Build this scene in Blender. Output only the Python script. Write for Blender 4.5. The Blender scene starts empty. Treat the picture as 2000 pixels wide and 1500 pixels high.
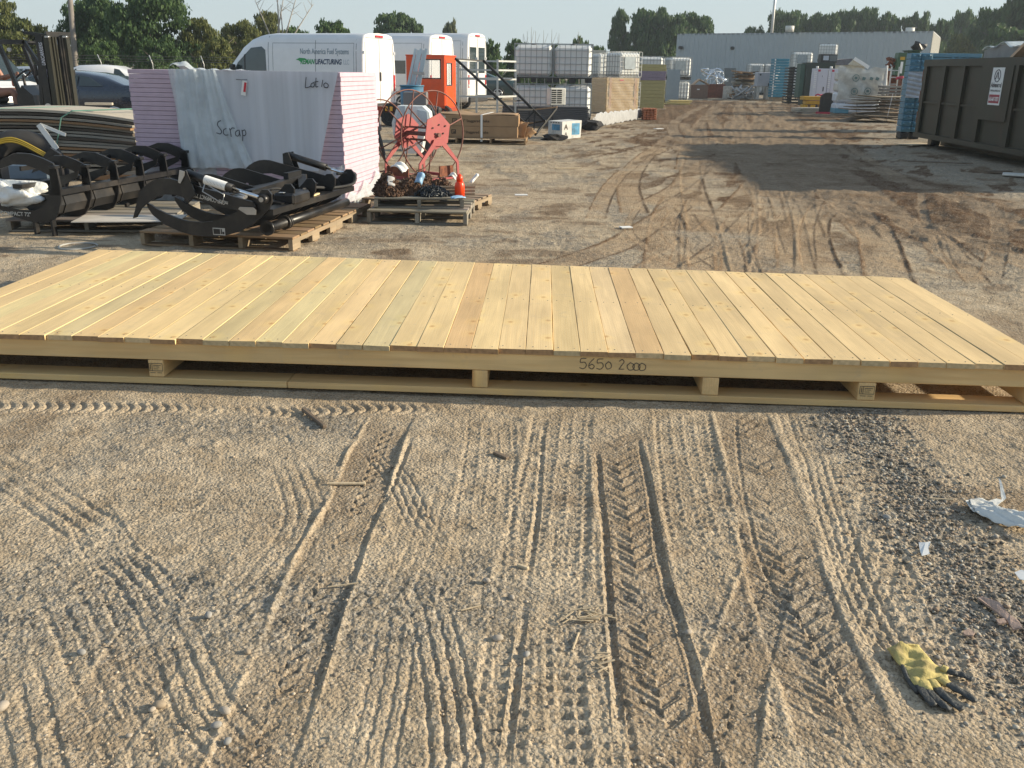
import bpy, bmesh, math, random
import numpy as np
from mathutils import Vector, Matrix
R = math.radians
random.seed(7)
scene = bpy.context.scene
C = scene.collection

# ------------------------------------------------------------------ camera, sky, sun, exposure
F_PX, HOR, EYE, ROLL = 1800.0, 138.0, 1.5, 0.015      # focal length in px of a 2000 px frame
PITCH = math.atan((750 - HOR) / F_PX)
cam_d = bpy.data.cameras.new('camera'); cam = bpy.data.objects.new('camera', cam_d); C.objects.link(cam)
cam_d.sensor_width = 36; cam_d.lens = 36 * F_PX / 2000; cam_d.clip_start = .05; cam_d.clip_end = 6000
cam.location = (0, 0, EYE)
cam.rotation_euler = (Matrix.Rotation(R(90) - PITCH, 3, 'X') @ Matrix.Rotation(ROLL, 3, 'Z')).to_euler()
scene.camera = cam

SUN_EL, SUN_AZ = R(19), R(4)         # elevation; direction of the sun is +x turned by SUN_AZ towards +y
sd = Vector((math.cos(SUN_EL) * math.cos(SUN_AZ), math.cos(SUN_EL) * math.sin(SUN_AZ), math.sin(SUN_EL)))
world = bpy.data.worlds.new('World'); scene.world = world; world.use_nodes = True
wn = world.node_tree; wn.nodes.clear()
sky = wn.nodes.new('ShaderNodeTexSky'); sky.sky_type = 'NISHITA'; sky.sun_disc = False
sky.sun_elevation = SUN_EL; sky.sun_rotation = R(90) - SUN_AZ
sky.air_density = 1.0; sky.dust_density = 0.6; sky.ozone_density = 2.0; sky.altitude = 0
bg = wn.nodes.new('ShaderNodeBackground'); bg.inputs['Strength'].default_value = 0.105
wo = wn.nodes.new('ShaderNodeOutputWorld')
# a hazy day: the blue pales out towards the horizon
wt = wn.nodes.new('ShaderNodeTexCoord'); wx = wn.nodes.new('ShaderNodeSeparateXYZ'); wr = wn.nodes.new('ShaderNodeMapRange'); wm = wn.nodes.new('ShaderNodeMix')
wm.data_type = 'RGBA'; wn.links.new(wt.outputs['Generated'], wx.inputs[0]); wn.links.new(wx.outputs['Z'], wr.inputs['Value'])
wr.inputs['From Min'].default_value = 0; wr.inputs['From Max'].default_value = .45; wr.inputs['To Min'].default_value = .92; wr.inputs['To Max'].default_value = .35
wn.links.new(wr.outputs[0], wm.inputs['Factor']); wn.links.new(sky.outputs[0], wm.inputs['A']); wm.inputs['B'].default_value = (3.3, 3.85, 4.1, 1)
wn.links.new(wm.outputs['Result'], bg.inputs[0]); wn.links.new(bg.outputs[0], wo.inputs[0])
sun_d = bpy.data.lights.new('sun', 'SUN'); sun = bpy.data.objects.new('sun', sun_d); C.objects.link(sun)
sun_d.energy = 4.9; sun_d.angle = R(1.3); sun_d.color = (1.0, .86, .64)
sun.rotation_euler = sd.to_track_quat('Z', 'Y').to_euler(); sun.location = (30, 5, 15)
vs = scene.view_settings; vs.view_transform = 'Standard'; vs.look = 'None'; vs.gamma = 1; vs.exposure = 0.74
scene.cycles.max_bounces = 6; scene.cycles.transparent_max_bounces = 24

# ------------------------------------------------------------------ helpers: placing
_c, _s = math.cos(PITCH), math.sin(PITCH)
def ray(px, py):
    u, v = px - 1000, py - 750
    c, s = math.cos(-ROLL), math.sin(-ROLL)
    u, v = u * c - v * s, u * s + v * c
    X, Y = u / F_PX, -v / F_PX
    return X, _c + Y * _s, -_s + Y * _c
def G(px, py, z=0.0):
    """the point of the plane z that the photograph shows at this place"""
    d = ray(px, py); t = (z - EYE) / d[2]
    return Vector((d[0] * t, d[1] * t, z))
def W(px, py, Y):
    """the point at distance Y that the photograph shows at this place"""
    d = ray(px, py); t = Y / d[1]
    return Vector((d[0] * t, Y, EYE + d[2] * t))

# ------------------------------------------------------------------ helpers: materials
def lin(c):
    return tuple(((v / 255) / 12.92 if v / 255 <= .04045 else ((v / 255 + .055) / 1.055) ** 2.4) for v in c)
MATS = {}
def nodes(name):
    m = bpy.data.materials.new(name); m.use_nodes = True
    nt = m.node_tree; b = nt.nodes['Principled BSDF']
    return m, nt, b
def nn(nt, t, **k):
    n = nt.nodes.new(t)
    for a, v in k.items(): setattr(n, a, v)
    return n
def mat(name, col, rough=.6, metal=0, var=.12, scale=6, bump=.0, bscale=60, dirt=None, dscale=2.5, damt=.5, spec=.5, alpha=1, trans=0, coat=0, stretch=(1, 1, 1), emit=None):
    """plain procedural paint: colour with noise variation, optional dirt patches and bump"""
    if name in MATS: return MATS[name]
    m, nt, b = nodes(name); L = nt.links.new
    tc = nn(nt, 'ShaderNodeTexCoord'); mp = nn(nt, 'ShaderNodeMapping'); mp.inputs['Scale'].default_value = stretch
    L(tc.outputs['Object'], mp.inputs[0])
    n1 = nn(nt, 'ShaderNodeTexNoise'); n1.inputs['Scale'].default_value = scale; n1.inputs['Detail'].default_value = 5
    L(mp.outputs[0], n1.inputs['Vector'])
    mr = nn(nt, 'ShaderNodeMapRange'); mr.inputs['From Min'].default_value = .3; mr.inputs['From Max'].default_value = .7
    mr.inputs['To Min'].default_value = 1 - var; mr.inputs['To Max'].default_value = 1 + var
    L(n1.outputs['Fac'], mr.inputs['Value'])
    mx = nn(nt, 'ShaderNodeVectorMath', operation='SCALE'); mx.inputs[0].default_value = col[:3]
    L(mr.outputs[0], mx.inputs['Scale'])
    out = mx.outputs[0]
    if dirt:
        n2 = nn(nt, 'ShaderNodeTexNoise'); n2.inputs['Scale'].default_value = dscale; n2.inputs['Detail'].default_value = 8
        n2.inputs['Roughness'].default_value = .65
        L(mp.outputs[0], n2.inputs['Vector'])
        r2 = nn(nt, 'ShaderNodeMapRange'); r2.inputs['From Min'].default_value = .48; r2.inputs['From Max'].default_value = .68
        r2.inputs['To Max'].default_value = damt
        L(n2.outputs['Fac'], r2.inputs['Value'])
        mm = nn(nt, 'ShaderNodeMix', data_type='RGBA'); L(r2.outputs[0], mm.inputs['Factor'])
        L(out, mm.inputs['A']); mm.inputs['B'].default_value = (*dirt, 1); out = mm.outputs['Result']
    L(out, b.inputs['Base Color'])
    b.inputs['Roughness'].default_value = rough; b.inputs['Metallic'].default_value = metal
    b.inputs['Specular IOR Level'].default_value = spec; b.inputs['Alpha'].default_value = alpha
    b.inputs['Transmission Weight'].default_value = trans; b.inputs['Coat Weight'].default_value = coat
    if bump:
        n3 = nn(nt, 'ShaderNodeTexNoise'); n3.inputs['Scale'].default_value = bscale; n3.inputs['Detail'].default_value = 4
        L(mp.outputs[0], n3.inputs['Vector'])
        bp = nn(nt, 'ShaderNodeBump'); bp.inputs['Strength'].default_value = bump; bp.inputs['Distance'].default_value = .02
        L(n3.outputs['Fac'], bp.inputs['Height']); L(bp.outputs[0], b.inputs['Normal'])
    MATS[name] = m
    return m

# ------------------------------------------------------------------ helpers: meshes
class MB:
    """collects shapes; build() links them as ONE mesh object"""
    def __init__(s): s.bm = bmesh.new(); s.mi = 0
    def _add(s, vs_, fs):
        v = [s.bm.verts.new(p) for p in vs_]
        for f in fs:
            try:
                q = s.bm.faces.new([v[i] for i in f]); q.material_index = s.mi
            except ValueError: pass
        return v
    def box(s, c, d, rot=None, bev=0, taper=None):
        """centre, size, optional rotation (Matrix or z angle)"""
        M = rot if isinstance(rot, Matrix) else Matrix.Rotation(rot or 0, 3, 'Z')
        c = Vector(c); x, y, z = d[0] / 2, d[1] / 2, d[2] / 2
        tx, ty = taper or (1, 1)
        P = [(-x, -y, -z), (x, -y, -z), (x, y, -z), (-x, y, -z), (-x * tx, -y * ty, z), (x * tx, -y * ty, z), (x * tx, y * ty, z), (-x * tx, y * ty, z)]
        v = s._add([c + M @ Vector(p) for p in P], [(0, 3, 2, 1), (4, 5, 6, 7), (0, 1, 5, 4), (1, 2, 6, 5), (2, 3, 7, 6), (3, 0, 4, 7)])
        if bev:
            es = list({e for q in v for e in q.link_edges})
            bmesh.ops.bevel(s.bm, geom=es, offset=bev, segments=1, affect='EDGES', profile=.5)
        return s
    def bx(s, x0, x1, y0, y1, z0, z1, bev=0):
        return s.box(((x0 + x1) / 2, (y0 + y1) / 2, (z0 + z1) / 2), (x1 - x0, y1 - y0, z1 - z0), None, bev)
    def beam(s, a, b, w, h, up=(0, 0, 1), bev=0):
        a, b = Vector(a), Vector(b); d = b - a; L = d.length
        if L < 1e-6: return s
        x = d / L; u = Vector(up); y = u.cross(x)
        if y.length < 1e-4: y = Vector((0, 1, 0)).cross(x)
        y.normalize(); z = x.cross(y)
        M = Matrix((x, y, z)).transposed()
        return s.box((a + b) / 2, (L, w, h), M, bev)
    def tube(s, pts, r, n=8, close=False, caps=True):
        pts = [Vector(p) for p in pts]; N = len(pts); rings = []
        rr = r if isinstance(r, (list, tuple)) else [r] * N
        prev = None
        for i, p in enumerate(pts):
            if close: d = pts[(i + 1) % N] - pts[i - 1]
            else: d = pts[min(i + 1, N - 1)] - pts[max(i - 1, 0)]
            d.normalize()
            if prev is None:
                a = Vector((0, 0, 1)) if abs(d.z) < .9 else Vector((1, 0, 0))
                u = a.cross(d).normalized()
            else:
                u = prev - d * prev.dot(d)
                u = u.normalized() if u.length > 1e-5 else Vector((1, 0, 0)).cross(d).normalized()
            prev = u; w = d.cross(u)
            rings.append([s.bm.verts.new(p + (u * math.cos(2 * math.pi * k / n) + w * math.sin(2 * math.pi * k / n)) * rr[i]) for k in range(n)])
        for i in range(N if close else N - 1):
            A, B = rings[i], rings[(i + 1) % N]
            for k in range(n):
                q = s.bm.faces.new((A[k], A[(k + 1) % n], B[(k + 1) % n], B[k])); q.material_index = s.mi; q.smooth = n > 5
        if caps and not close:
            for A in (rings[0][::-1], rings[-1]):
                q = s.bm.faces.new(A); q.material_index = s.mi
        return s
    def cyl(s, a, b, r, n=16, r2=None):
        return s.tube([a, b], [r, r if r2 is None else r2], n)
    def prism(s, poly, a, b, frame=None):
        """extrude a 2D polygon (u,v) from offset a to b along the third axis; frame = (origin, U, V, N)"""
        o, U, V, N_ = frame or (Vector((0, 0, 0)), Vector((1, 0, 0)), Vector((0, 0, 1)), Vector((0, 1, 0)))
        n = len(poly)
        P = [o + U * p[0] + V * p[1] + N_ * a for p in poly] + [o + U * p[0] + V * p[1] + N_ * b for p in poly]
        s._add(P, [tuple(range(n))[::-1], tuple(range(n, 2 * n))] + [(i, (i + 1) % n, (i + 1) % n + n, i + n) for i in range(n)])
        return s
    def grid(s, fn, nu, nv, smooth=True, thick=0):
        """surface fn(u,v) for u,v in 0..1"""
        V = [[s.bm.verts.new(fn(i / nu, j / nv)) for j in range(nv + 1)] for i in range(nu + 1)]
        fs = []
        for i in range(nu):
            for j in range(nv):
                q = s.bm.faces.new((V[i][j], V[i + 1][j], V[i + 1][j + 1], V[i][j + 1])); q.smooth = smooth; q.material_index = s.mi; fs.append(q)
        return s
    def blob(s, c, r, sub=2, jit=.15, seed=0, squash=(1, 1, 1)):
        rnd = random.Random(seed)
        g = bmesh.ops.create_icosphere(s.bm, subdivisions=sub, radius=1)
        for v in g['verts']:
            k = 1 + rnd.uniform(-jit, jit)
            v.co = Vector(c) + Vector((v.co.x * squash[0], v.co.y * squash[1], v.co.z * squash[2])) * r * k
        return s
    def mesh(s, name, smooth=False):
        bmesh.ops.recalc_face_normals(s.bm, faces=s.bm.faces)
        me = bpy.data.meshes.new(name); s.bm.to_mesh(me); s.bm.free()
        if smooth: me.polygons.foreach_set('use_smooth', [True] * len(me.polygons))
        return me
    def build(s, name, m, parent=None, smooth=False, solid=0, loc=None, rz=0, sub=0):
        me = s.mesh(name, smooth)
        for x in (m if isinstance(m, (list, tuple)) else [m]): me.materials.append(x)
        o = bpy.data.objects.new(name, me); C.objects.link(o)
        if parent: o.parent = parent
        if loc is not None: o.location = loc
        o.rotation_euler.z = rz
        if solid:
            k = o.modifiers.new('t', 'SOLIDIFY'); k.thickness = solid; k.offset = 0
        if sub:
            k = o.modifiers.new('s', 'SUBSURF'); k.levels = sub; k.render_levels = sub
        return o
def tag(o, label=None, cat=None, group=None, kind=None):
    if label: o['label'] = label
    if cat: o['category'] = cat
    if group: o['group'] = group
    if kind: o['kind'] = kind
    return o
def empty(name, loc, label, cat, group=None, rz=0):
    o = bpy.data.objects.new(name, None); C.objects.link(o); o.location = loc; o.rotation_euler.z = rz; o.empty_display_size = .2
    return tag(o, label, cat, group)
def kids(o): return [c for c in C.objects if c.parent == o]
def dup(o, loc, rz, label, parent=None):
    """a copy of a thing with copies of its parts and sub-parts"""
    c = o.copy(); C.objects.link(c); c.location = loc; c.rotation_euler.z = rz
    if label: c['label'] = label
    for k in kids(o):
        q = k.copy(); C.objects.link(q); q.parent = c
        for g in kids(k):
            w = g.copy(); C.objects.link(w); w.parent = q
    return c
def text_part(name, body, size, m, parent, M, bold=0, ext=.0008, sx=1.0, align='LEFT', shear=0):
    """lettering as a thin solid; M places its plane (x right, y up, z out of the surface)"""
    cu = bpy.data.curves.new(name, 'FONT'); cu.body = body; cu.size = size; cu.extrude = ext; cu.offset = bold; cu.align_x = align; cu.shear = shear
    t = bpy.data.objects.new('tmp', cu); C.objects.link(t)
    dg = bpy.context.evaluated_depsgraph_get(); me = bpy.data.meshes.new_from_object(t.evaluated_get(dg))
    bpy.data.objects.remove(t); me.transform(M @ Matrix.Diagonal((sx, 1, 1, 1))); me.name = name
    me.materials.clear(); me.materials.append(m)
    o = bpy.data.objects.new(name, me); C.objects.link(o); o.parent = parent
    return o
def plane_m(o, U, N_):
    """matrix of a writing plane: origin, direction of writing, outward normal"""
    U = Vector(U).normalized(); N_ = Vector(N_).normalized(); V = N_.cross(U)
    M = Matrix((U, V, N_)).transposed().to_4x4(); M.translation = Vector(o)
    return M

# ------------------------------------------------------------------ helpers: numpy noise
def _hash(i, j, seed):
    n = (i.astype(np.int64) * 374761393 + j.astype(np.int64) * 668265263 + seed * 1442695041) & 0xffffffff
    n = ((n ^ (n >> 13)) * 1274126177) & 0xffffffff
    return ((n ^ (n >> 16)) & 0xffff) / 65535.0
def vnoise(x, y, seed=0):
    i, j = np.floor(x), np.floor(y); u, v = x - i, y - j
    u = u * u * (3 - 2 * u); v = v * v * (3 - 2 * v)
    a, b = _hash(i, j, seed), _hash(i + 1, j, seed); c, d = _hash(i, j + 1, seed), _hash(i + 1, j + 1, seed)
    return (a * (1 - u) + b * u) * (1 - v) + (c * (1 - u) + d * u) * v - .5
def fbm(x, y, f, octv=4, seed=0, gain=.5):
    h = np.zeros_like(x); a = 1.0
    for k in range(octv):
        h += a * vnoise(x * f + 17.3 * k, y * f - 9.1 * k, seed + k); f *= 2.03; a *= gain
    return h
def sstep(a, b, x):
    t = np.clip((x - a) / (b - a), 0, 1); return t * t * (3 - 2 * t)
# ------------------------------------------------------------------ the yard: one sheet, fine where it is near
def path(pts): return [G(*p).to_2d() for p in pts]
def project(x, y, P):
    """arc length, signed offset and clearance of every vertex along a polyline (only near it)"""
    best = np.full(x.shape, 1e9); S = np.zeros(x.shape); D = np.zeros(x.shape); s0 = 0.0; n = len(P)
    for k in range(n - 1):
        a, b = P[k], P[k + 1]; dx, dy = b[0] - a[0], b[1] - a[1]; L = math.hypot(dx, dy)
        if L < 1e-6: continue
        ux, uy = dx / L, dy / L
        t = (x - a[0]) * ux + (y - a[1]) * uy
        tc = np.clip(t, 0, L); ex, ey = x - a[0] - tc * ux, y - a[1] - tc * uy
        d2 = ex * ex + ey * ey; m = d2 < best
        best[m] = d2[m]; S[m] = (s0 + t)[m]; D[m] = (ex * -uy + ey * ux)[m]
        s0 += L
    return S, D, np.sqrt(best), s0
def smooth_path(P, n=6):
    out = []
    for i in range(len(P) - 1):
        p0, p1, p2, p3 = P[max(i - 1, 0)], P[i], P[i + 1], P[min(i + 2, len(P) - 1)]
        for k in range(n):
            t = k / n
            out.append(.5 * ((2 * p1) + (-p0 + p2) * t + (2 * p0 - 5 * p1 + 4 * p2 - p3) * t * t + (-p0 + 3 * p1 - 3 * p2 + p3) * t ** 3))
    return out + [P[-1]]
# kind, centre line (as the photograph shows it), width in m, depth
TR = [
 ('lug', [(770, 800), (735, 870), (690, 990), (640, 1100), (570, 1290), (490, 1490), (440, 1640)], .20, .022),
 ('vee', [(1200, 830), (1208, 900), (1225, 1000), (1245, 1120), (1275, 1300), (1320, 1500), (1350, 1640)], .215, .014),
 ('vee', [(1440, 790), (1470, 870), (1495, 960), (1520, 1060), (1560, 1200), (1640, 1400), (1700, 1540)], .25, .012),
 ('lug', [(1385, 1640), (1420, 1400), (1460, 1250), (1500, 1120), (1520, 1060)], .16, .009),
 ('block', [(1100, 790), (1092, 860), (1080, 960), (1060, 1100), (1040, 1300), (1030, 1560)], .28, .010),
 ('block', [(1330, 790), (1345, 900), (1365, 1000), (1400, 1100)], .26, .009),
 ('rib', [(560, 1560), (400, 1400), (330, 1250), (260, 1120), (190, 1070)], .17, .010),
 ('rib', [(880, 1600), (880, 1450), (860, 1300), (835, 1200), (800, 1130)], .15, .011),
 ('rib', [(720, 860), (780, 930), (820, 1010), (860, 1080)], .12, .007),
 ('line', [(180, 900), (400, 905), (640, 905)], .20, .013),
 ('line', [(150, 960), (400, 975), (660, 985)], .22, .014),
 ('rib', [(-60, 870), (40, 930), (120, 985), (210, 1050)], .22, .012),
 ('cup', [(-150, 790), (100, 792), (300, 795), (520, 800), (740, 790), (900, 800)], .16, .016),
 ('cup', [(-150, 850), (200, 838), (500, 850), (640, 872)], .12, .005),
 ('vee', [(60, 1560), (190, 1420), (300, 1250), (330, 1190)], .22, .010),
 ('lug', [(420, 1030), (520, 1030), (640, 1050)], .2, .008),
 ('groove', [(1062, 820), (1048, 1010), (1010, 1290), (985, 1540)], .03, .012),
 ('groove', [(1250, 850), (1292, 1090), (1345, 1270), (1390, 1470)], .035, .013),
 ('groove', [(806, 840), (772, 930), (705, 1080), (650, 1250), (575, 1500)], .03, .013),
 ('groove', [(1437, 800), (1450, 950), (1500, 1120), (1600, 1260), (1700, 1480)], .022, .008),
 ('block', [(960, 790), (955, 900), (940, 1060), (905, 1300)], .22, .007),
 ('block', [(1180, 1640), (1150, 1400), (1130, 1200), (1140, 1000)], .2, .007),
 ('rib', [(60, 1640), (30, 1450), (-10, 1300)], .2, .010),
 ('rib', [(700, 1600), (730, 1440), (760, 1300), (770, 1180)], .14, .007),
 ('cup', [(250, 1120), (400, 1180), (560, 1230)], .16, .006),
 ('rib', [(120, 1120), (180, 1230), (250, 1380), (330, 1600)], .2, .006),
 ('rib', [(560, 880), (600, 1000), (540, 1120), (420, 1230)], .18, .006),
 ('block', [(1560, 790), (1610, 900), (1660, 1010), (1760, 1200), (1860, 1420)], .24, .008),
 ('rib', [(1560, 800), (1600, 900), (1640, 1030), (1700, 1180), (1800, 1350)], .13, .008),
 ('block', [(1680, 800), (1740, 860), (1840, 980), (1960, 1100)], .24, .008),
 ('groove', [(1165, 860), (1185, 1100), (1200, 1280), (1215, 1500)], .03, .014),
 ('groove', [(1700, 830), (1770, 960), (1850, 1090)], .03, .006),
 # beyond the platform
 ('tread', [(1500, 560), (1515, 480), (1512, 400), (1490, 340), (1420, 300), (1350, 262), (1335, 240)], .34, .03),
 ('tread', [(1390, 560), (1370, 430), (1350, 350), (1355, 310), (1400, 290)], .32, .03),
 ('tread', [(1220, 560), (1360, 470), (1420, 420), (1480, 350), (1500, 330)], .30, .022),
 ('tread', [(1240, 420), (1230, 350), (1270, 300), (1330, 285), (1380, 300)], .30, .022),
 ('tread', [(1260, 400), (1340, 355), (1400, 310), (1500, 260)], .28, .02),
 ('tread', [(1290, 560), (1300, 430), (1320, 380)], .3, .02),
 ('tread', [(1740, 560), (1700, 440), (1620, 380), (1540, 330), (1460, 280)], .36, .03),
 ('tread', [(1900, 520), (1800, 450), (1700, 380), (1580, 320)], .34, .03),
 ('tread', [(2080, 470), (1900, 400), (1700, 330), (1560, 280), (1480, 230)], .36, .03),
 ('tread', [(1620, 560), (1590, 470), (1600, 420), (1660, 395)], .30, .025),
 ('tread', [(1440, 560), (1430, 470), (1450, 420)], .3, .02),
 ('tread', [(1560, 560), (1545, 450), (1530, 390), (1500, 340)], .3, .02),
 ('tread', [(2060, 530), (1900, 470), (1780, 430)], .34, .025),
 ('tread', [(1000, 540), (1180, 490), (1270, 440), (1330, 400)], .3, .012),
 ('tread', [(1440, 300), (1400, 250), (1390, 215), (1420, 195)], .4, .03),
 ('tread', [(1560, 330), (1480, 260), (1440, 220), (1450, 195)], .4, .03),
 ('tread', [(1650, 300), (1560, 250), (1500, 215), (1480, 195)], .4, .03),
 ('tread', [(1340, 330), (1350, 270), (1380, 225)], .35, .025),
 ('tread', [(1330, 300), (1440, 260), (1500, 245), (1600, 240)], .35, .02),
]
_r = random.Random(77)
for _k in range(9):
    _x = _r.uniform(-60, 2050); _y = _r.uniform(820, 1250); _a = _r.gauss(0, .35); _l = _r.uniform(160, 480)
    TR.append((_r.choice(['block', 'cup', 'line', 'block', 'rib']), [(_x, _y), (_x + _l * math.sin(_a) * .5 + _r.uniform(-15, 15), _y + _l * .5), (_x + _l * math.sin(_a) + _r.uniform(-30, 30), _y + _l)], _r.uniform(.1, .22), _r.uniform(.003, .005)))
for _k in range(34):          # older passes up and down the lane
    _y0 = _r.uniform(197, 300); _x0 = 1300 + (_y0 - 195) * -.2 + _r.uniform(0, 230 + (_y0 - 195) * 1.6); _y1 = _y0 + _r.uniform(25, 60) + (_y0 - 190) * _r.uniform(.5, 1.6); _x1 = _x0 + _r.gauss(.35, .9) * (_y1 - _y0)
    TR.append(('tread', [(_x0, _y0), ((_x0 + _x1) / 2 + _r.gauss(0, 22), (_y0 + _y1) / 2 - 6), (_x1, _y1)], _r.uniform(.14, .30) * (1 + (300 - _y0) / 150), .018))
for _k in range(16):
    _x0 = _r.uniform(1150, 1980); _y0 = _r.uniform(350, 430)
    TR.append(('tread', [(_x0, _y0), (_x0 + _r.gauss(10, 30), _y0 + 50), (_x0 + _r.gauss(30, 70), _y0 + 130)], _r.uniform(.08, .2), .016))
def ground():
    # rows: about one per pixel row; columns fan out with distance
    ys = [1.25]
    while ys[-1] < 80: ys.append(ys[-1] + max(.0034, ys[-1] ** 2 / (905 * 1.5) * 1.0))
    ys = [-60, -20, -6, -1, .6] + ys + [110, 160, 260, 420, 800, 1600, 3000]
    t = list(np.linspace(-.72, .72, 1120)); out = [.78, .9, 1.1, 1.5, 2.4, 4, 8, 16, 40]
    t = np.array([-v for v in out[::-1]] + t + out)
    ys = np.array(ys); X = t[None, :] * np.maximum(ys, 1.25)[:, None]; Y = np.repeat(ys[:, None], len(t), 1)
    x, y = X.ravel(), Y.ravel(); far = sstep(14, 45, y)
    fine = (1 - sstep(6, 14, y)) * (y > .8)
    rough = np.ones_like(x)              # how loose the surface is
    z = fbm(x, y, .5, 3, 3) * .03 * (1 - far) + fbm(x, y, 1.2, 2, 11) * .011
    damp = np.zeros_like(x); light = np.zeros_like(x); grav = np.zeros_like(x)
    trz = np.zeros_like(x)
    for kind, pts, w, dep in TR:
        P = smooth_path(path(pts), 5)
        px_, py_ = [p[0] for p in P], [p[1] for p in P]; pad = w * 1.2
        sel = np.where((x > min(px_) - pad) & (x < max(px_) + pad) & (y > min(py_) - pad) & (y < max(py_) + pad))[0]
        if not len(sel): continue
        xs, yy = x[sel], y[sel]; S, D, dist, Ltot = project(xs, yy, P)
        wob = fbm(xs, yy, 4, 2, 40) * .009
        D = D + wob; a = np.abs(D) / (w / 2)
        ends = sstep(-.02, .25, S) * (1 - sstep(Ltot - .25, Ltot + .02, S))
        wear = np.clip(.85 + 1.1 * fbm(xs, yy, 2.2, 3, 55), 0.2, 1) * ends
        inside = (1 - sstep(.92, 1.04, a)); berm = np.exp(-((a - 1.08) / .09) ** 2)
        h = np.zeros_like(xs)
        if kind in ('lug', 'vee'):
            p = .082 if kind == 'vee' else .072
            broken = np.clip(.9 + 2.2 * fbm(xs, yy, 9, 2, 61), 0, 1.2); berm = berm * broken
            side = D > 0
            ph = (S + np.abs(D) * (1.0 if kind == 'vee' else .55) + np.where(side, p / 2, 0)) / p + wob * 5
            fr = ph - np.floor(ph)
            reach = (1 - sstep(.55, .7, a)) if kind == 'lug' else (1 - sstep(.88, .97, a))
            reach = reach * sstep(.02, .12, a) if kind == 'vee' else reach * sstep(.12, .2, a)
            if kind == 'vee':
                bar = np.exp(-((fr - .5) / .075) ** 2) * (1 - sstep(.85, .97, a))
                dash = sstep(.05, .15, (fr + .2) % 1) * (1 - sstep(.38, .5, (fr + .2) % 1)) * (1 - sstep(.22, .32, np.abs(a - .22)))
                h = -dep * .45 * inside + dep * .50 * bar * inside * broken - dep * .60 * dash * inside * broken + dep * .45 * berm
            else:
                bar = (sstep(.05, .13, fr) * (1 - sstep(.30, .42, fr))) * (1 - sstep(.16, .26, np.abs(D / (w / 2) - .12)))
                line_ = np.exp(-((fr - .75) / .08) ** 2) * (D > .1 * w)
                h = -dep * .45 * inside - dep * .95 * bar * inside * broken - dep * .35 * line_ * inside + dep * .55 * berm
            damp[sel] = np.maximum(damp[sel], inside * wear * .42)
            rough[sel] *= 1 - .55 * inside * wear
        elif kind == 'rib':
            q = w / 4
            fr = (D + .0055 * (np.abs(((S / .045) % 2) - 1) - .5)) / q; fr = fr - np.floor(fr)
            h = -dep * (sstep(.0, .16, fr) * (1 - sstep(.3, .55, fr))) * inside - dep * .35 * inside * (np.abs((S / .06) % 1 - .5) < .12)
            rough[sel] *= 1 - .5 * inside * wear
        elif kind == 'line':
            q = .026; fr = (D / q) % 1
            h = -dep * (sstep(.0, .2, fr) * (1 - sstep(.3, .6, fr))) * inside
            rough[sel] *= 1 - .5 * inside * wear
        elif kind == 'cup':
            fr = (S / .055 + (D / w * 2) ** 2 * .9) % 1
            h = -dep * (sstep(0, .15, fr) * (1 - sstep(.25, .6, fr))) * inside
            rough[sel] *= 1 - .65 * inside * wear
        elif kind == 'block':
            fr = (S / .052) % 1; c = (D / (w / 5)) % 1
            h = -dep * (sstep(0, .15, fr) * (1 - sstep(.35, .65, fr))) * (sstep(.0, .2, c) * (1 - sstep(.75, .95, c))) * inside - dep * .3 * inside + dep * .4 * berm
        elif kind == 'groove':
            h = -dep * np.exp(-(a / .6) ** 2) + dep * .5 * berm
        elif kind == 'tread':
            fr = (S / .11 + np.where(D > 0, .5, 0)) % 1
            bar = sstep(0, .2, fr) * (1 - sstep(.4, .7, fr)) * sstep(.4, .6, a)
            h = (-dep * .75 * inside + dep * .5 * berm - dep * .35 * bar * inside) * (1 - .5 * far[sel])
            br = np.clip(wear * 1.2, 0, 1)
            light[sel] = np.maximum(light[sel], inside * br * .9); damp[sel] = damp[sel] * (1 - .5 * inside * br)
            damp[sel] = np.maximum(damp[sel], np.exp(-((a - 1.0) / .16) ** 2) * br * .85)
            rough[sel] *= 1 - .6 * inside
        trz[sel] += h * wear
    z = z + trz * np.where(y > 6, .22, .58)
    rough = rough * np.clip(.62 + 1.5 * fbm(x, y, 1.6, 3, 401), .12, 1.15)
    nz = fbm(x, y, 9, 3, 21) * .0042 + fbm(x, y, 34, 3, 31, .6) * .0026 * (1 - .6 * far)
    lump = np.clip(fbm(x, y, 16, 3, 77) - .16, 0, 1) * .014
    z = z + (nz + lump * (.25 + .75 * fine)) * (.18 + .82 * rough) + fbm(x, y, 110, 2, 91, .7) * .0022 * fine * (.25 + .75 * rough)
    z = z + (fbm(x, y, 5.5, 3, 205) * .011 + np.clip(fbm(x * .8, y * 1.6, 11, 2, 215), 0, 1) * .016) * sstep(6, 8, y) * (1 - sstep(30, 50, y)) * (.3 + .7 * rough)
    lit = light.copy()
    # gravel lane on the right and its patches
    S, D, dist, Lt = project(x, y, smooth_path(path([(1640, 770), (1700, 850), (1780, 960), (1870, 1080), (1960, 1210), (2080, 1420)])))
    gl = (1 - sstep(.08, .25, dist + .25 * fbm(x, y, 3, 3, 8)))
    grav = np.maximum(grav, gl)
    grav = np.maximum(grav, sstep(.12, .38, fbm(x, y, 1.3, 4, 66)) * .75)
    grav = np.maximum(grav, sstep(.9, 1.6, x - 2.2 + .8 * fbm(x, y, .8, 3, 5)) * sstep(5.5, 8, y) * .9)
    grav = np.maximum(grav, sstep(.16, .34, fbm(x * 1.6, y * .6, 1.5, 3, 303)) * sstep(6.2, 7.5, y) * .9)
    z = z + grav * fine * np.clip(fbm(x, y, 55, 2, 101) , 0, 1) * .012
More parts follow.
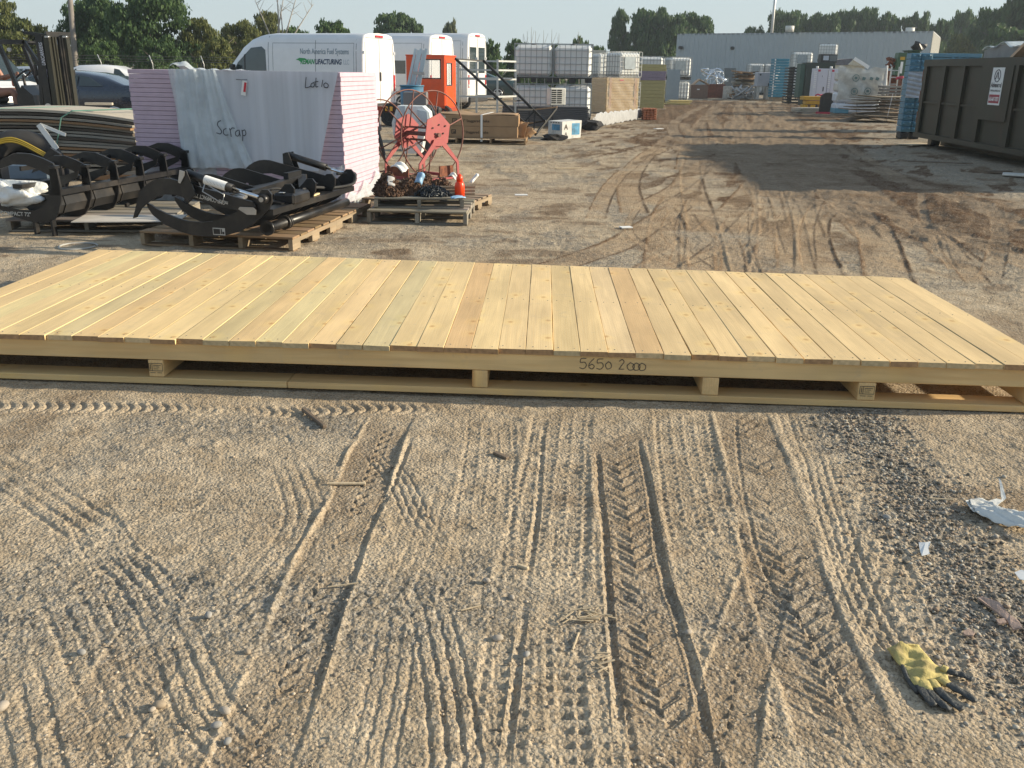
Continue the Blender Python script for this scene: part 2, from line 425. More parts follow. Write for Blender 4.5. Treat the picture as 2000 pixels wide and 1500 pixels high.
    # churned damp soil in the lane towards the building
    mid = project(x, y, smooth_path(path([(1450, 205), (1440, 240), (1470, 290), (1560, 330), (1760, 400), (2000, 470)])))[2]
    wlane = .5 + y * .105
    strk2 = sstep(.02, .28, fbm(x * 1.2 - .5 * y, y * .32 + x * .2, 3.0, 4, 191)) * (1 - sstep(1.0, 2.4, mid / wlane)) * sstep(7, 9, y)
    damp = np.maximum(damp, strk2 * .75)
    churn = (1 - sstep(.55, 1.15, mid / wlane + .7 * fbm(x, y, .45, 3, 12))) * sstep(7, 9, y)
    streak = sstep(-.15, .35, fbm(x * 1.0 + .35 * y, y * .55, 2.2, 4, 19))
    damp = np.maximum(damp, churn * (.6 + .4 * streak) * 1.0)
    z = z + churn * (fbm(x, y, 2.4, 3, 14) * .05 + fbm(x, y, 7, 2, 15) * .03)
    damp = np.maximum(damp, sstep(.2, .5, fbm(x, y, 1.9, 4, 120)) * .5)
    damp = np.maximum(damp, sstep(.10, .42, fbm(x * .7, y * 1.3, 2.3, 4, 140)) * .42 * sstep(6, 8, y))
    damp = np.where(y > 6.5, np.clip((damp - .12) * 1.9, 0, 1) * (1 - .45 * lit), damp * .8)
    light = np.where(y > 6.5, light * (1 - .6 * np.clip(churn, 0, 1)), light)
    grav = grav * (1 - .85 * np.clip(damp * 1.3, 0, 1) * sstep(5, 8, y)) * (1 - .7 * light)
    # keep level ground under the platform and outside the fine fan
    edge = (1 - sstep(.64, .712, np.abs(x / np.maximum(y, 1.25)))) * (y > 1) * (1 - sstep(66, 78, y))
    z = z * edge
    under = ((x > -3.2) & (x < 2.8) & (y > 4.05) & (y < 6.7))
    z = np.where(under, np.minimum(z, 0.0) - .002, z)
    z -= .004
    n0, n1 = X.shape
    co = np.stack([x, y, z], 1).astype(np.float32)
    idx = np.arange(n0 * n1).reshape(n0, n1)
    q = np.stack([idx[:-1, :-1], idx[:-1, 1:], idx[1:, 1:], idx[1:, :-1]], -1).reshape(-1, 4)
    me = bpy.data.meshes.new('ground')
    me.vertices.add(len(co)); me.vertices.foreach_set('co', co.ravel())
    me.loops.add(q.size); me.loops.foreach_set('vertex_index', q.ravel().astype(np.int32))
    me.polygons.add(len(q)); me.polygons.foreach_set('loop_start', np.arange(0, q.size, 4, dtype=np.int32))
    me.polygons.foreach_set('use_smooth', np.ones(len(q), bool))
    me.update()
    at = me.color_attributes.new('soil', 'FLOAT_COLOR', 'POINT')
    rgba = np.stack([np.clip(damp, 0, 1), np.clip(light, 0, 1), np.clip(grav, 0, 1), np.ones_like(x)], 1).astype(np.float32)
    at.data.foreach_set('color', rgba.ravel())
    return me, (x, y, z)
def ground_mat():
    m, nt, b = nodes('soil'); L = nt.links.new
    at = nn(nt, 'ShaderNodeVertexColor'); at.layer_name = 'soil'
    sp = nn(nt, 'ShaderNodeSeparateColor'); L(at.outputs[0], sp.inputs[0])
    tc = nn(nt, 'ShaderNodeTexCoord')
    def noise(sc, det=5, ro=.6):
        n = nn(nt, 'ShaderNodeTexNoise'); n.inputs['Scale'].default_value = sc; n.inputs['Detail'].default_value = det; n.inputs['Roughness'].default_value = ro
        L(tc.outputs['Object'], n.inputs['Vector']); return n.outputs['Fac']
    def mix(f, a, c, blend='MIX'):
        k = nn(nt, 'ShaderNodeMix', data_type='RGBA', blend_type=blend)
        for s_, v in (('Factor', f), ('A', a), ('B', c)):
            if isinstance(v, (int, float)): k.inputs[s_].default_value = v
            elif isinstance(v, tuple): k.inputs[s_].default_value = (*v, 1)
            else: L(v, k.inputs[s_])
        return k.outputs['Result']
    def rng(v, a, c, d=0, e=1):
        r = nn(nt, 'ShaderNodeMapRange'); L(v, r.inputs['Value'])
        for s_, q in zip(('From Min', 'From Max', 'To Min', 'To Max'), (a, c, d, e)): r.inputs[s_].default_value = q
        return r.outputs[0]
    def mul(a, c):
        k = nn(nt, 'ShaderNodeMath', operation='MULTIPLY'); L(a, k.inputs[0])
        if isinstance(c, (int, float)): k.inputs[1].default_value = c
        else: L(c, k.inputs[1])
        return k.outputs[0]
    base = mix(rng(noise(1.1), .35, .65), (.42, .335, .232), (.53, .44, .32))
    base = mix(rng(noise(7, 6), .42, .66), base, (.36, .285, .195))
    base = mix(mul(rng(noise(60, 6, .75), .5, .7), .5), base, (.25, .21, .165))
    base = mix(rng(noise(3.1, 5), .52, .68, 0, .65), base, (.55, .46, .335))
    base = mix(rng(noise(2.3, 6), .60, .74, 0, .55), base, (.25, .185, .12))
    base = mix(mul(sp.outputs[1], .75), base, (.40, .285, .175))
    base = mix(mul(sp.outputs[0], rng(noise(5), .3, .6, .7, 1)), base, (.095, .050, .026))
    # gravel: small stones of several greys
    vo = nn(nt, 'ShaderNodeTexVoronoi'); vo.inputs['Scale'].default_value = 85; L(tc.outputs['Object'], vo.inputs['Vector'])
    bw = nn(nt, 'ShaderNodeRGBToBW'); L(vo.outputs['Color'], bw.inputs[0])
    st = mix(rng(bw.outputs[0], .25, .8), (.13, .12, .10), (.38, .345, .29))
    base = mix(mul(sp.outputs[2], rng(noise(14, 5), .38, .58, .25, 1)), base, st)
    # loose grit everywhere
    v2 = nn(nt, 'ShaderNodeTexVoronoi'); v2.inputs['Scale'].default_value = 150; L(tc.outputs['Object'], v2.inputs['Vector'])
    b2 = nn(nt, 'ShaderNodeRGBToBW'); L(v2.outputs['Color'], b2.inputs[0])
    base = mix(mul(rng(b2.outputs[0], .76, .80), .4), base, (.60, .53, .43))
    base = mix(mul(rng(b2.outputs[0], .26, .22), .5), base, (.13, .115, .10))
    L(base, b.inputs['Base Color']); b.inputs['Roughness'].default_value = 1; b.inputs['Specular IOR Level'].default_value = .0
    bp = nn(nt, 'ShaderNodeBump'); bp.inputs['Strength'].default_value = .5; bp.inputs['Distance'].default_value = .010
    L(noise(120, 4, .7), bp.inputs['Height'])
    bq = nn(nt, 'ShaderNodeBump'); bq.inputs['Strength'].default_value = .8; bq.inputs['Distance'].default_value = .006
    L(vo.outputs['Distance'], bq.inputs['Height']); bq.invert = True; L(bp.outputs[0], bq.inputs['Normal'])
    bf = nn(nt, 'ShaderNodeBump'); bf.inputs['Strength'].default_value = .8; bf.inputs['Distance'].default_value = .03
    L(noise(11, 5, .65), bf.inputs['Height']); L(bq.outputs[0], bf.inputs['Normal'])
    L(bf.outputs[0], b.inputs['Normal'])
    return m
gme, GV = ground()
gme.materials.append(ground_mat())
gob = bpy.data.objects.new('ground', gme); C.objects.link(gob); tag(gob, 'packed sandy yard ground rutted by tyre tracks', None, kind='structure')
_near = (GV[1] > 1.25) & (GV[1] < 9)
def gz(x, y):
    """ground height close to a point"""
    if y > 9 or y < 1.3: return 0
    k = np.argmin((GV[0] - x) ** 2 + (GV[1] - y) ** 2); return float(GV[2][k])

# ------------------------------------------------------------------ loose stones
def stones(name, n, pick, smin, smax, cols, label):
    rnd = random.Random(hash(name) & 0xff if False else len(name) * 13 + n)
    ico = bmesh.new(); bmesh.ops.create_icosphere(ico, subdivisions=1, radius=1); iv = np.array([v.co[:] for v in ico.verts]); fi = np.array([[v.index for v in f.verts] for f in ico.faces]); ico.free()
    rs = np.random.RandomState(n); V = []; Fc = []; Cc = []; k = 0
    pos = []
    while len(pos) < n:
        p = pick(rs)
        if p is not None: pos.append(p)
    P = np.array(pos)
    sel = np.where((GV[1] > 1.25) & (GV[1] < 8.5))[0]
    # nearest ground height by hashing onto a 1 cm grid
    H = {}
    gx, gy = np.round(GV[0][sel] * 50).astype(int), np.round(GV[1][sel] * 50).astype(int)
    for a, b_, c in zip(gx, gy, GV[2][sel]): H[(a, b_)] = c
    for (px_, py_) in P:
        s = smin * (smax / smin) ** (rs.rand() ** 2.2)
        sc = s * np.array([1, rs.uniform(.6, 1), rs.uniform(.35, .7)]); an = rs.rand() * 6.28
        q = iv * (1 + rs.uniform(-.16, .16, (len(iv), 1))) * sc
        ca, sa = math.cos(an), math.sin(an)
        q = np.stack([q[:, 0] * ca - q[:, 1] * sa, q[:, 0] * sa + q[:, 1] * ca, q[:, 2]], 1)
        z = H.get((round(px_ * 50), round(py_ * 50)), -.004)
        q += (px_, py_, z + sc[2] * .35)
        V.append(q); Fc.append(fi + k); k += len(iv); c = cols[rs.randint(len(cols))]; g = rs.uniform(.75, 1.25)
        Cc.append(np.tile([c[0] * g, c[1] * g, c[2] * g, 1], (len(iv), 1)))
    me = bpy.data.meshes.new(name); me.from_pydata(np.concatenate(V).tolist(), [], np.concatenate(Fc).tolist())
    at = me.color_attributes.new('stone', 'FLOAT_COLOR', 'POINT'); at.data.foreach_set('color', np.concatenate(Cc).astype(np.float32).ravel())
    me.polygons.foreach_set('use_smooth', [True] * len(me.polygons))
    m, nt, b = nodes(name); vc = nn(nt, 'ShaderNodeVertexColor'); vc.layer_name = 'stone'; nt.links.new(vc.outputs[0], b.inputs['Base Color']); b.inputs['Roughness'].default_value = .9; b.inputs['Specular IOR Level'].default_value = .1
    me.materials.append(m); o = bpy.data.objects.new(name, me); C.objects.link(o); tag(o, label, None, kind='stuff')
def not_deck(x, y): return not (-3.2 < x < 2.8 and 4.12 < y < 6.7)
lane = [G(1640, 770), G(1700, 850), G(1780, 960), G(1870, 1080), G(1960, 1210), G(2060, 1400)]
def pick_lane(rs):
    i = rs.randint(len(lane) - 1); t = rs.rand(); p = lane[i] * (1 - t) + lane[i + 1] * t
    x, y = p.x + rs.randn() * .115, p.y + rs.randn() * .10
    return (x, y) if not_deck(x, y) and y > 1.3 else None
def pick_any(rs):
    y = 1.4 * (8.0 / 1.4) ** rs.rand(); x = rs.uniform(-.66, .66) * y
    return (x, y) if not_deck(x, y) else None
stones('gravel', 8500, pick_lane, .002, .011, [(.19, .17, .145), (.30, .27, .23), (.13, .12, .10), (.40, .37, .31), (.30, .23, .17)], 'grey gravel along the right of the yard')
stones('grit', 8000, pick_any, .0015, .0075, [(.42, .34, .25), (.33, .27, .20), (.46, .39, .30), (.24, .20, .16)], 'loose grit and small stones over the sandy ground')
# ------------------------------------------------------------------ the long timber platform
def wood_mat(name, col, knots=True, grain=1.0, rough=.62, vary=.10):
    if name in MATS: return MATS[name]
    m, nt, b = nodes(name); L = nt.links.new
    tc = nn(nt, 'ShaderNodeTexCoord'); oi = nn(nt, 'ShaderNodeObjectInfo')
    mu = nn(nt, 'ShaderNodeVectorMath', operation='SCALE'); mu.inputs[0].default_value = (37, 91, 53); L(oi.outputs['Random'], mu.inputs['Scale'])
    ad = nn(nt, 'ShaderNodeVectorMath', operation='ADD'); L(tc.outputs['Object'], ad.inputs[0]); L(mu.outputs[0], ad.inputs[1])
    def mapp(s):
        k = nn(nt, 'ShaderNodeMapping'); k.inputs['Scale'].default_value = s; L(ad.outputs[0], k.inputs[0]); return k.outputs[0]
    def rng(v, a, c, d=0, e=1):
        r = nn(nt, 'ShaderNodeMapRange'); L(v, r.inputs['Value'])
        for s_, q in zip(('From Min', 'From Max', 'To Min', 'To Max'), (a, c, d, e)): r.inputs[s_].default_value = q
        return r.outputs[0]
    def noise(vec, sc, det=4, ro=.6, dist=0):
        n = nn(nt, 'ShaderNodeTexNoise'); n.inputs['Scale'].default_value = sc; n.inputs['Detail'].default_value = det; n.inputs['Roughness'].default_value = ro
        n.inputs['Distortion'].default_value = dist; L(vec, n.inputs['Vector']); return n.outputs['Fac']
    def mix(f, a, c, bt='MIX'):
        k = nn(nt, 'ShaderNodeMix', data_type='RGBA', blend_type=bt)
        for s_, v in (('Factor', f), ('A', a), ('B', c)):
            if isinstance(v, (int, float)): k.inputs[s_].default_value = v
            elif isinstance(v, tuple): k.inputs[s_].default_value = (*v, 1)
            else: L(v, k.inputs[s_])
        return k.outputs['Result']
    # grain runs along the object's own y axis
    g1 = noise(mapp((22, .9, 22)), 1, 5, .65, 1.2)
    wv = nn(nt, 'ShaderNodeTexWave'); wv.wave_type = 'BANDS'; wv.bands_direction = 'X'; wv.inputs['Scale'].default_value = 1.0
    wv.inputs['Distortion'].default_value = 9; wv.inputs['Detail'].default_value = 3; wv.inputs['Detail Scale'].default_value = .6
    L(mapp((26, 1.6, 26)), wv.inputs['Vector'])
    big = noise(mapp((5, 1.1, 5)), 1, 3)
    c0 = tuple(v * (1 - vary * 2.2) for v in col); c1 = tuple(min(1, v * (1 + vary)) for v in col)
    base = mix(rng(big, .3, .7), c0, c1)
    base = mix(rng(g1, .42, .72, 0, .38 * grain), base, tuple(v * .62 for v in col))
    base = mix(rng(wv.outputs['Fac'], .55, 1, 0, .20 * grain), base, (col[0] * .78, col[1] * .62, col[2] * .45))
    if knots:
        vo = nn(nt, 'ShaderNodeTexVoronoi'); vo.inputs['Scale'].default_value = 1; vo.inputs['Randomness'].default_value = 1
        vo.voronoi_dimensions = '2D'
        mk = mapp((6.2, 4.6, 1)); 
        L(mk, vo.inputs['Vector'])
        # some cells only
        bw = nn(nt, 'ShaderNodeSeparateColor'); L(vo.outputs['Color'], bw.inputs[0])
        on = rng(bw.outputs[0], .70, .72)
        kn = nn(nt, 'ShaderNodeMath', operation='MULTIPLY'); L(rng(vo.outputs['Distance'], .12, .03, 0, .75), kn.inputs[0]); L(on, kn.inputs[1])
        halo = nn(nt, 'ShaderNodeMath', operation='MULTIPLY'); L(rng(vo.outputs['Distance'], .42, .10, 0, .35), halo.inputs[0]); L(on, halo.inputs[1])
        base = mix(halo.outputs[0], base, (min(1, col[0] * 1.12), col[1] * 1.08, col[2] * .8))
        base = mix(kn.outputs[0], base, (col[0] * .62, col[1] * .46, col[2] * .33))
    # dust and scuffs
    sc = noise(ad.outputs[0], 9, 7, .7)
    base = mix(rng(sc, .58, .72, 0, .38), base, (.46, .38, .29))
    tint = mix(1.0, base, oi.outputs['Color'], 'MULTIPLY')
    L(tint, b.inputs['Base Color']); b.inputs['Roughness'].default_value = rough; b.inputs['Specular IOR Level'].default_value = .35
    bp = nn(nt, 'ShaderNodeBump'); bp.inputs['Strength'].default_value = .35; bp.inputs['Distance'].default_value = .004
    L(g1, bp.inputs['Height']); L(bp.outputs[0], b.inputs['Normal'])
    MATS[name] = m
    return m
PINE = wood_mat('pine', (.86, .66, .375))
DH = .236
FL, FR, BL, BR = Vector((-3.085, 4.405)), Vector((2.555, 4.095)), Vector((-3.005, 6.60)), Vector((2.60, 6.03))
def dk(u, v): return (FL * (1 - u) + FR * u) * (1 - v) + (BL * (1 - u) + BR * u) * v
deck = empty('timber_platform', (*dk(.5, .5), 0), 'long low platform of fresh pale pine boards lying across the yard', 'platform')
dl = deck.location
TINT = {0: (1.0, .90, .74), 1: (1.02, .94, .80), 2: (.90, 1.0, .86), 3: (1, .98, .85), 4: (1.03, .99, .82), 5: (1, .96, .84), 6: (.9, .98, .92), 7: (.98, .86, .72), 8: (1, .95, .82),
        9: (1.02, .96, .80), 10: (.97, .95, .82), 11: (1, .98, .84), 12: (.93, 1, .88), 13: (.98, .87, .72), 14: (.84, .96, .88), 15: (1.05, 1, .84), 16: (.98, .90, .80), 17: (1.03, .99, .85),
        18: (.80, .92, .90), 19: (1, .98, .86), 20: (1.02, .98, .84), 21: (1.0, .80, .64), 22: (1, .97, .83), 23: (.98, .93, .82), 24: (.97, .92, .82), 25: (1.05, 1.02, .86), 26: (1.02, .98, .86),
        27: (.93, .90, .90), 28: (1.02, .84, .68), 29: (.98, .93, .84), 30: (1, .96, .84)}
ENDS = [mat('end_grain_brown', (.36, .22, .11), .85, var=.25, scale=50), mat('end_grain_brown', (.36, .22, .11)), mat('end_grain_pale', (.58, .44, .25), .85, var=.2, scale=50), mat('end_grain_grey', (.48, .38, .22), .85, var=.2, scale=50)]
NAIL = mat('nail_head', (.22, .19, .16), .5, .5)
# board joints as they fall along the front edge
N_B = 43
for i in range(N_B):
    rnd = random.Random(i)
    gap = rnd.choice([.0005, .0006, .001, .0015, .003])
    a0, a1 = i / N_B, (i + 1) / N_B
    fo = rnd.uniform(-.014, .006)
    p = [dk(a0, 0), dk(a1, 0), dk(a1, 1), dk(a0, 1)]
    ax = (p[3] - p[0]).normalized(); cx = (p[1] - p[0]).normalized()
    p[0] = p[0] + cx * gap + ax * fo; p[1] = p[1] - cx * gap + ax * fo; p[2] = p[2] - cx * gap + ax * rnd.uniform(-.006, .008); p[3] = p[3] + cx * gap
    dz = rnd.uniform(-.0015, .0015); th = .025
    ctr = (p[0] + p[1] + p[2] + p[3]) / 4; yaw = math.atan2(ax.y, ax.x) - math.pi / 2
    mb = MB(); NS = 12
    Rm = Matrix.Rotation(-yaw, 2)
    q = [Rm @ (v - ctr) for v in p]
    wob = [rnd.uniform(-.0012, .0012) for _ in range(NS + 1)]; tw = rnd.uniform(-.0025, .0025)
    rings = []
    for k in range(NS + 1):
        t = k / NS; l = q[0] * (1 - t) + q[3] * t; r = q[1] * (1 - t) + q[2] * t; c_ = .0018
        zl = DH - 0 + dz + tw * (t - .5) + wob[k] * .4; zr = DH + dz - tw * (t - .5)
        prof = [(l.x + wob[k], l.y, DH - th), (l.x + wob[k], l.y, zl - c_), (l.x + wob[k] + c_, l.y, zl), (r.x - c_, r.y, zr), (r.x, r.y, zr - c_), (r.x, r.y, DH - th)]
        rings.append([mb.bm.verts.new(v) for v in prof])
    for k in range(NS):
        for j in range(6):
            mb.bm.faces.new((rings[k][j], rings[k][(j + 1) % 6], rings[k + 1][(j + 1) % 6], rings[k + 1][j]))
    fe = mb.bm.faces.new(rings[0]); fe.material_index = 1; mb.bm.faces.new(rings[-1][::-1])
    mb.mi = 2
    for vv in (.022, .495, .972):
        for uu in (.22, .78):
            l = q[0] * (1 - vv) + q[3] * vv; r = q[1] * (1 - vv) + q[2] * vv; c_ = l.lerp(r, uu + rnd.uniform(-.08, .08)); yy_ = c_.y + rnd.uniform(-.012, .012)
            mb.tube([(c_.x, yy_, DH - .002), (c_.x, yy_, DH + dz + .0016)], .0032, 6)
    mb.mi = 0
    o = mb.build('deck_board', [PINE, rnd.choice(ENDS), NAIL], deck, loc=(ctr.x - dl.x, ctr.y - dl.y, 0), rz=yaw)
    g = rnd.uniform(.88, 1.06); t_ = TINT.get(i, (1.02, .97, .86)); t_ = tuple(.58 * a + .42 * b for a, b in zip(t_, (1.0, .965, .87)))
    o.color = (t_[0] * g, t_[1] * g, t_[2] * g, 1)
front_a = math.atan2(FR.y - FL.y, FR.x - FL.x)
# bearers under the boards run the long way: front, middle, back
TIM = wood_mat('timber', (.76, .56, .30), grain=1.2)
def bar_v(v0, v1, u0, u1, z0, z1, name, tintc, m=TIM, bev=.003):
    """a timber lying the long way; its grain follows its own y axis"""
    a, b = dk(u0, v0), dk(u1, v0); d = (b - a); L_ = d.length; yaw = math.atan2(d.y, d.x) - math.pi / 2
    w = (dk(.5, v1) - dk(.5, v0)).length
    nrm = Vector((-d.y, d.x)).normalized(); c = (a + b) / 2 + nrm * w / 2
    o = MB().box((0, 0, 0), (w, L_, z1 - z0), None, bev).build(name, m, deck, loc=(c.x - dl.x, c.y - dl.y, (z0 + z1) / 2), rz=yaw)
    o.color = (*tintc, 1); return o
Dp = 2.05
for v in (.006, .48, .955):
    bar_v(v, v + .089 / Dp, .002, .998, .122, DH - .0265, 'bearer', (.98, .95, .86))
for v in (.0, .45, .92):
    bar_v(v, v + .14 / Dp, .002, .35, .0, .032, 'bottom_board', (.96, .93, .82)); bar_v(v, v + .14 / Dp, .3505, .998, .0, .032, 'bottom_board', (1.02, .95, .82))
# stringer blocks between bearers and bottom boards, running front to back
def u_at(px, py):
    p = G(px, py, .08).to_2d(); return (p - FL).dot((FR - FL).normalized()) / (FR - FL).length
STR = [(.005, .022)] + [tuple(sorted((u_at(a, 740), u_at(b_, 740)))) for a, b_ in ((262, 288), (922, 952), (1366, 1397), (1655, 1687))] + [(.978, .995)]
for k, (u0, u1) in enumerate(STR):
    w = (u1 - u0) * (FR - FL).length; um = (u0 + u1) / 2
    a, b_ = dk(um, .004), dk(um, .99); d = b_ - a; yaw = math.atan2(d.y, d.x) - math.pi / 2; c = (a + b_) / 2
    o = MB().box((0, 0, 0), (max(w, .075), d.length, .087), None, .003).build('stringer', TIM, deck, loc=(c.x - dl.x, c.y - dl.y, .077), rz=yaw)
    o.color = (1.05, 1.0, .9, 1)
    INK = mat('faded_ink', (.05, .045, .04), .8)
    if k in (1, 4):
        nrm = Vector((math.sin(front_a), -math.cos(front_a)))
        o0 = a + nrm * .0025 - Vector((math.cos(front_a), math.sin(front_a))) * .034
        mbk = MB()
        U3 = Vector((math.cos(front_a), math.sin(front_a), 0)); base = Vector((o0.x - dl.x, o0.y - dl.y, 0))
        def ink(u0_, u1_, z0_, z1_):
            mbk.beam(base + U3 * u0_ + Vector((0, 0, z0_)), base + U3 * u1_ + Vector((0, 0, z1_)), .001, .0022)
        for z_ in (.066, .104): ink(.0, .068, z_, z_)
        for u_ in (0, .016, .068): mbk.beam(base + U3 * u_ + Vector((0, 0, .066)), base + U3 * u_ + Vector((0, 0, .104)), .001, .0025, up=(0, 1, 0))
        for u_, u2, z_ in ((.022, .060, .094), (.022, .030, .086), (.034, .052, .086), (.022, .046, .076), (.004, .030, .056), (.040, .062, .056)): ink(u_, u2, z_, z_)
        mbk.beam(base + U3 * .008 + Vector((0, 0, .072)), base + U3 * .008 + Vector((0, 0, .098)), .001, .005, up=(0, 1, 0))
        mbk.build('grade_stamp', INK, deck)
# marker writing on the front bearer: 5650 2000
def strokes(name, lines, org, U, V, N_, sc, wdt, m, parent, lift=.0015, n=6):
    """handwriting: smooth polylines as thin flat ribbons on a surface"""
    mb = MB(); U, V, N_ = Vector(U).normalized(), Vector(V).normalized(), Vector(N_).normalized()
    for ln in lines:
        P = [Vector(p) for p in ln]; Q = smooth_path(P, n) if len(P) > 2 else P
        W3 = [Vector(org) + U * (q.x * sc) + V * (q.y * sc) + N_ * lift for q in Q]
        for a, b2 in zip(W3[:-1], W3[1:]):
            d = (b2 - a); e = d.normalized() * wdt * .35 if d.length > 1e-7 else Vector((0, 0, 0))
            mb.beam(a - e, b2 + e, wdt, .0006, up=N_)
    return mb.build(name, m, parent)
MARK = mat('marker_ink', (.10, .085, .07), .7)
dig = {'5': [[(.55, 1), (.1, .95), (.05, .6), (.45, .62), (.6, .3), (.35, 0), (0, .08)]], '6': [[(.5, 1), (.15, .6), (.05, .2), (.35, 0), (.55, .25), (.35, .45), (.1, .3)]],
       '9': [[(.1, .95), (.5, .9), (.15, .72), (.5, .7), (.3, .6)], [(.15, .5), (.6, .4), (.55, .1), (.2, .02)]], '0': [[(.3, .75), (.02, .45), (.2, .05), (.55, .2), (.5, .6), (.25, .75)]],
       '2': [[(.05, .82), (.30, 1), (.48, .78), (.25, .40), (.05, .05)], [(.05, .05), (.50, .08)]], 'o': [[(.3, .72), (.0, .40), (.2, .02), (.60, .1), (.64, .5), (.3, .72)]]}
sq = []; x_ = 0
for ch in '5650 2ooo':
    if ch == ' ': x_ += .45; continue
    for st in dig[ch]: sq.append([(p[0] + x_, p[1]) for p in st])
    x_ += .78 if ch != 'o' else .52
U3 = Vector((math.cos(front_a), math.sin(front_a), 0)); N3 = Vector((math.sin(front_a), -math.cos(front_a), 0))
ub = u_at(1130, 700); po = dk(ub, .006)
strokes('lettering', sq, (po.x - dl.x, po.y - dl.y, .146), U3, (0, 0, 1), N3, .052, .0036, MARK, deck)
# ------------------------------------------------------------------ shared paints
BLACK = mat('black_paint', (.012, .012, .013), .38, spec=.5, var=.25, bump=.02, dirt=(.10, .085, .07), dscale=4, damt=.30)
STEEL = mat('bare_steel', (.42, .42, .42), .35, .8, var=.15)
CHROME = mat('chrome_rod', (.75, .78, .82), .12, 1, var=.05)
WHITE = mat('white_paint', (.74, .75, .76), .3, var=.03, coat=.3, dirt=(.45, .42, .38), dscale=1.5, damt=.22)
WPAPER = mat('white_paper', (.78, .78, .76), .8, var=.05)
RUBBER = mat('rubber', (.025, .025, .026), .75, var=.2)
GLASS = mat('dark_glass', (.03, .045, .05), .06, var=.1, spec=.9)
RUST = mat('rusty_steel', (.16, .055, .03), .85, var=.35, scale=18, dirt=(.28, .10, .04), dscale=9, damt=.8)
OLDWOOD = wood_mat('old_wood', (.33, .26, .185), knots=False, grain=1.8, rough=.9, vary=.16)
BROWNWOOD = wood_mat('brown_wood', (.34, .235, .145), knots=False, grain=1.6, rough=.85, vary=.15)
GREYWOOD = wood_mat('grey_wood', (.30, .28, .25), knots=False, grain=1.8, rough=.9, vary=.15)
def pal(name, loc, rz, w, d, label, m=OLDWOOD, h=.125, n=7, side_gap=.02, group=None, cat='pallet', ns=3, tints=None, stringer_m=None):
    """pallet: origin at its front left corner, boards along x, stringers along y"""
    o = empty(name, loc, label, cat, group, rz)
    rnd = random.Random(int(w * 1000 + d * 77 + len(label))); bw = (d - side_gap * (n - 1)) / n; t = .018
    for k in range(n):
        y0 = k * (bw + side_gap)
        q = MB().box((0, 0, 0), (bw + rnd.uniform(-.012, .004), w + rnd.uniform(-.02, .015), t), None, .002).build('deck_board', m, o, loc=(w / 2, y0 + bw / 2, h - t / 2 + rnd.uniform(-.002, .002)), rz=R(90) + rnd.uniform(-.01, .01))
        g = rnd.uniform(.75, 1.25); q.color = (g, g * rnd.uniform(.94, 1.02), g * rnd.uniform(.85, 1.0), 1)
    for k in range(ns):
        x0 = (w - .038) * k / (ns - 1) + .019
        mb = MB(); zz0, zz1 = t, h - t - .0015
        # notched stringer: three feet and a top rail
        nt = d * .16
        if h > .1:
            mb.bx(-.019, .019, -d / 2, -d / 2 + nt, zz0, zz1); mb.bx(-.019, .019, -nt / 2, nt / 2, zz0, zz1 - .036); mb.bx(-.019, .019, d / 2 - nt, d / 2, zz0, zz1)
            mb.bx(-.019, .019, -d / 2 + nt, d / 2 - nt, zz1 - .036, zz1)
        else: mb.bx(-.019, .019, -d / 2, d / 2, zz0, zz1)
        q = mb.build('stringer', stringer_m or m, o, loc=(x0, d / 2, 0)); g = rnd.uniform(.8, 1.15); q.color = (g, g, g * .95, 1)
    for k, yy in enumerate((.06, d / 2, d - .06)):
        q = MB().box((0, 0, 0), (.09, w, t - .001), None, .002).build('bottom_board', m, o, loc=(w / 2, yy, t / 2), rz=R(90)); q.color = (.85, .85, .82, 1)
    return o

# ------------------------------------------------------------------ pink foam board stack
FOAM = mat('pink_foam', (.53, .41, .49), .75, var=.07, scale=9, bump=.05, bscale=40)
FILM = mat('white_film', (.62, .68, .72), .35, var=.08, scale=5, bump=.35, bscale=5, alpha=.62, spec=.4)
CRUMP = mat('crumpled_film', (.62, .70, .74), .3, var=.12, scale=6, bump=1.0, bscale=14, alpha=.55, spec=.6)
th = R(-8); fu = Vector((math.cos(th), math.sin(th), 0)); fn_ = Vector((-math.sin(th), math.cos(th), 0))
FW, FD = 2.44, 1.36
f_org = Vector((-1.885, 10.40, 0)) - fu * FW
foam = empty('foam_board_stack', f_org, 'tall stack of pink and violet foam boards half wrapped in plastic, marked Scrap', 'foam boards', rz=th)
rnd = random.Random(4); nS = 29; sh = .0485; z0 = .05
for k in range(nS):
    j = rnd.uniform(-.006, .006); j2 = rnd.uniform(-.005, .005)
    MB().bx(j, FW + j + j2, j2, FD + j2, z0 + k * sh + .0015, z0 + (k + 1) * sh - .0015, .003).build('foam_board', FOAM, foam)
MB().bx(.02, FW - .02, .04, FD - .04, 0, z0).build('skid', OLDWOOD, foam)
ZT = z0 + nS * sh
def fpx(px, py):
    """front face coordinates (u, z) of the stack"""
    d = Vector(ray(px, py)); t = (f_org - Vector((0, 0, EYE))).dot(fn_) / d.dot(fn_)
    p = Vector((0, 0, EYE)) + d * t - f_org
    return p.dot(fu), p.z
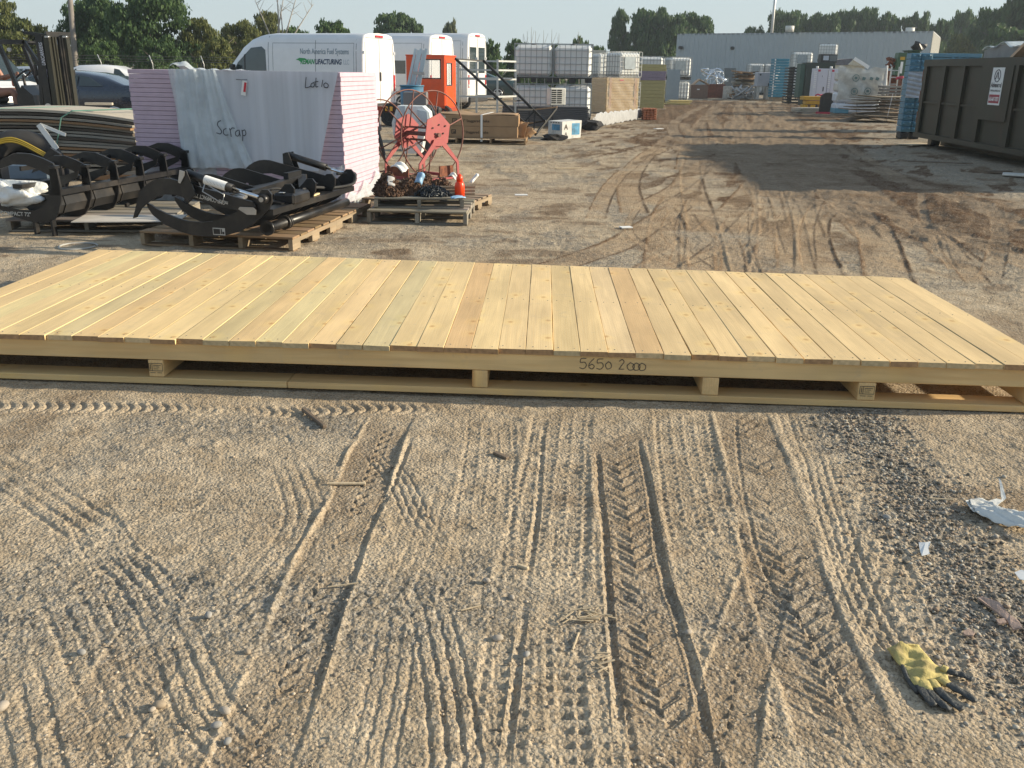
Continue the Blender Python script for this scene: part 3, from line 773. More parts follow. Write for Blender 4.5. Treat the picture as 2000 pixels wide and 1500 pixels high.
# wrap over the front: a stretched film, bulging slightly
fa, fb, fc, fd = fpx(345, 143), fpx(662, 143), fpx(628, 352), fpx(365, 352)
def wrap(u, v):
    a = (fd[0] * (1 - u) + fc[0] * u, .42); b = (fa[0] * (1 - u) + min(fb[0], FW) * u, ZT + .004)
    x = a[0] * (1 - v) + b[0] * v; z = a[1] * (1 - v) + b[1] * v
    y = -.034 - .010 * math.sin(u * 40) * (1 - v) - .01 * math.sin(7 * u + 3 * v) - .03 * (1 - v) * (u - .5) ** 2 * 4
    return Vector((x, y, z))
PAPER = mat('paper_cover', (.60, .64, .70), .6, var=.10, scale=2, stretch=(6, 1, .1), bump=.2, bscale=5, alpha=.86)
MB().grid(wrap, 40, 24).build('cover_sheet', PAPER, foam, smooth=True)
# loose crumpled film hanging on the left of it
up_l, up_r = fpx(333, 140), fpx(425, 140); lo_l, lo_r = fpx(372, 350), fpx(505, 350)
def drape(u, v):
    t = 1 - v
    x = (up_l[0] * (1 - u) + up_r[0] * u) * (1 - t) + (lo_l[0] * (1 - u) + lo_r[0] * u) * t
    z = ZT + .01 - t * 1.08
    fan = u * (1 + .25 * math.sin(t * 2.1))
    y = -.055 - .022 * abs(math.sin(fan * 9 + t * 1.3)) - .010 * math.sin(fan * 27 - t * 2) - .005 * math.sin(u * 61 + t * 13) - .03 * t * (1 - u)
    return Vector((x + .012 * math.sin(t * 5 + u * 3), y, z + .05 * math.sin(u * 3.1) * t + .015 * math.sin(u * 17) * t))
MB().grid(drape, 90, 60).build('torn_wrap', CRUMP, foam, smooth=True)
def tuft(u, v):
    x = fpx(335, 130)[0] + u * .75; y = -.06 + v * .45
    z = ZT + .004 + .085 * math.exp(-((u - .12) / .14) ** 2) * math.exp(-((v - .25) / .35) ** 2) + .014 * math.sin(u * 31 + v * 7) * (1 - u * .6) + .006 * math.sin(v * 40)
    return Vector((x, y, max(z, ZT + .003)))
MB().grid(tuft, 50, 24).build('folded_wrap', CRUMP, foam, smooth=True)
def skirt(x0, x1, y, zt, seed):
    def f(u, v):
        t = 1 - v; x = x0 * (1 - u) + x1 * u
        return Vector((x, y - .012 - .018 * abs(math.sin(u * 14 + seed + t * 5)) - .012 * math.sin(u * 37 + t * 11), .03 + (zt + .03 * math.sin(u * 9 + seed)) * v))
    return f
MB().grid(skirt(-.02, .95, 0, .40, 1), 40, 20).build('lower_wrap', CRUMP, foam, smooth=True)
MB().grid(skirt(1.95, FW + .01, 0, .46, 4), 30, 20).build('lower_wrap', CRUMP, foam, smooth=True)
def sideskirt(u, v):
    return Vector((FW + .012 + .02 * abs(math.sin(u * 11)) + .008 * math.sin(u * 31 + v * 9), u * FD, .02 + v * (.10 + .18 * u + .05 * math.sin(u * 17))))
MB().grid(sideskirt, 30, 8).build('lower_wrap', CRUMP, foam, smooth=True)
# writing
INKG = mat('grey_marker', (.07, .075, .09), .6)
lot = [[(0, 1), (-.12, .25), (-.1, 0), (.35, .1), (.45, .18)], [(.75, .5), (.5, .35), (.5, .1), (.75, .1), (.85, .35), (.75, .5)], [(1.05, .95), (1.0, .5), (1.0, .1), (1.2, .12)], [(.85, .55), (1.25, .62)],
       [(1.75, .75), (1.6, .12)], [(2.05, .5), (1.85, .35), (1.9, .08), (2.2, .05), (2.3, .32), (2.05, .5)]]
a_ = fpx(603, 171)
strokes('lettering', lot, (a_[0], -.062, a_[1]), (1, 0, 0), (0, 0, 1), (0, -1, 0), .105, .009, INKG, foam)
scr = [[(.5, 1.35), (.22, 1.2), (.15, .9), (.35, .6), (.5, .35), (.35, .1), (-.02, .18)], [(1.0, .62), (.75, .5), (.68, .2), (.85, 0), (1.15, .02)], [(1.35, .62), (1.42, .3), (1.45, -.15)], [(1.4, .45), (1.62, .68), (1.85, .66)],
       [(2.2, .5), (1.95, .3), (1.95, .0), (2.2, -.05), (2.35, .3), (2.3, .5), (2.4, -.05)], [(2.62, .5), (2.66, 0), (2.6, -.5)], [(2.64, .4), (2.9, .52), (3.0, .2), (2.85, -.02), (2.66, .02)]]
a_ = fpx(433, 262)
strokes('lettering', scr, (a_[0], -.115, a_[1]), (1, 0, 0), (0, 0, 1), (0, -1, 0), .112, .010, INKG, foam)
# tag tied to the wrap
tg = MB(); a_ = fpx(480, 172); TAGR = mat('red_print', (.55, .03, .05), .6)
tl = tg.box((a_[0], -.045, a_[1]), (.055, .002, .155), Matrix.Rotation(R(12), 3, 'Y')).build('hanging_tag', WPAPER, foam)
MB().box((a_[0] + .012, -.048, a_[1] + .01), (.026, .002, .10), Matrix.Rotation(R(12), 3, 'Y')).build('tag_print', TAGR, tl)
MB().tube([(a_[0] - .09, -.035, a_[1] + .09), (a_[0] - .02, -.045, a_[1] + .085), (a_[0] + .04, -.035, a_[1] + .088)], .003, 5).build('string', BLACK, foam)

# ------------------------------------------------------------------ pallets under the grapples
pal('wooden_pallet', (-3.27, 8.03, 0), R(-9), 1.40, 1.10, 'brown and grey wooden pallet under the grapple marked COMPACT, its notched side facing right', BROWNWOOD, h=.13, n=6, side_gap=.03, ns=4, stringer_m=OLDWOOD)
pp = Vector((-3.27, 8.03, 0)) + Vector((math.cos(R(98 - 9 + 1)), math.sin(R(90)), 0)) * 1.12
pal('wooden_pallet', (-3.10, 9.13, 0), R(-9), 1.40, 1.08, 'worn wooden pallet behind the first, against the pink foam stack', BROWNWOOD, h=.13, n=6, side_gap=.03, ns=4, stringer_m=OLDWOOD)
pal('wooden_pallet', (-4.75, 8.62, 0), R(4), 1.45, 1.3, 'grey weathered pallet under the long black grapple on the left', GREYWOOD, h=.12, n=6, side_gap=.03)
CARD = mat('grey_sheet', (.50, .47, .42), .85, var=.12, scale=5, bump=.1)
tag(MB().box((-3.62, 8.72, .128), (.95, .42, .008), R(8)).build('fibre_sheet', CARD), 'pale grey fibre sheet lying on the weathered pallet', 'sheet')

# ------------------------------------------------------------------ the two grapples
def plane_pts(px, O, U, N_):
    out = []
    for q in px:
        d = Vector(ray(*q)); t = (O - Vector((0, 0, EYE))).dot(N_) / d.dot(N_); p = Vector((0, 0, EYE)) + d * t - O
        out.append((p.dot(U), p.z))
    return out
UPJ = [(265, 437), (272, 408), (277, 386), (292, 371), (303, 364), (314, 360), (325, 359), (337, 360), (360, 366.5), (392, 375.6), (416, 382.8), (440, 389), (476, 399.6), (497, 405), (504, 413), (503, 422), (496, 428), (482, 428), (464, 421), (428, 413), (392, 403), (366, 397), (344, 391), (327, 391), (310, 396), (295, 405.6), (280.4, 418), (271, 435.6)]
LOJ = [(288, 408), (296, 411.6), (308, 420), (327, 429.6), (351, 439), (368, 443.4), (395.6, 445.8), (416, 444), (440, 435.6), (462, 426), (486, 412), (505, 392), (512, 383), (524, 383), (531, 392), (531, 408), (525, 422), (511, 437), (492, 452), (466, 465), (440, 472), (410, 474), (378, 471), (350, 463), (322, 449.6), (300, 432), (289, 416)]
g_O = Vector((-2.06, 7.66, 0)); g_N = Vector((.218, .976, 0)); g_U = Vector((.976, -.218, 0))
ANG = math.atan2(g_U.y, g_U.x)
up2 = plane_pts(UPJ, g_O, g_U, g_N); lo2 = plane_pts(LOJ, g_O, g_U, g_N)
def gp(px, py): return plane_pts([(px, py)], g_O, g_U, g_N)[0]
gr = empty('grapple_attachment', g_O, 'black steel grapple with upside down lettering on its near jaw, on the notched pallet', 'grapple', rz=ANG)
GF = (Vector((0, 0, 0)), Vector((1, 0, 0)), Vector((0, 0, 1)), Vector((0, 1, 0)))
GWD = 1.80
zmin = min(p[1] for p in lo2); lift = .132 - zmin
up2 = [(a, b + lift) for a, b in up2]; lo2 = [(a, b + lift) for a, b in lo2]
def gpl(px, py): a = gp(px, py); return (a[0], a[1] + lift * .5)
for t_, nm in ((0, 'lower_jaw_plate'), (GWD - .03, 'lower_jaw_plate'), (.42, 'lower_tine'), (.86, 'lower_tine'), (1.30, 'lower_tine')):
    MB().prism(lo2, t_, t_ + .022, GF).build(nm, BLACK, gr)
for t_, nm in ((-.03, 'upper_jaw_plate'), (GWD - .06, 'upper_jaw_plate')):
    MB().prism(up2, t_, t_ + .022, GF).build(nm, BLACK, gr)
for t_ in (.55, 1.1):
    MB().prism([(a * .9 - .02, b - .02) for a, b in up2], t_, t_ + .02, GF).build('upper_tine', BLACK, gr)
pv = gpl(519, 394); pj = gpl(496, 417); pc = gpl(369, 344.5); tipc = gpl(500, 389)
for t_, lb in ((-.075, 1), (GWD + .0, 0)):
    cyl = MB()
    a = Vector((pc[0], t_ + .05, pc[1])); b = Vector((pv[0], t_ + .05, pv[1])); m_ = a.lerp(b, .60)
    cyl.cyl(a, m_, .036, 14).build('hydraulic_cylinder', BLACK, gr)
    rod = MB().cyl(m_, b, .016, 12).build('piston_rod', CHROME, gr)
    if lb:
        l0, l1 = a.lerp(b, .24), a.lerp(b, .52)
        MB().tube([l0, l1], .038, 14, caps=False).build('paper_label', WPAPER, gr)
        mbx = MB()
        for k in range(5):
            c_ = l0.lerp(l1, .15 + .16 * k); mbx.tube([c_ + Vector((0, -.039, .01)), c_ + Vector((.016, -.039, -.012))], .0012, 4)
        mbx.tube([l0 + Vector((.02, -.05, -.03)), l0 + Vector((.0, -.06, -.09)), l0 + Vector((.06, -.06, -.12)), l1 + Vector((-.02, -.06, -.13)), l1 + Vector((.0, -.05, -.06)), l0 + Vector((.05, -.05, -.04))], .005, 6)
        mbx.build('hose_tie', STEEL, gr)
    for p, rr in ((a, .03), (b, .036)):
        MB().cyl(p + Vector((0, -.05, 0)), p + Vector((0, .05, 0)), rr, 18).build('pin_boss', BLACK, gr)
        MB().cyl(p + Vector((0, -.056, 0)), p + Vector((0, .056, 0)), rr * .55, 14).build('pin', STEEL, gr)
    tri = [(pc[0] - .03, pc[1] + .02), (pc[0] + .03, pc[1] + .035), (pc[0] + .10, pc[1] - .16), (pc[0] + .02, pc[1] - .22), (pc[0] - .03, pc[1] - .18)]
    for dy in (-.012, .10): MB().prism(tri, t_ + dy, t_ + dy + .012, GF).build('cylinder_bracket', BLACK, gr)
    br = [(pj[0] + .04, pj[1] - .028), (pj[0] + .045, pj[1] + .01), (pj[0] + .02, pj[1] + .032), (pj[0] - .10, pj[1] + .030), (pj[0] - .115, pj[1] + .012), (pj[0] - .04, pj[1] - .03)]
    if lb: MB().prism(br, t_ + .028, t_ + .036, GF).build('lock_plate', STEEL, gr); MB().prism([(pc[0] - .02, pc[1] + .035), (pc[0] + .022, pc[1] + .025), (pc[0] + .018, pc[1] - .01), (pc[0] - .025, pc[1] - .075), (pc[0] - .045, pc[1] - .065)], t_ - .024, t_ - .016, GF).build('lock_plate', STEEL, gr)
# torque tubes and the frame across
zj = lo2[9][1]
MB().cyl((-.04, .08, .215), (-.04, GWD, .215), .042, 18).build('cross_tube', BLACK, gr)
for t_ in (.08, .40, .44): MB().cyl((-.04, t_, .215), (-.04, t_ + .03, .215), .062, 18).build('tube_collar', BLACK, gr)
fr = MB()
fr.beam((.0, .02, .36), (.0, GWD - .02, .36), .12, .05); fr.beam((-.46, .1, .44), (-.46, GWD - .1, .44), .10, .06)
for t_ in (.35, .95, 1.5): fr.beam((-.01, t_, .37), (-.44, t_, .44), .08, .05, up=(0, 0, 1))
fr.build('back_frame', BLACK, gr)
fr = MB(); fr.beam((-.30, .30, .47), (-.30, 1.40, .50), .07, .05); fr.beam((-.02, .8, .42), (-.30, 1.35, .50), .08, .05); fr.beam((-.02, .9, .42), (-.33, .32, .47), .06, .04)
fr.beam((-.30, 1.02, .50), (-.30, 1.30, .50), .05, .14); fr.build('coupler_frame', BLACK, gr)
MB().box((-.02, .55, .42), (.20, .34, .10), None, .02).build('manifold_cover', BLACK, gr)
MB().box((-.04, .42, .475), (.05, .07, .004)).build('sticker', WPAPER, gr)
MB().box((.02, .95, .395), (.025, .16, .012), R(6)).build('wood_scrap', PINE, gr)
for k, (y_, z_) in enumerate(((.16, .455), (.20, .47))): MB().cyl((-.36, y_, z_), (-.26, y_ - .02, z_ - .012), .018, 12).build('hose_coupling', STEEL, gr)
hz = MB(); hz.tube(smooth_path([Vector((-.1, 1.72, .50)), Vector((.05, 1.80, .50)), Vector((.10, 1.66, .42)), Vector((-.02, 1.45, .40)), Vector((-.05, 1.1, .44)), Vector((-.02, .75, .46))], 6), .014, 8)
hz.tube(smooth_path([Vector((-.4, .15, .50)), Vector((-.25, .3, .47)), Vector((-.12, .45, .50)), Vector((-.02, .60, .45))], 6), .012, 8)
hz.tube(smooth_path([Vector((-.42, .12, .44)), Vector((-.46, .16, .56)), Vector((-.40, .10, .62))], 6), .003, 5)
hz.build('hydraulic_hose', RUBBER, gr)
LETT = mat('pale_lettering', (.45, .44, .41), .6)
a_ = gpl(451, 399.5); b_ = gpl(378, 381)
dv = Vector((b_[0] - a_[0], 0, b_[1] - a_[1]))
text_part('lettering', 'mGRIP COMPACT 72"', .048, LETT, gr, plane_m((a_[0], -.040, a_[1] + .003), dv, (0, -1, 0)), bold=.001, sx=dv.length / .50)
st = MB(); s0 = gpl(428, 458)
def sbx(x0, x1, z0, z1, dy, m, nm): return MB().bx(s0[0] + x0, s0[0] + x1, -.0015 - dy, -dy, s0[1] + z0, s0[1] + z1).build(nm, m, gr)
sbx(-.055, .058, -.030, .030, .0, LETT, 'warning_label'); sbx(-.048, .012, -.022, .022, .002, BLACK, 'warning_label_panel'); sbx(.020, .030, -.02, .022, .002, BLACK, 'warning_label_mark'); sbx(.034, .050, -.02, .0, .002, BLACK, 'warning_label_mark')

# the long one on the left: a row of curved tines seen from the end
C0 = Vector((-4.13, 8.40, 0)); C1 = Vector((-3.66, 10.6, 0)); e_N = (C1 - C0).normalized(); e_U = Vector((e_N.y, -e_N.x, 0)); LEN = (C1 - C0).length
g1 = empty('grapple_attachment', C0, 'long black grapple at far left, a row of curved plates', 'grapple', rz=math.atan2(e_U.y, e_U.x))
g1l = Vector((0, 0, 0))
up1 = [(.03, .60), (.0, .66), (-.10, .70), (-.22, .735), (-.36, .735), (-.50, .69), (-.62, .61), (-.66, .56), (-.56, .59), (-.42, .635), (-.28, .635), (-.16, .60), (-.05, .55), (-.04, .42), (.03, .40)]
lo1 = [(.03, .62), (.045, .45), (.03, .32), (-.01, .22), (-.07, .15), (-.16, .12), (-.30, .12), (-.48, .16), (-.62, .22), (-.66, .26), (-.55, .245), (-.42, .225), (-.28, .225), (-.17, .26), (-.10, .33), (-.06, .42), (-.04, .62)]
NR = 6
for k in range(NR):
    t_ = k * (LEN - .1) / (NR - 1)
    s_ = .97 if k else 1.0
    if k: MB().prism([(a * .88, b * s_ - .03) for a, b in up1], t_, t_ + .018, GF).build('upper_tine', BLACK, g1); MB().prism([(a * .9, b * .96) for a, b in lo1], t_, t_ + .018, GF).build('lower_tine', BLACK, g1)
    else:
        MB().prism(up1, t_, t_ + .022, GF).build('upper_jaw_plate', BLACK, g1); MB().prism(lo1, t_, t_ + .022, GF).build('lower_jaw_plate', BLACK, g1)
    MB().bx(-.03, .035, t_ - .02, t_ + .05, .61 - .03 * (k > 0), .64 - .03 * (k > 0), .005).build('post_cap', BLACK, g1)
    if k: MB().prism([(.0, .56), (-.20, .50), (-.26, .38), (-.02, .50)], t_ - .10, t_ - .085, GF).build('gusset', BLACK, g1)
MB().beam((-.02, .0, .40), (-.02, LEN - .05, .40), .11, .05).build('cross_beam', BLACK, g1)
MB().beam((-.34, .0, .60), (-.34, LEN - .05, .60), .02, .04).build('tie_bar', BLACK, g1)
MB().beam((-.40, .0, .44), (-.40, LEN - .05, .44), .10, .04).build('rear_beam', BLACK, g1)
bl = [(-.02, .36), (.0, .28), (-.04, .20), (-.12, .155), (-.24, .15), (-.36, .18), (-.44, .24), (-.46, .36)]
for k in range(1, NR): MB().prism(bl, (k - .75) * (LEN - .1) / (NR - 1), (k - .7) * (LEN - .1) / (NR - 1), GF).build('belly_plate', BLACK, g1)
MB().prism([(-.03, .36), (-.01, .28), (-.05, .20), (-.08, .20), (-.06, .28), (-.09, .36)], .03, LEN - .1, GF).build('belly_shell', BLACK, g1)
for x_, y_ in ((-.10, .0), (-.30, .02), (-.08, 1.1), (-.1, 2.0)): MB().bx(x_ - .012, x_ + .012, y_, y_ + .05, .12 if y_ > .5 else .0, .16).build('foot', BLACK, g1)
text_part('lettering', 'COMPACT 72"', .05, LETT, g1, plane_m((-.62, -.004, .175), (1, 0, .0), (0, -1, 0)), bold=.001, sx=1)
def bagf(u, v):
    a = u * 2 * math.pi; r = math.sin(math.pi * min(max(v, .02), .98)); k = 1 + .16 * math.sin(5 * a + 9 * v) + .10 * math.sin(11 * a - 13 * v)
    return Vector((-4.78 + .42 * r * math.cos(a) * k, 8.62 + .16 * r * math.sin(a) * k, .36 - .10 * math.cos(math.pi * v) * k + .03 * math.sin(3 * a)))
BAG = mat('crumpled_bag', (.72, .74, .74), .45, var=.08, bump=1, bscale=16)
tag(MB().grid(bagf, 48, 20).build('plastic_bag', BAG, smooth=True), 'crumpled white plastic bag caught in the jaws of the left grapple', 'bag')
tag(MB().box((-4.74, 9.25, .50), (.36, .30, .14), R(6), .01).build('plastic_crate', mat('slate_blue', (.09, .13, .18), .5)), 'slate blue box held inside the left grapple', 'box')
# rope ring on the ground
tag(MB().tube([(-3.77 + .15 * math.cos(a) * (1 + .05 * math.sin(3 * a)), 7.9 + .16 * math.sin(a), .012) for a in [i * 6.0 / 26 + .3 for i in range(27)]], .008, 7).build('hose_ring', mat('pale_hose', (.38, .38, .36), .5)), 'open ring of pale hose lying on the ground left of the pallets', 'hose')
# tyre with yellow hose and papers, far left
tw = empty('rubber_tyre', (-5.42, 10.35, 0), 'black tyre lying against the board pile with yellow cable over it', 'tyre', rz=R(20))
MB().tube([(.34 * math.cos(a), .02 * math.sin(a), .36 + .34 * math.sin(a)) for a in [i * 2 * math.pi / 32 for i in range(32)]], .12, 12, close=True).build('tread', RUBBER, tw)
MB().cyl((0, -.06, .36), (0, .06, .36), .22, 24).build('rim', mat('rim_paint', (.05, .05, .055), .5), tw)
YEL = mat('yellow_plastic', (.26, .19, .02), .5)
ye = MB()
for k in range(3): ye.tube(smooth_path([Vector((-.35 + .02 * k, -.14, .62 + .02 * k)), Vector((-.05, -.15, .70 + .02 * k)), Vector((.22, -.15, .56 + .02 * k)), Vector((.42, -.12, .42 + .015 * k)), Vector((.5, -.08, .5))], 6), .012, 6)
q_ = ye.build('cable_bundle', YEL); q_.location = (-5.42, 10.35, 0); q_.rotation_euler.z = R(20); tag(q_, 'yellow cable looped over the black tyre at the left edge', 'cable')
ppf = MB(); ppf.box((-5.0, 10.15, .76), (.06, .004, .30), Matrix.Rotation(R(-32), 3, 'Y')); ppf.box((-4.93, 10.16, .83), (.26, .004, .035), Matrix.Rotation(R(22), 3, 'Y'))
tag(ppf.build('paper_tag', WPAPER), 'folded white paper standing up beside the black tyre', 'paper')
bk = MB().prism([(-.12, 0), (-.10, .55), (.0, .66), (.09, .60), (.10, 0)], 0, .05, (Vector((-4.92, 10.0, 0)), Vector((1, 0, 0)), Vector((0, 0, 1)), Vector((0, 1, 0))))
tag(bk.build('steel_bracket', BLACK), 'dark upright steel bracket behind the left grapple', 'bracket')

# ------------------------------------------------------------------ bowed pile of sheets behind
pile = empty('sheet_pile', (-6.9, 12.6, 0), 'bowed pile of weathered brown panels tied with green straps', 'panels')
rnd = random.Random(12)
PCOL = [mat('panel_grey', (.27, .25, .21), .9, var=.25, stretch=(.4, 4, 14)), mat('panel_brown', (.26, .155, .08), .85, var=.3, stretch=(.4, 4, 14)), mat('panel_dark', (.085, .07, .055), .9, var=.3, stretch=(.4, 4, 14)), mat('panel_pale', (.46, .41, .33), .9, var=.2, stretch=(.4, 4, 14))]
NP = 17
for k in range(NP):
    fl = k / (NP - 1); zc = .20 + .036 * k; dx = rnd.uniform(-.06, .05); t_ = rnd.uniform(.026, .033); dy = rnd.uniform(-.03, .04)
    bow = .20 * fl ** .8
    mb = MB(); NX = 26; V = []
    for i in range(NX + 1):
        u = i / NX; x = -1.3 + 3.15 * u + dx; xr = (u - .52) * 2
        z = zc + bow * (1 - xr * xr) * .62 + rnd.uniform(-.001, .001)
        V.append([mb.bm.verts.new(p) for p in ((x, dy, z), (x, dy, z + t_), (x, 1.25 + dy, z + t_), (x, 1.25 + dy, z))])
    for i in range(NX):
        for j in range(4): mb.bm.faces.new((V[i][j], V[i][(j + 1) % 4], V[i + 1][(j + 1) % 4], V[i + 1][j]))
    mb.bm.faces.new(V[0]); mb.bm.faces.new(V[-1])
    mb.build('panel', PCOL[3] if k == NP - 1 else rnd.choice([PCOL[0], PCOL[0], PCOL[1], PCOL[2], PCOL[1]]), pile)
for zc, nm in ((.03, 0), (.10, 1)):
    MB().bx(-1.3, 1.9, .02 * nm, 1.2, zc, zc + .07).build('runner', PCOL[0] if nm else PCOL[1], pile)
GST = mat('green_strap', (.10, .22, .18), .5)
for xs in (-.10, .95):
    xr = ((xs + 1.3) / 3.15 - .52) * 2; top = .20 + .036 * 16 + .2 * (1 - xr * xr) * .62 + .03
    mb = MB(); mb.tube([(xs - .16, -.045, .18), (xs - .14, -.045, .45), (xs - .02, -.05, top - .08), (xs + .12, -.02, top + .006), (xs + .55, .5, top + .012), (xs + .7, 1.28, top)], .009, 5)
    mb.build('strap', GST, pile)
# small litter on top
tag(MB().box((-5.6, 12.9, 1.0), (.34, .10, .03), R(12)).build('bark_strip', PCOL[3]), 'pale splintered strip lying on top of the bowed panel pile', 'wood scrap')

# ------------------------------------------------------------------ pallet of chains
cp = pal('wooden_pallet', (-1.50, 9.40, 0), R(-2), 1.02, 1.0, 'dark old pallet at the bottom under the heaps of rusty chain', GREYWOOD, h=.14, n=5, side_gap=.06)
cp2 = pal('wooden_pallet', (-1.44, 9.52, .141), R(5), .92, .9, 'small dark pallet, upper of two, carrying rusty chain', GREYWOOD, h=.11, n=6, side_gap=.05)
cp3 = pal('wooden_pallet', (-1.70, 9.82, .001), R(-24), 1.25, .9, 'loose grey pallet sticking out behind the chain pallets', OLDWOOD, h=.12, n=5, side_gap=.06)
cp3.location = (-1.72, 10.48, 0); cp3.rotation_euler.z = R(-16)
RCH = mat('rusty_chain', (.12, .065, .038), .8, var=.4, scale=30); BCH = mat('dark_chain', (.05, .055, .06), .5, .4, var=.3)
def chain_pile(x, y, z, rx, ry, hh, n, m, label, seed):
    rnd = random.Random(seed); mb = MB()
    for k in range(n):
        a = rnd.uniform(0, 6.28); r = math.sqrt(rnd.random()); px_, py_ = r * rx * math.cos(a), r * ry * math.sin(a)
        pz = hh * (1 - r * r) * rnd.uniform(.45, 1.0) + .008
        M = Matrix.Rotation(rnd.uniform(0, 6.28), 3, 'Z') @ Matrix.Rotation(rnd.uniform(0, 6.28), 3, 'X') @ Matrix.Rotation(rnd.uniform(0, 6.28), 3, 'Y')
        L_ = []
        for i in range(8):
            b = i * math.pi / 4; L_.append(Vector((px_, py_, pz)) + M @ Vector((.026 * math.cos(b), .015 * math.sin(b), 0)))
        mb.tube(L_, .0055, 4, close=True)
    # heaped core so that the pile is not see-through
    c = bmesh.ops.create_icosphere(mb.bm, subdivisions=2, radius=1)
    for v in c['verts']: v.co = Vector((v.co.x * rx * .8, v.co.y * ry * .8, max(v.co.z, 0) * hh * .7))
    o = mb.build('chain_pile', m); o.location = (x, y, z); tag(o, label, 'chain', 'heaps of chain on the pallets'); return o
chain_pile(-1.08, 9.85, .252, .20, .17, .18, 380, RCH, 'biggest heap of rusty chain, in the middle of the pallet', 1)
chain_pile(-1.36, 10.0, .252, .15, .14, .20, 280, RCH, 'rusty chain heap at the left end of the pallet, below the white paper', 2)
chain_pile(-1.30, 9.68, .252, .15, .12, .15, 220, RCH, 'low brown chain heap at the front left corner of the pallet', 3)
chain_pile(-.86, 9.72, .252, .19, .12, .10, 220, BCH, 'flat heap of dark steel chain at the front of the pallet', 4)
chain_pile(-.80, 10.15, .252, .13, .13, .13, 170, RCH, 'small rusty chain heap behind the dark chain', 5)
chain_pile(-1.02, 10.15, .252, .20, .14, .20, 220, RCH, 'rusty chain heap at the back, left of the curled white label', 6)
def paper(name, loc, sz, rot, m, label, cat='paper', curl=.05):
    def f(u, v): return Vector(((u - .5) * sz[0], (v - .5) * sz[1], curl * math.sin(u * 3) + .01 * math.sin(v * 9)))
    o = MB().grid(f, 8, 6).build(name, m, smooth=True, solid=.0015); o.location = loc; o.rotation_euler = [R(a) for a in rot]; return tag(o, label, cat)
paper('paper_sheet', (-1.23, 10.0, .50), (.17, .10), (25, 20, -30), WPAPER, 'creased white paper on top of the left chain heap')
BLUEP = mat('blue_print', (.25, .42, .62), .5, var=.4, scale=8)
paper('printed_wrapper', (-.99, 9.72, .42), (.08, .12), (60, 25, 10), BLUEP, 'blue and white wrapper on the middle chain heap', 'wrapper')
paper('curled_label', (-.66, 9.98, .42), (.09, .05), (50, 30, -20), WPAPER, 'curled white label beside the orange bottle', 'label', .06)
paper('paper_tag', (-.44, 10.0, .40), (.035, .13), (60, 40, 0), WPAPER, 'upright white tag right of the orange bottle', 'tag', .03)
paper('paper_slip', (-.58, 9.50, .266), (.14, .09), (4, 0, 30), BLUEP, 'pale blue slip lying flat on the upper pallet', 'paper', .01)
paper('grey_card', (-1.28, 9.66, .40), (.08, .11), (55, 15, 30), mat('card_grey', (.4, .4, .4), .7), 'small grey card between the two front chain heaps', 'card', .01)
ORG = mat('orange_plastic', (.85, .06, .01), .35, var=.08)
ob = empty('orange_bottle', (-.575, 9.72, .253), 'bright orange plastic bottle standing at the right end of the chain pallet', 'bottle')
MB().tube([(0, 0, 0), (0, 0, .11), (0, 0, .135), (0, 0, .15)], [.052, .052, .045, .038], 20).build('body', ORG, ob)
MB().tube([(0, 0, .151), (0, 0, .185), (0, 0, .212), (0, 0, .23)], [.030, .036, .024, .008], 16).build('cap', ORG, ob)
for k in range(3): tag(MB().beam((-.85 + .02 * k, 9.72 + .05 * k, .268 + .03 * k), (-.42, 9.76 + .05 * k, .272 + .03 * k), .04, .025).build('timber_offcut', OLDWOOD), ('lowest', 'middle', 'top')[k] + ' of the three grey slats stacked under the orange bottle', 'slat')
# ------------------------------------------------------------------ vehicles
def loft(stations, m, name, parent, cap=True):
    """stations: (x, [(y,z) half profile from the sill up to the roof centre])"""
    mb = MB(); rings = []
    for x, hp in stations:
        ring = [(x, y, z) for y, z in hp] + [(x, -y, z) for y, z in hp[::-1] if y > 1e-4]
        rings.append([mb.bm.verts.new(p) for p in ring])
    n = len(rings[0])
    for a, b in zip(rings[:-1], rings[1:]):
        for k in range(n):
            f = mb.bm.faces.new((a[k], a[(k + 1) % n], b[(k + 1) % n], b[k])); f.smooth = True
    mb.bm.faces.new(rings[0]); mb.bm.faces.new(rings[-1][::-1])
    o = mb.build(name, m, parent)
    try:
        for p in o.data.polygons: p.use_smooth = p.use_smooth
    except Exception: pass
    return o
def van_profile(w, h): return [(w * .96, .32), (w, .50), (w, 1.15), (w * .985, 1.35), (w * .95, h - .50), (w * .90, h - .22), (w * .80, h - .07), (w * .5, h - .015), (0, h)]
def side_y(w, h, z):
    P = van_profile(w, h)
    for (a, za), (b, zb) in zip(P[:-1], P[1:]):
        if za <= z <= zb: return a + (b - a) * (z - za) / (zb - za)
    return w
def side_panel(pts, w, h, off, name, m, parent, sgn=1, thick=.012):
    """a panel that follows the van's flank; pts are (x, z)"""
    mb = MB(); n = len(pts)
    A = [mb.bm.verts.new((x, sgn * (side_y(w, h, z) + off), z)) for x, z in pts]; B = [mb.bm.verts.new((x, sgn * (side_y(w, h, z) + off - thick), z)) for x, z in pts]
    mb.bm.faces.new(A); mb.bm.faces.new(B[::-1])
    for i in range(n): mb.bm.faces.new((A[i], A[(i + 1) % n], B[(i + 1) % n], B[i]))
    return mb.build(name, m, parent)
SEAM = mat('panel_seam', (.10, .12, .14), .7); REDL = mat('tail_lamp', (.45, .01, .015), .2, coat=.5); TRIM = mat('black_trim', (.02, .02, .022), .6)
RIMM = mat('wheel_rim', (.55, .56, .58), .3, .7)
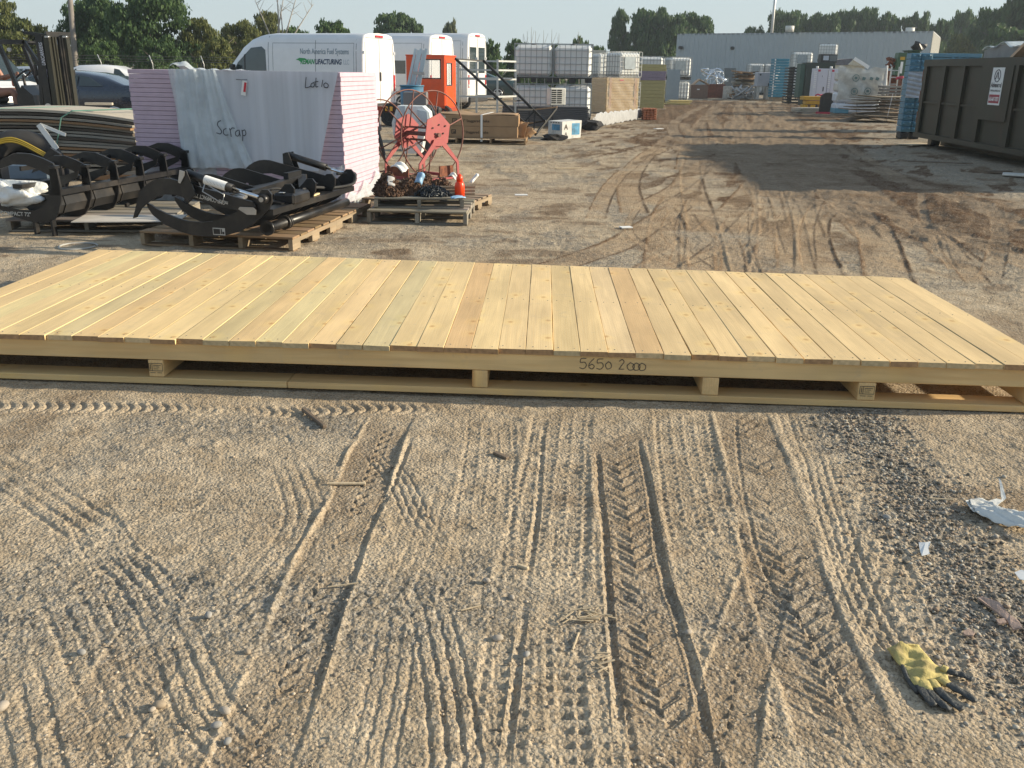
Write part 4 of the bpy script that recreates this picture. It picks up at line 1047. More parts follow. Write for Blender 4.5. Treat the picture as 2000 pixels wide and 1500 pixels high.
def wheel(parent, x, y, r, rimm=RIMM):
    t = MB().tube([(x, y - .10, r), (x, y - .08, r), (x, y + .08, r), (x, y + .10, r)], [r * .9, r, r, r * .9], 24).build('tyre', RUBBER, parent)
    mb = MB(); mb.cyl((x, y - .105, r), (x, y + .105, r), r * .30, 12)
    for k in range(5):
        a = k * 2 * math.pi / 5 + .3
        for s_ in (-1, 1): mb.beam((x, y + s_ * .105, r), (x + r * .62 * math.cos(a), y + s_ * .105, r + r * .62 * math.sin(a)), .05, .02, up=(0, 1, 0))
    mb.tube([(x + r * .64 * math.cos(i * .393), y + .10, r + r * .64 * math.sin(i * .393)) for i in range(16)], .022, 6, close=True)
    mb.tube([(x + r * .64 * math.cos(i * .393), y - .10, r + r * .64 * math.sin(i * .393)) for i in range(16)], .022, 6, close=True)
    mb.build('rim', rimm, t)
def van(loc, rz, L_, w, h, label, rear_glass=False, side_glass=False, cab=True):
    o = empty('cargo_van', loc, label, 'van', 'white vans parked in a row', rz)
    P = lambda k, hh, ww=1: [(y * ww, z) for y, z in van_profile(w, hh)]
    hood = 1.25
    st = [(0, P(0, h, .97)), (.06, P(0, h)), (.35, P(0, h)), (L_ - 2.4, P(0, h)), (L_ - 2.0, P(0, h - .04)), (L_ - 1.7, P(0, h - .14)), (L_ - 1.35, P(0, h - .36, .99)), (L_ - .98, P(0, max(h - .72, 1.62), .97))]
    def nose(x, z, ww): return (x, [(w * ww * .95, .32), (w * ww, .5), (w * ww, min(.9, z - .3)), (w * ww * .99, z - .22), (w * ww * .97, z - .15), (w * ww * .93, z - .09), (w * ww * .8, z - .04), (w * ww * .5, z - .01), (0, z)])
    st += [nose(L_ - .66, 1.42, .96), nose(L_ - .25, 1.20, .93), nose(L_ - .05, .95, .88), nose(L_, .80, .80)]
    loft(st, WHITE, 'body', o)
    # cab door glass
    side_panel([(L_ - 2.26, 1.24), (L_ - 2.24, h - .50), (L_ - 2.10, h - .40), (L_ - 1.72, h - .44), (L_ - 1.22, 1.62), (L_ - .98, 1.22)], w, h, .006, 'door_glass', GLASS, o)
    side_panel([(L_ - 1.50, 1.23), (L_ - 1.50, h - .62), (L_ - 1.46, h - .64), (L_ - 1.46, 1.23)], w, h, .012, 'door_trim', TRIM, o)
    seam = MB()
    def sv(x, z0=.45, z1=None, t=.012):
        z1 = z1 or h - .10; zs = [z0 + (z1 - z0) * k / 10 for k in range(11)]
        for a, b in zip(zs[:-1], zs[1:]): seam.beam((x, side_y(w, h, a) + .001, a), (x, side_y(w, h, b) + .001, b), t, .006, up=(0, 1, 0))
    def sh(x0, x1, z, t=.010): seam.beam((x0, side_y(w, h, z) + .001, z), (x1, side_y(w, h, z) + .001, z), .006, t)
    sv(L_ - 2.34); sv(L_ - 4.0, .5, h - .03); sv(.22, .45, h - .2); sh(.30, L_ - 2.5, h - .30); sh(.3, L_ - 2.5, .95); sv(.30, .95, h - .30, .008); sv(L_ - 2.5, .95, h - .3, .008)
    seam.build('door_seam', SEAM, o)
    # rear doors
    RW = w * .97
    sm = MB(); sm.beam((-.004, 0, .55), (-.004, 0, h - .16), .006, .014, up=(1, 0, 0))
    for s_ in (-1, 1): sm.beam((-.004, s_ * RW * .88, .55), (-.004, s_ * RW * .84, h - .26), .006, .012, up=(1, 0, 0))
    sm.beam((-.004, -RW * .8, h - .14), (-.004, RW * .8, h - .14), .006, .012); sm.build('rear_door_seam', SEAM, o)
    for s_ in (-1, 1):
        MB().bx(-.02, .03, s_ * RW * .90 - .05, s_ * RW * .90 + .05, .85, 1.32, .01).build('tail_light', REDL, o)
        if rear_glass: MB().bx(-.012, .02, min(s_ * .10, s_ * .76), max(s_ * .10, s_ * .76), 1.38, h - .50, .02).build('rear_glass', GLASS, o)
        for zz in (.9, 1.9): MB().bx(-.03, .01, s_ * RW * .93 - .02, s_ * RW * .93 + .02, zz, zz + .08).build('hinge', WHITE, o)
    MB().bx(-.03, .02, -.22, .22, h - .12, h - .06, .01).build('brake_light', REDL, o)
    MB().bx(-.10, .10, -w * .92, w * .92, .32, .52, .03).build('bumper', TRIM, o)
    MB().bx(-.03, .0, -.06, .02, 1.15, 1.40, .01).build('door_handle', TRIM, o)
    if side_glass:
        for a, b in ((L_ - 3.9, L_ - 2.6), (L_ - 5.0, L_ - 4.05)): side_panel([(a, 1.35), (a, h - .85), (b, h - .85), (b, 1.35)], w, h, .006, 'side_glass', GLASS, o)
    MB().box((L_ - 1.15, w + .14, 1.42), (.12, .18, .30), None, .03).build('mirror', TRIM, o)
    MB().beam((.5, w + .004, .72), (L_ - 1.4, w + .004, .72), .02, .10).build('side_moulding', TRIM, o)
    for x in (1.0, L_ - 1.0):
        for s_ in (-1, 1): wheel(o, x, s_ * (w - .10), .35)
    return o
def gx(px, Y, z=1.5):
    """x of a point seen in this column at distance Y"""
    lo = W(px, 138, Y); return lo.x
VW, VL = .98, 5.6
v1 = van((gx(708, 28), 28, 0), R(180 - 22), VL, VW, 2.48, 'white van with North America Fuel Systems lettering, behind the pink foam stack')
v2 = van((gx(838, 32.5), 32.5, 0), R(180 - 22), 5.9, VW, 2.62, 'white high roof van with dark side windows, behind the orange cab', side_glass=True)
v3 = van((gx(913, 37), 37, 0), R(180 - 20), 5.9, VW, 2.84, 'tallest white van, with red tail light and rear windows, furthest right of the three', rear_glass=True)
# the local origin is the middle of the rear face; shift so that the near rear corner sits there
for v, a in ((v1, 22), (v2, 22), (v3, 20)):
    v.location.x += math.sin(R(a)) * VW; v.location.y += math.cos(R(a)) * VW
LG = mat('grey_lettering', (.16, .24, .30), .5); LB = mat('navy_lettering', (.03, .06, .12), .5); LGR = mat('green_lettering', (.03, .32, .10), .5); LGR2 = mat('pale_lettering_grey', (.42, .50, .56), .5)
def van_text(body, size, m, x, z, wid, shear=0, bold=0, nm='lettering'):
    y = side_y(VW, 2.48, z) + .006
    q = text_part(nm, body, size, m, v1, Matrix(), shear=shear, bold=bold); xs = [v.co.x for v in q.data.vertices]
    q.data.transform(plane_m((x, y, z), (-1, 0, 0), (0, 1, .05)) @ Matrix.Diagonal((wid / (max(xs) - min(xs)), 1, 1, 1)) @ Matrix.Translation((-min(xs), 0, 0))); return q
# lettering sits on the rear half of the flank
x_t = 2.12
van_text('North America Fuel Systems', .22, LG, x_t, 1.88, 1.66, bold=.001)
van_text('REMAN', .20, LGR, x_t, 1.60, .50, .2, .006)
van_text('UFACTURING', .20, LB, x_t - .52, 1.60, .90, .2, .006)
van_text('LLC', .19, LGR2, x_t - 1.48, 1.60, .19)
lf = MB().prism([(.0, .0), (.14, .05), (.32, .04), (.40, .0), (.26, -.02), (.16, -.06), (.10, -.02)], 0, .004, (Vector((x_t + .16, side_y(VW, 2.48, 1.7) + .006, 1.72)), Vector((-1, 0, 0)), Vector((0, 0, 1)), Vector((0, 1, 0))))
lf.build('leaf_mark', LGR, v1)

def sedan(name, loc, rz, m, label, L_=4.9, w=.92, hr=1.42, cat='car', group=None, suv=False):
    o = empty(name, loc, label, cat, group, rz)
    if suv: prof = [(0, .9, .9), (.05, 1.05, 1.15), (.25, 1.08, hr - .25), (.7, 1.08, hr - .02), (1.8, 1.08, hr), (2.9, 1.06, hr - .03), (3.4, 1.05, hr - .30), (3.85, 1.03, 1.12), (4.4, .95, 1.02), (4.7, .85, .90), (L_, .7, .72)]
    else: prof = [(0, .80, .82), (.08, .95, 1.0), (.75, .98, 1.06), (1.25, .97, 1.25), (1.75, .97, hr - .03), (2.2, .96, hr), (2.8, .95, hr - .02), (3.3, .94, hr - .22), (3.75, .93, 1.0), (4.4, .85, .90), (4.8, .72, .78), (L_, .62, .66)]
    def sec(x, zb, zt):
        ww = w * (1 if .3 < x < L_ - .5 else .93); tz = max(zt, zb + .02)
        k = min(1, max(0, (tz - zb) / .35)); wt = ww * (1 - .24 * k)
        return (x, [(ww * .93, .25), (ww, .38), (ww, zb * .8), (ww * .985, zb), (ww * .97 - (ww * .97 - wt) * .5, zb + (tz - zb) * .5), (wt, tz - .05 * k - .005), (wt * .8, tz - .012 * k - .002), (0, tz)])
    loft([sec(*p) for p in prof], m, 'body', o)
    def sy(z, x): # flank
        zb = .97; 
        return w * .985 - (w * .24) * max(0, (z - zb)) / .45 * 1.02
    def pane(pts, nm='side_window'):
        for s_ in (1, -1):
            mb = MB(); A = [mb.bm.verts.new((x, s_ * (sy(z, x) + .012), z)) for x, z in pts]; B = [mb.bm.verts.new((x, s_ * (sy(z, x) - .02), z)) for x, z in pts]
            mb.bm.faces.new(A); mb.bm.faces.new(B[::-1]); n = len(pts)
            for i in range(n): mb.bm.faces.new((A[i], A[(i + 1) % n], B[(i + 1) % n], B[i]))
            mb.build(nm, GLASS, o)
    if suv:
        pane([(.55, 1.10), (.62, hr - .12), (1.75, hr - .10), (1.75, 1.10)]); pane([(1.82, 1.10), (1.82, hr - .10), (2.75, hr - .12), (2.75, 1.10)]); pane([(2.82, 1.09), (2.82, hr - .13), (3.15, hr - .25), (3.55, 1.09)])
    else:
        pane([(1.18, 1.02), (1.55, hr - .14), (1.75, hr - .10), (1.75, 1.02)]); pane([(1.80, 1.02), (1.80, hr - .10), (2.35, hr - .08), (2.35, 1.02)]); pane([(2.42, 1.02), (2.42, hr - .08), (2.85, hr - .13), (3.45, 1.02)])
    mb = MB(); z0 = 1.07; mb.prism([(w * .60, hr - .08), (-w * .60, hr - .08), (-w * .78, 0 + z0), (w * .78, z0)], 0, .01, (Vector((0, 0, 0)), Vector((0, 1, 0)), Vector((0, 0, 1)), Vector((1, 0, 0))))
    bm_ = mb.bm
    for v in bm_.verts:
        t = (v.co.z - z0) / (hr - .08 - z0); v.co.x += (3.80 if not suv else 3.90) - t * (.72 if not suv else .68) + .02; v.co.z += .015
    mb.build('windscreen', GLASS, o)
    seam = MB()
    for x in (1.78, 2.38): 
        for s_ in (1, -1): seam.beam((x, s_ * (w + .001), .35), (x, s_ * (w + .001), .95), .008, .004, up=(0, 1, 0))
    seam.build('door_seam', SEAM, o)
    for x in (1.85, 2.75): MB().bx(x, x + .18, w - .01, w + .025, .80, .84, .008).build('door_handle', m, o)
    for x in (.95, L_ - .95):
        for s_ in (1, -1): wheel(o, x, s_ * (w - .09), .34)
    for s_ in (1, -1):
        MB().bx(-.01, .10, s_ * w * .72 - .16, s_ * w * .72 + .16, .72, .88, .02).build('tail_light', REDL, o)
        MB().box((L_ - 1.55, s_ * (w + .08), 1.02), (.12, .16, .12), None, .02).build('mirror', m, o)
    return o
NAVY = mat('navy_paint', (.012, .022, .045), .22, var=.05, coat=.8); SILV = mat('silver_paint', (.42, .46, .50), .28, .3, var=.04, coat=.6)
wp = G(232, 228, .34)
sedan('blue_sedan', (wp.x + .95, wp.y + .8, 0), R(180 - 3), NAVY, 'dark navy sedan between the forklift mast and the pink foam stack', hr=1.36)
p = W(240, 140, 27); sedan('silver_sedan', (p.x, p.y, 0), R(180), SILV, 'silver sedan, only its roof showing behind the navy sedan', hr=1.44)
p = W(345, 140, 31); sedan('white_sedan', (p.x, p.y, 0), R(180 + 4), WHITE, 'white car whose rounded roof shows left of the torn plastic', hr=1.50)
p = W(100, 140, 24); sedan('white_suv', (p.x - 3.6, p.y, 0), R(-30), WHITE, 'white sport utility car behind the forklift cab', hr=1.76, suv=True, L_=4.7)
p = W(1008, 150, 52); sedan('dark_sedan', (p.x, p.y, 0), R(180), mat('teal_paint', (.02, .05, .055), .3, coat=.6), 'dark car seen through the pale scaffold, left of the white tanks', hr=1.5)

# ------------------------------------------------------------------ forklift and its driver
def Wl(px, py, Y, o): return W(px, py, Y) - Vector(o)
FY = 17.6; fo = Vector((gx(30, FY), FY, 0))
fk = empty('forklift', fo, 'black forklift at the left edge with its mast raised to cab height', 'forklift')
MGR = mat('mast_steel', (.048, .047, .036), .45, .5, var=.2, stretch=(3, 3, .3))
def FP(px, py, dy=0): return W(px, py, FY + dy) - fo
# mast: two outer channels, two inner ones
for (xa, xb, xc, xd, dy) in ((92, 100, 100.5, 106.5, 0), (127, 132, 131, 140, .35)):
    t0, b0 = FP(xa, 69, dy), FP((xa + 8) if dy == 0 else 134, 250, dy)
    MB().beam((t0.x, t0.y, t0.z), (t0.x + .01, b0.y, .05), .09, .14, up=(0, 1, 0)).build('mast_channel', MGR, fk)
t0 = FP(78, 69); MB().beam((t0.x, t0.y + .01, t0.z), (t0.x + .02, t0.y + .01, .05), .12, .17, up=(0, 1, 0)).build('mast_side_plate', BLACK, fk)
for px_, dy, m_ in ((101, .06, MGR), (106, .12, MGR), (114, .2, BLACK), (119, .25, BLACK), (123, .3, BLACK)):
    t0 = FP(px_, 72, dy); MB().beam(t0, (t0.x + .015, t0.y, .05), .045, .055, up=(0, 1, 0)).build('inner_mast_rail', m_, fk)
for z_ in (2.0, 1.35, .6):
    a, b = FP(90, 72, .15), FP(137, 72, .45); MB().beam((a.x, a.y, z_), (b.x, b.y, z_), .06, .10).build('mast_cross_bar', BLACK, fk)
a = FP(98, 72, .02)
for k in range(2):
    for xx in (91.5, 126.5):
        q = FP(xx + 4 * k, 72, -.05); MB().cyl((q.x, q.y - .06, q.z), (q.x, q.y + .02, q.z), .018, 10).build('mast_roller', STEEL, fk)
hh = MB()
for k, px_ in enumerate((109, 112, 117, 120)):
    q = FP(px_, 150, .22); hh.tube(smooth_path([Vector((q.x, q.y, .2)), Vector((q.x, q.y, 1.15)), Vector((q.x + .03, q.y, 1.28)), Vector((q.x + .07, q.y, 1.12)), Vector((q.x + .07, q.y, .3))], 6), .014, 7)
hh.build('mast_hose', MGR, fk)
MB().cyl(FP(113, 75, .22), FP(113, 260, .22), .03, 12).build('lift_cylinder', CHROME, fk)
# chassis, counterweight, cowl, overhead guard
a = FP(-100, 200); b = FP(62, 235)
MB().bx(a.x, b.x, a.y - .1, a.y + .95, .25, .78, .05).build('chassis', BLACK, fk)
MB().bx(a.x - .5, a.x + .25, a.y - .1, a.y + .95, .3, 1.05, .10).build('counterweight', BLACK, fk)
q = FP(35, 190); MB().prism([(0, .5), (.35, .5), (.30, .95), (.12, 1.12), (.0, .9)], -.05, .8, (Vector((q.x, q.y, 0)), Vector((1, 0, 0)), Vector((0, 0, 1)), Vector((0, 1, 0)))).build('dash_cowl', BLACK, fk)
gd = MB(); r0, r1 = FP(-60, 79), FP(49, 82)
for dy in (0, .85): gd.beam((r0.x, r0.y + dy, r0.z), (r1.x, r1.y + dy, r1.z), .06, .07)
for k in range(6): xx = r0.x + (r1.x - r0.x) * (k + .5) / 6; gd.beam((xx, r0.y, r0.z), (xx, r0.y + .85, r0.z), .03, .03)
for dy in (0, .85):
    gd.beam(FP(46, 80) + Vector((0, dy, 0)), FP(78, 128) + Vector((0, dy, 0)), .06, .06); gd.beam(FP(78, 128) + Vector((0, dy, 0)), FP(84, 215) + Vector((0, dy, 0)), .06, .06)
    gd.beam(FP(-2, 86) + Vector((0, dy, 0)), FP(62, 235) + Vector((0, dy, 0)), .07, .06); gd.beam(FP(-60, 80) + Vector((0, dy, 0)), FP(-75, 200) + Vector((0, dy, 0)), .06, .06)
gd.build('overhead_guard', BLACK, fk)
MB().beam(FP(48, 64, .2), FP(90, 69, .2), .08, .05).build('guard_plate', BLACK, fk)
MB().tube([FP(45, 147, .4) + Vector((.16 * math.cos(t) * .8, .16 * math.sin(t), .10 * math.cos(t))) for t in [i * math.pi / 8 for i in range(16)]], .016, 8, close=True).build('steering_wheel', BLACK, fk)
MB().cyl(FP(45, 147, .4), FP(52, 180, .4), .025, 10).build('steering_column', BLACK, fk)
MB().box(FP(70, 137, 0), (.06, .05, .20), None, .015).build('mirror', BLACK, fk)
MB().cyl(FP(17, 97), FP(17, 97) + Vector((0, .04, 0)), .035, 14).build('work_lamp', STEEL, fk)
MB().cyl(FP(94, 208, -.1), FP(94, 208, .05), .055, 14).build('tilt_pin', STEEL, fk)
MB().cyl(FP(60, 225, .1), FP(92, 212, .0), .03, 10).build('tilt_cylinder', STEEL, fk)
MB().box(FP(88, 143, -.07), (.075, .005, .14)).build('sticker', mat('lilac_label', (.42, .40, .60), .5), fk)
sk = MB().box(FP(91, 184, -.07), (.075, .005, .24)).build('warning_sticker', mat('lilac_label', (.42, .40, .60), .5), fk)
for k in range(3): q = FP(91, 176 + 8 * k, -.075); MB().box(q, (.035, .004, .04), Matrix.Rotation(.6, 3, 'Y')).build('warning_mark', BLACK, sk)
MB().box(FP(94, 223, -.07), (.07, .005, .08)).build('data_plate', STEEL, fk)
q = FP(87.5, 128, -.07); text_part('lettering', 'UNICARRIERS', .088, mat('silver_lettering', (.55, .58, .66), .4), fk, plane_m((q.x + .02, q.y - .01, q.z), (-.03, 0, 1), (0, -1, 0)), sx=.72, shear=.2, bold=.001)
for xx in (a.x + .1, b.x + .35):
    for dy in (-.05, .8): wheel(fk, xx, a.y + dy, .28, TRIM)
MB().bx(a.x + .15, a.x + .75, a.y + .2, a.y + .75, .78, .95, .05).build('seat', TRIM, fk)
# driver: only arm, lap and part of the trunk are inside the picture
SKIN = mat('skin', (.34, .17, .12), .55, var=.12); SHIRT = mat('grey_brown_shirt', (.16, .11, .10), .9, var=.3, scale=14, bump=.2)
def skin_fig(name, J, E_, m, parent=None, root=0, sub=2):
    me = bpy.data.meshes.new(name); me.from_pydata([j[:3] for j in J], E_, [])
    o = bpy.data.objects.new(name, me); C.objects.link(o)
    o.modifiers.new('skin', 'SKIN'); 
    for i, j in enumerate(J):
        sv_ = me.skin_vertices[0].data[i]; sv_.radius = (j[3], j[4] if len(j) > 4 else j[3]); sv_.use_root = (i == root)
    o.modifiers.new('sub', 'SUBSURF').levels = sub; o.modifiers['sub'].render_levels = sub
    dg = bpy.context.evaluated_depsgraph_get(); m2 = bpy.data.meshes.new_from_object(o.evaluated_get(dg)); bpy.data.objects.remove(o)
    m2.materials.clear(); m2.materials.append(m); m2.polygons.foreach_set('use_smooth', [True] * len(m2.polygons))
    o = bpy.data.objects.new(name, m2); C.objects.link(o)
    if parent: o.parent = parent
    return o
hp = FP(-14, 175, .42) + fo   # hips on the seat
px0 = hp.x; py0 = hp.y; pz0 = .98
J = [(px0, py0, pz0, .15, .12), (px0 - .02, py0, pz0 + .22, .14, .11), (px0 - .02, py0, pz0 + .42, .17, .12), (px0 - .01, py0, pz0 + .54, .06, .06), (px0 + .0, py0, pz0 + .64, .075, .09), (px0 + .01, py0, pz0 + .76, .085, .10), (px0, py0, pz0 + .83, .05, .06),
     (px0 - .01, py0 - .20, pz0 + .47, .065), (px0 + .10, py0 - .24, pz0 + .22, .048), (px0 + .33, py0 - .12, pz0 + .28, .036), (px0 + .42, py0 - .08, pz0 + .31, .035, .022),
     (px0 - .01, py0 + .20, pz0 + .47, .065), (px0 + .10, py0 + .24, pz0 + .24, .048), (px0 + .33, py0 + .12, pz0 + .30, .036), (px0 + .42, py0 + .08, pz0 + .33, .035, .022),
     (px0 + .05, py0 - .11, pz0 - .02, .10), (px0 + .46, py0 - .13, pz0 + .03, .072), (px0 + .50, py0 - .13, pz0 - .36, .05), (px0 + .62, py0 - .13, pz0 - .42, .04, .035),
     (px0 + .05, py0 + .11, pz0 - .02, .10), (px0 + .46, py0 + .13, pz0 + .03, .072), (px0 + .50, py0 + .13, pz0 - .36, .05), (px0 + .62, py0 + .13, pz0 - .42, .04, .035)]
E2 = [(0, 1), (1, 2), (2, 3), (3, 4), (4, 5), (5, 6), (2, 7), (7, 8), (8, 9), (9, 10), (2, 11), (11, 12), (12, 13), (13, 14), (0, 15), (15, 16), (16, 17), (17, 18), (0, 19), (19, 20), (20, 21), (21, 22)]
per = skin_fig('person', J, E2, SKIN); tag(per, 'forklift driver in a brown shirt, bare arm and thigh showing at the left edge', 'person')
def cloth(name, idx, ed, grow, m):
    mp_ = {k: i for i, k in enumerate(idx)}
    return skin_fig(name, [(*J[k][:3], *[r + grow for r in J[k][3:]]) for k in idx], [(mp_[a_], mp_[b_]) for a_, b_ in ed], m, per)
cloth('shirt', [1, 2, 7, 8, 11, 12, 0], [(1, 2), (2, 7), (2, 11), (0, 1)] + [], .014, SHIRT) if False else None
cloth('shirt', [0, 1, 2, 7, 11], [(0, 1), (1, 2), (2, 7), (2, 11)], .016, SHIRT)
cloth('cap', [5, 6], [(5, 6)], .018, mat('dark_cap', (.03, .03, .035), .9))
for k in range(4):
    for s_, b_ in ((-1, 10), (1, 14)):
        h_ = Vector(J[b_][:3]); d = (k - 1.5) * .018
        skin_fig('finger', [(h_.x + .01, h_.y + d * .3, h_.z + d, .010), (h_.x + .055, h_.y + d * .3, h_.z + d + .006, .009), (h_.x + .07 - .004 * k, h_.y + d * .3 + .01, h_.z + d - .02, .008)], [(0, 1), (1, 2)], SKIN, per, sub=1)
ovr = FP(27, 160, .1) + fo
tag(MB().box(ovr, (.06, .08, .16), None, .02).build('orange_flask', mat('orange_flask', (.5, .12, .05), .5)), 'small orange flask beside the forklift driver', 'flask')

# ------------------------------------------------------------------ reel, stand, white tank, machinery
REDP = mat('faded_red_paint', (.36, .065, .07), .55, var=.12, dirt=(.28, .09, .06), dscale=6, damt=.6)
rc = Vector((-1.15, 13.55, 0)); ax = Vector((-.74, .67, 0)).normalized(); tn = Vector((ax.y, -ax.x, 0)); up = Vector((0, 0, 1))
reel = empty('hose_reel', rc, 'red steel hose reel with two thin hoops and hexagonal side plates', 'hose reel')
RC = .62
def ringp(o, r, n=48): return [o + tn * (r * math.cos(i * 2 * math.pi / n)) + up * (r * math.sin(i * 2 * math.pi / n)) for i in range(n)]
HSTL = mat('hoop_steel', (.16, .07, .055), .6, .3, var=.3)
for s_ in (0.04, .55):
    o_ = ax * s_ + up * RC
    h = MB().tube(ringp(o_, .60), .0105, 7, close=True).build('hoop', HSTL, reel)
    mb = MB()
    for k in range(6):
        a_ = k * math.pi / 3 + .35; mb.tube([o_ + (tn * math.cos(a_) + up * math.sin(a_)) * .08, o_ + (tn * math.cos(a_) + up * math.sin(a_)) * .595], .010, 6)
    mb.build('spoke', HSTL, h)
def hexpl(o_, r, t, name, cut=0):
    pts = [(r * 1.0 * math.cos(a_), r * math.sin(a_)) for a_ in [R(20 + 60 * k) for k in range(6)]]
    return MB().prism(pts, 0, t, (o_, tn, up, ax)).build(name, REDP, reel)
hexpl(ax * (-.06) + up * (RC + .05), .255, .012, 'side_plate'); hexpl(ax * (.60) + up * (RC + .02), .25, .012, 'side_plate')
for k in range(6): a_ = k * math.pi / 3; c_ = up * RC + (tn * math.cos(a_) + up * math.sin(a_)) * .10; MB().tube([c_ + ax * .0, c_ + ax * .58], .011, 6).build('drum_bar', HSTL, reel)
MB().tube([up * RC - ax * .1, up * RC + ax * .66], .03, 12).build('axle', HSTL, reel)
for k, (u_, v_) in enumerate(((-.10, .10), (.02, .14), (.10, .02), (-.05, .02), (.14, .12))):
    c_ = up * (RC + v_) + tn * u_ - ax * .075; MB().cyl(c_, c_ + ax * .01, .012, 10).build('bolt_hole', BLACK, reel)
for s_, w_ in ((-.09, 1), (.64, .8)):
    mb = MB(); o_ = ax * s_
    for sg in (-1, 1):
        mb.prism([(sg * .07, RC - .16), (sg * .12, RC - .10), (sg * .385, .24), (sg * .40, .0), (sg * .36, .0), (sg * .345, .22)], 0, .02, (o_, tn, up, ax))
    mb.prism([(-.10, RC - .06), (.10, RC - .06), (.14, RC - .15), (-.14, RC - .15)], -.002, .022, (o_, tn, up, ax))
    mb.build('side_frame', REDP, reel)
mb = MB()
for sg in (-1, 1): mb.beam(ax * -.09 + tn * (sg * .38) + up * .02, ax * .66 + tn * (sg * .38) + up * .02, .05, .04)
mb.beam(ax * -.09 - tn * .41 + up * .012, ax * -.09 + tn * .41 + up * .012, .05, .022); mb.beam(ax * .65 - tn * .41 + up * .012, ax * .65 + tn * .41 + up * .012, .05, .022)
mb.build('base_frame', REDP, reel)
MB().beam(ax * .02 + tn * .10 + up * .10, ax * .02 + tn * .37 + up * .10, .02, .15).build('ballast_plate', RUST, reel); mb = MB(); mb.beam(ax * .62 - tn * .38 + up * .09, ax * .15 - tn * .38 + up * .09, .015, .15); mb.build('ballast_plate', RUST, reel)
# black trestle and third hoop to the left
st = empty('steel_trestle', (-2.05, 13.9, 0), 'black steel trestle with splayed legs between the foam stack and the red reel', 'trestle')
mb = MB()
for a_, b_ in (((0, 0, .68), (-.16, -.05, 0)), ((.02, 0, .68), (.22, -.1, .0)), ((.02, .1, .66), (.14, .35, .0)), ((-.02, .1, .66), (-.12, .4, .0))): mb.beam(a_, b_, .035, .035)
mb.build('leg', BLACK, st); MB().box((.0, .02, .74), (.17, .1, .20), None, .01).build('head_plate', mat('grey_plate', (.16, .16, .17), .5), st)
tag(MB().tube([Vector((-2.02, 14.2, .55)) + tn * (.52 * math.cos(i * math.pi / 20)) + up * (.52 * math.sin(i * math.pi / 20)) for i in range(40)], .011, 7, close=True).build('steel_hoop', HSTL), 'single dark steel hoop leaning behind the trestle', 'hoop')
WPL = mat('white_plastic', (.74, .78, .78), .4, var=.03, coat=.2)
tk = empty('white_tank', (-1.80, 14.75, 0), 'white faceted plastic tank behind the red hose reel', 'tank')
def tkp(px, py): q = W(px, py, 14.75); return (q.x + 1.80, q.z)
body = [tkp(*q) for q in ((776, 207), (825, 208), (838, 220), (841, 243), (829, 262), (822, 300), (788, 300), (768, 262), (765, 240))]
MB().prism(body, 0, .5, (Vector((0, 0, 0)), Vector((1, 0, 0)), up, Vector((0, 1, 0)))).build('shell', WPL, tk)
for q in (((770, 240), (782, 207), (792, 207), (790, 240)), ((815, 214), (834, 218), (836, 238), (817, 238))):
    MB().prism([tkp(*k) for k in q], -.02, .01, (Vector((0, 0, 0)), Vector((1, 0, 0)), up, Vector((0, 1, 0)))).build('recess_panel', mat('pale_blue_plastic', (.50, .60, .66), .4), tk)
q = tkp(784, 242); MB().cyl((q[0], -.05, q[1]), (q[0], 0, q[1]), .035, 12).build('cap', BLACK, tk)
tag(MB().tube([W(800, 300, 13.2), W(770, 318, 13.2), W(742, 300, 14.2)], [.20, .22, .2], 12).build('canvas_roll', mat('cream_canvas', (.48, .44, .37), .9, bump=.4, bscale=9)), 'cream canvas bundle lying under the white tank', 'canvas') if False else None
# blue drum with bundled metal channels
BDR = mat('blue_drum', (.05, .17, .28), .45, var=.1, dirt=(.12, .12, .11), damt=.3)
dr = empty('blue_drum', (W(805, 200, 18.5).x, 18.5, 0), 'open blue drum holding a bundle of pale metal channels', 'drum')
mb = MB(); mb.tube([(0, 0, .02), (0, 0, .45), (0, 0, .9), (0, 0, 1.20)], [.20, .225, .22, .22], 26); mb.build('shell', BDR, dr)
mb = MB(); mb.tube([(.225 * math.cos(i * .3142), .225 * math.sin(i * .3142), 1.2) for i in range(20)], .014, 6, close=True); mb.build('rim', BDR, dr)
CHN = mat('zinc_channel', (.45, .55, .62), .35, .7, var=.2, stretch=(1, 1, .2))
bd = empty('channel_bundle', (dr.location.x, 18.5, 0), 'bundle of pale zinc channels leaning out of the blue drum', 'channels')
for k in range(5):
    a_ = Vector((-.12 + .055 * k, .02 * (k % 2), 1.0)); b_ = W(812 + 5.2 * k, 95 + (k % 2) * 3, 18.5) - bd.location
    MB().beam(a_, b_, .045, .05, up=(0, 1, 0)).build('channel', CHN, bd)
MB().beam(W(806, 142, 18.4) - bd.location, W(829, 144, 18.4) - bd.location, .05, .03, up=(0, 1, 0)).build('strap', STEEL, bd)
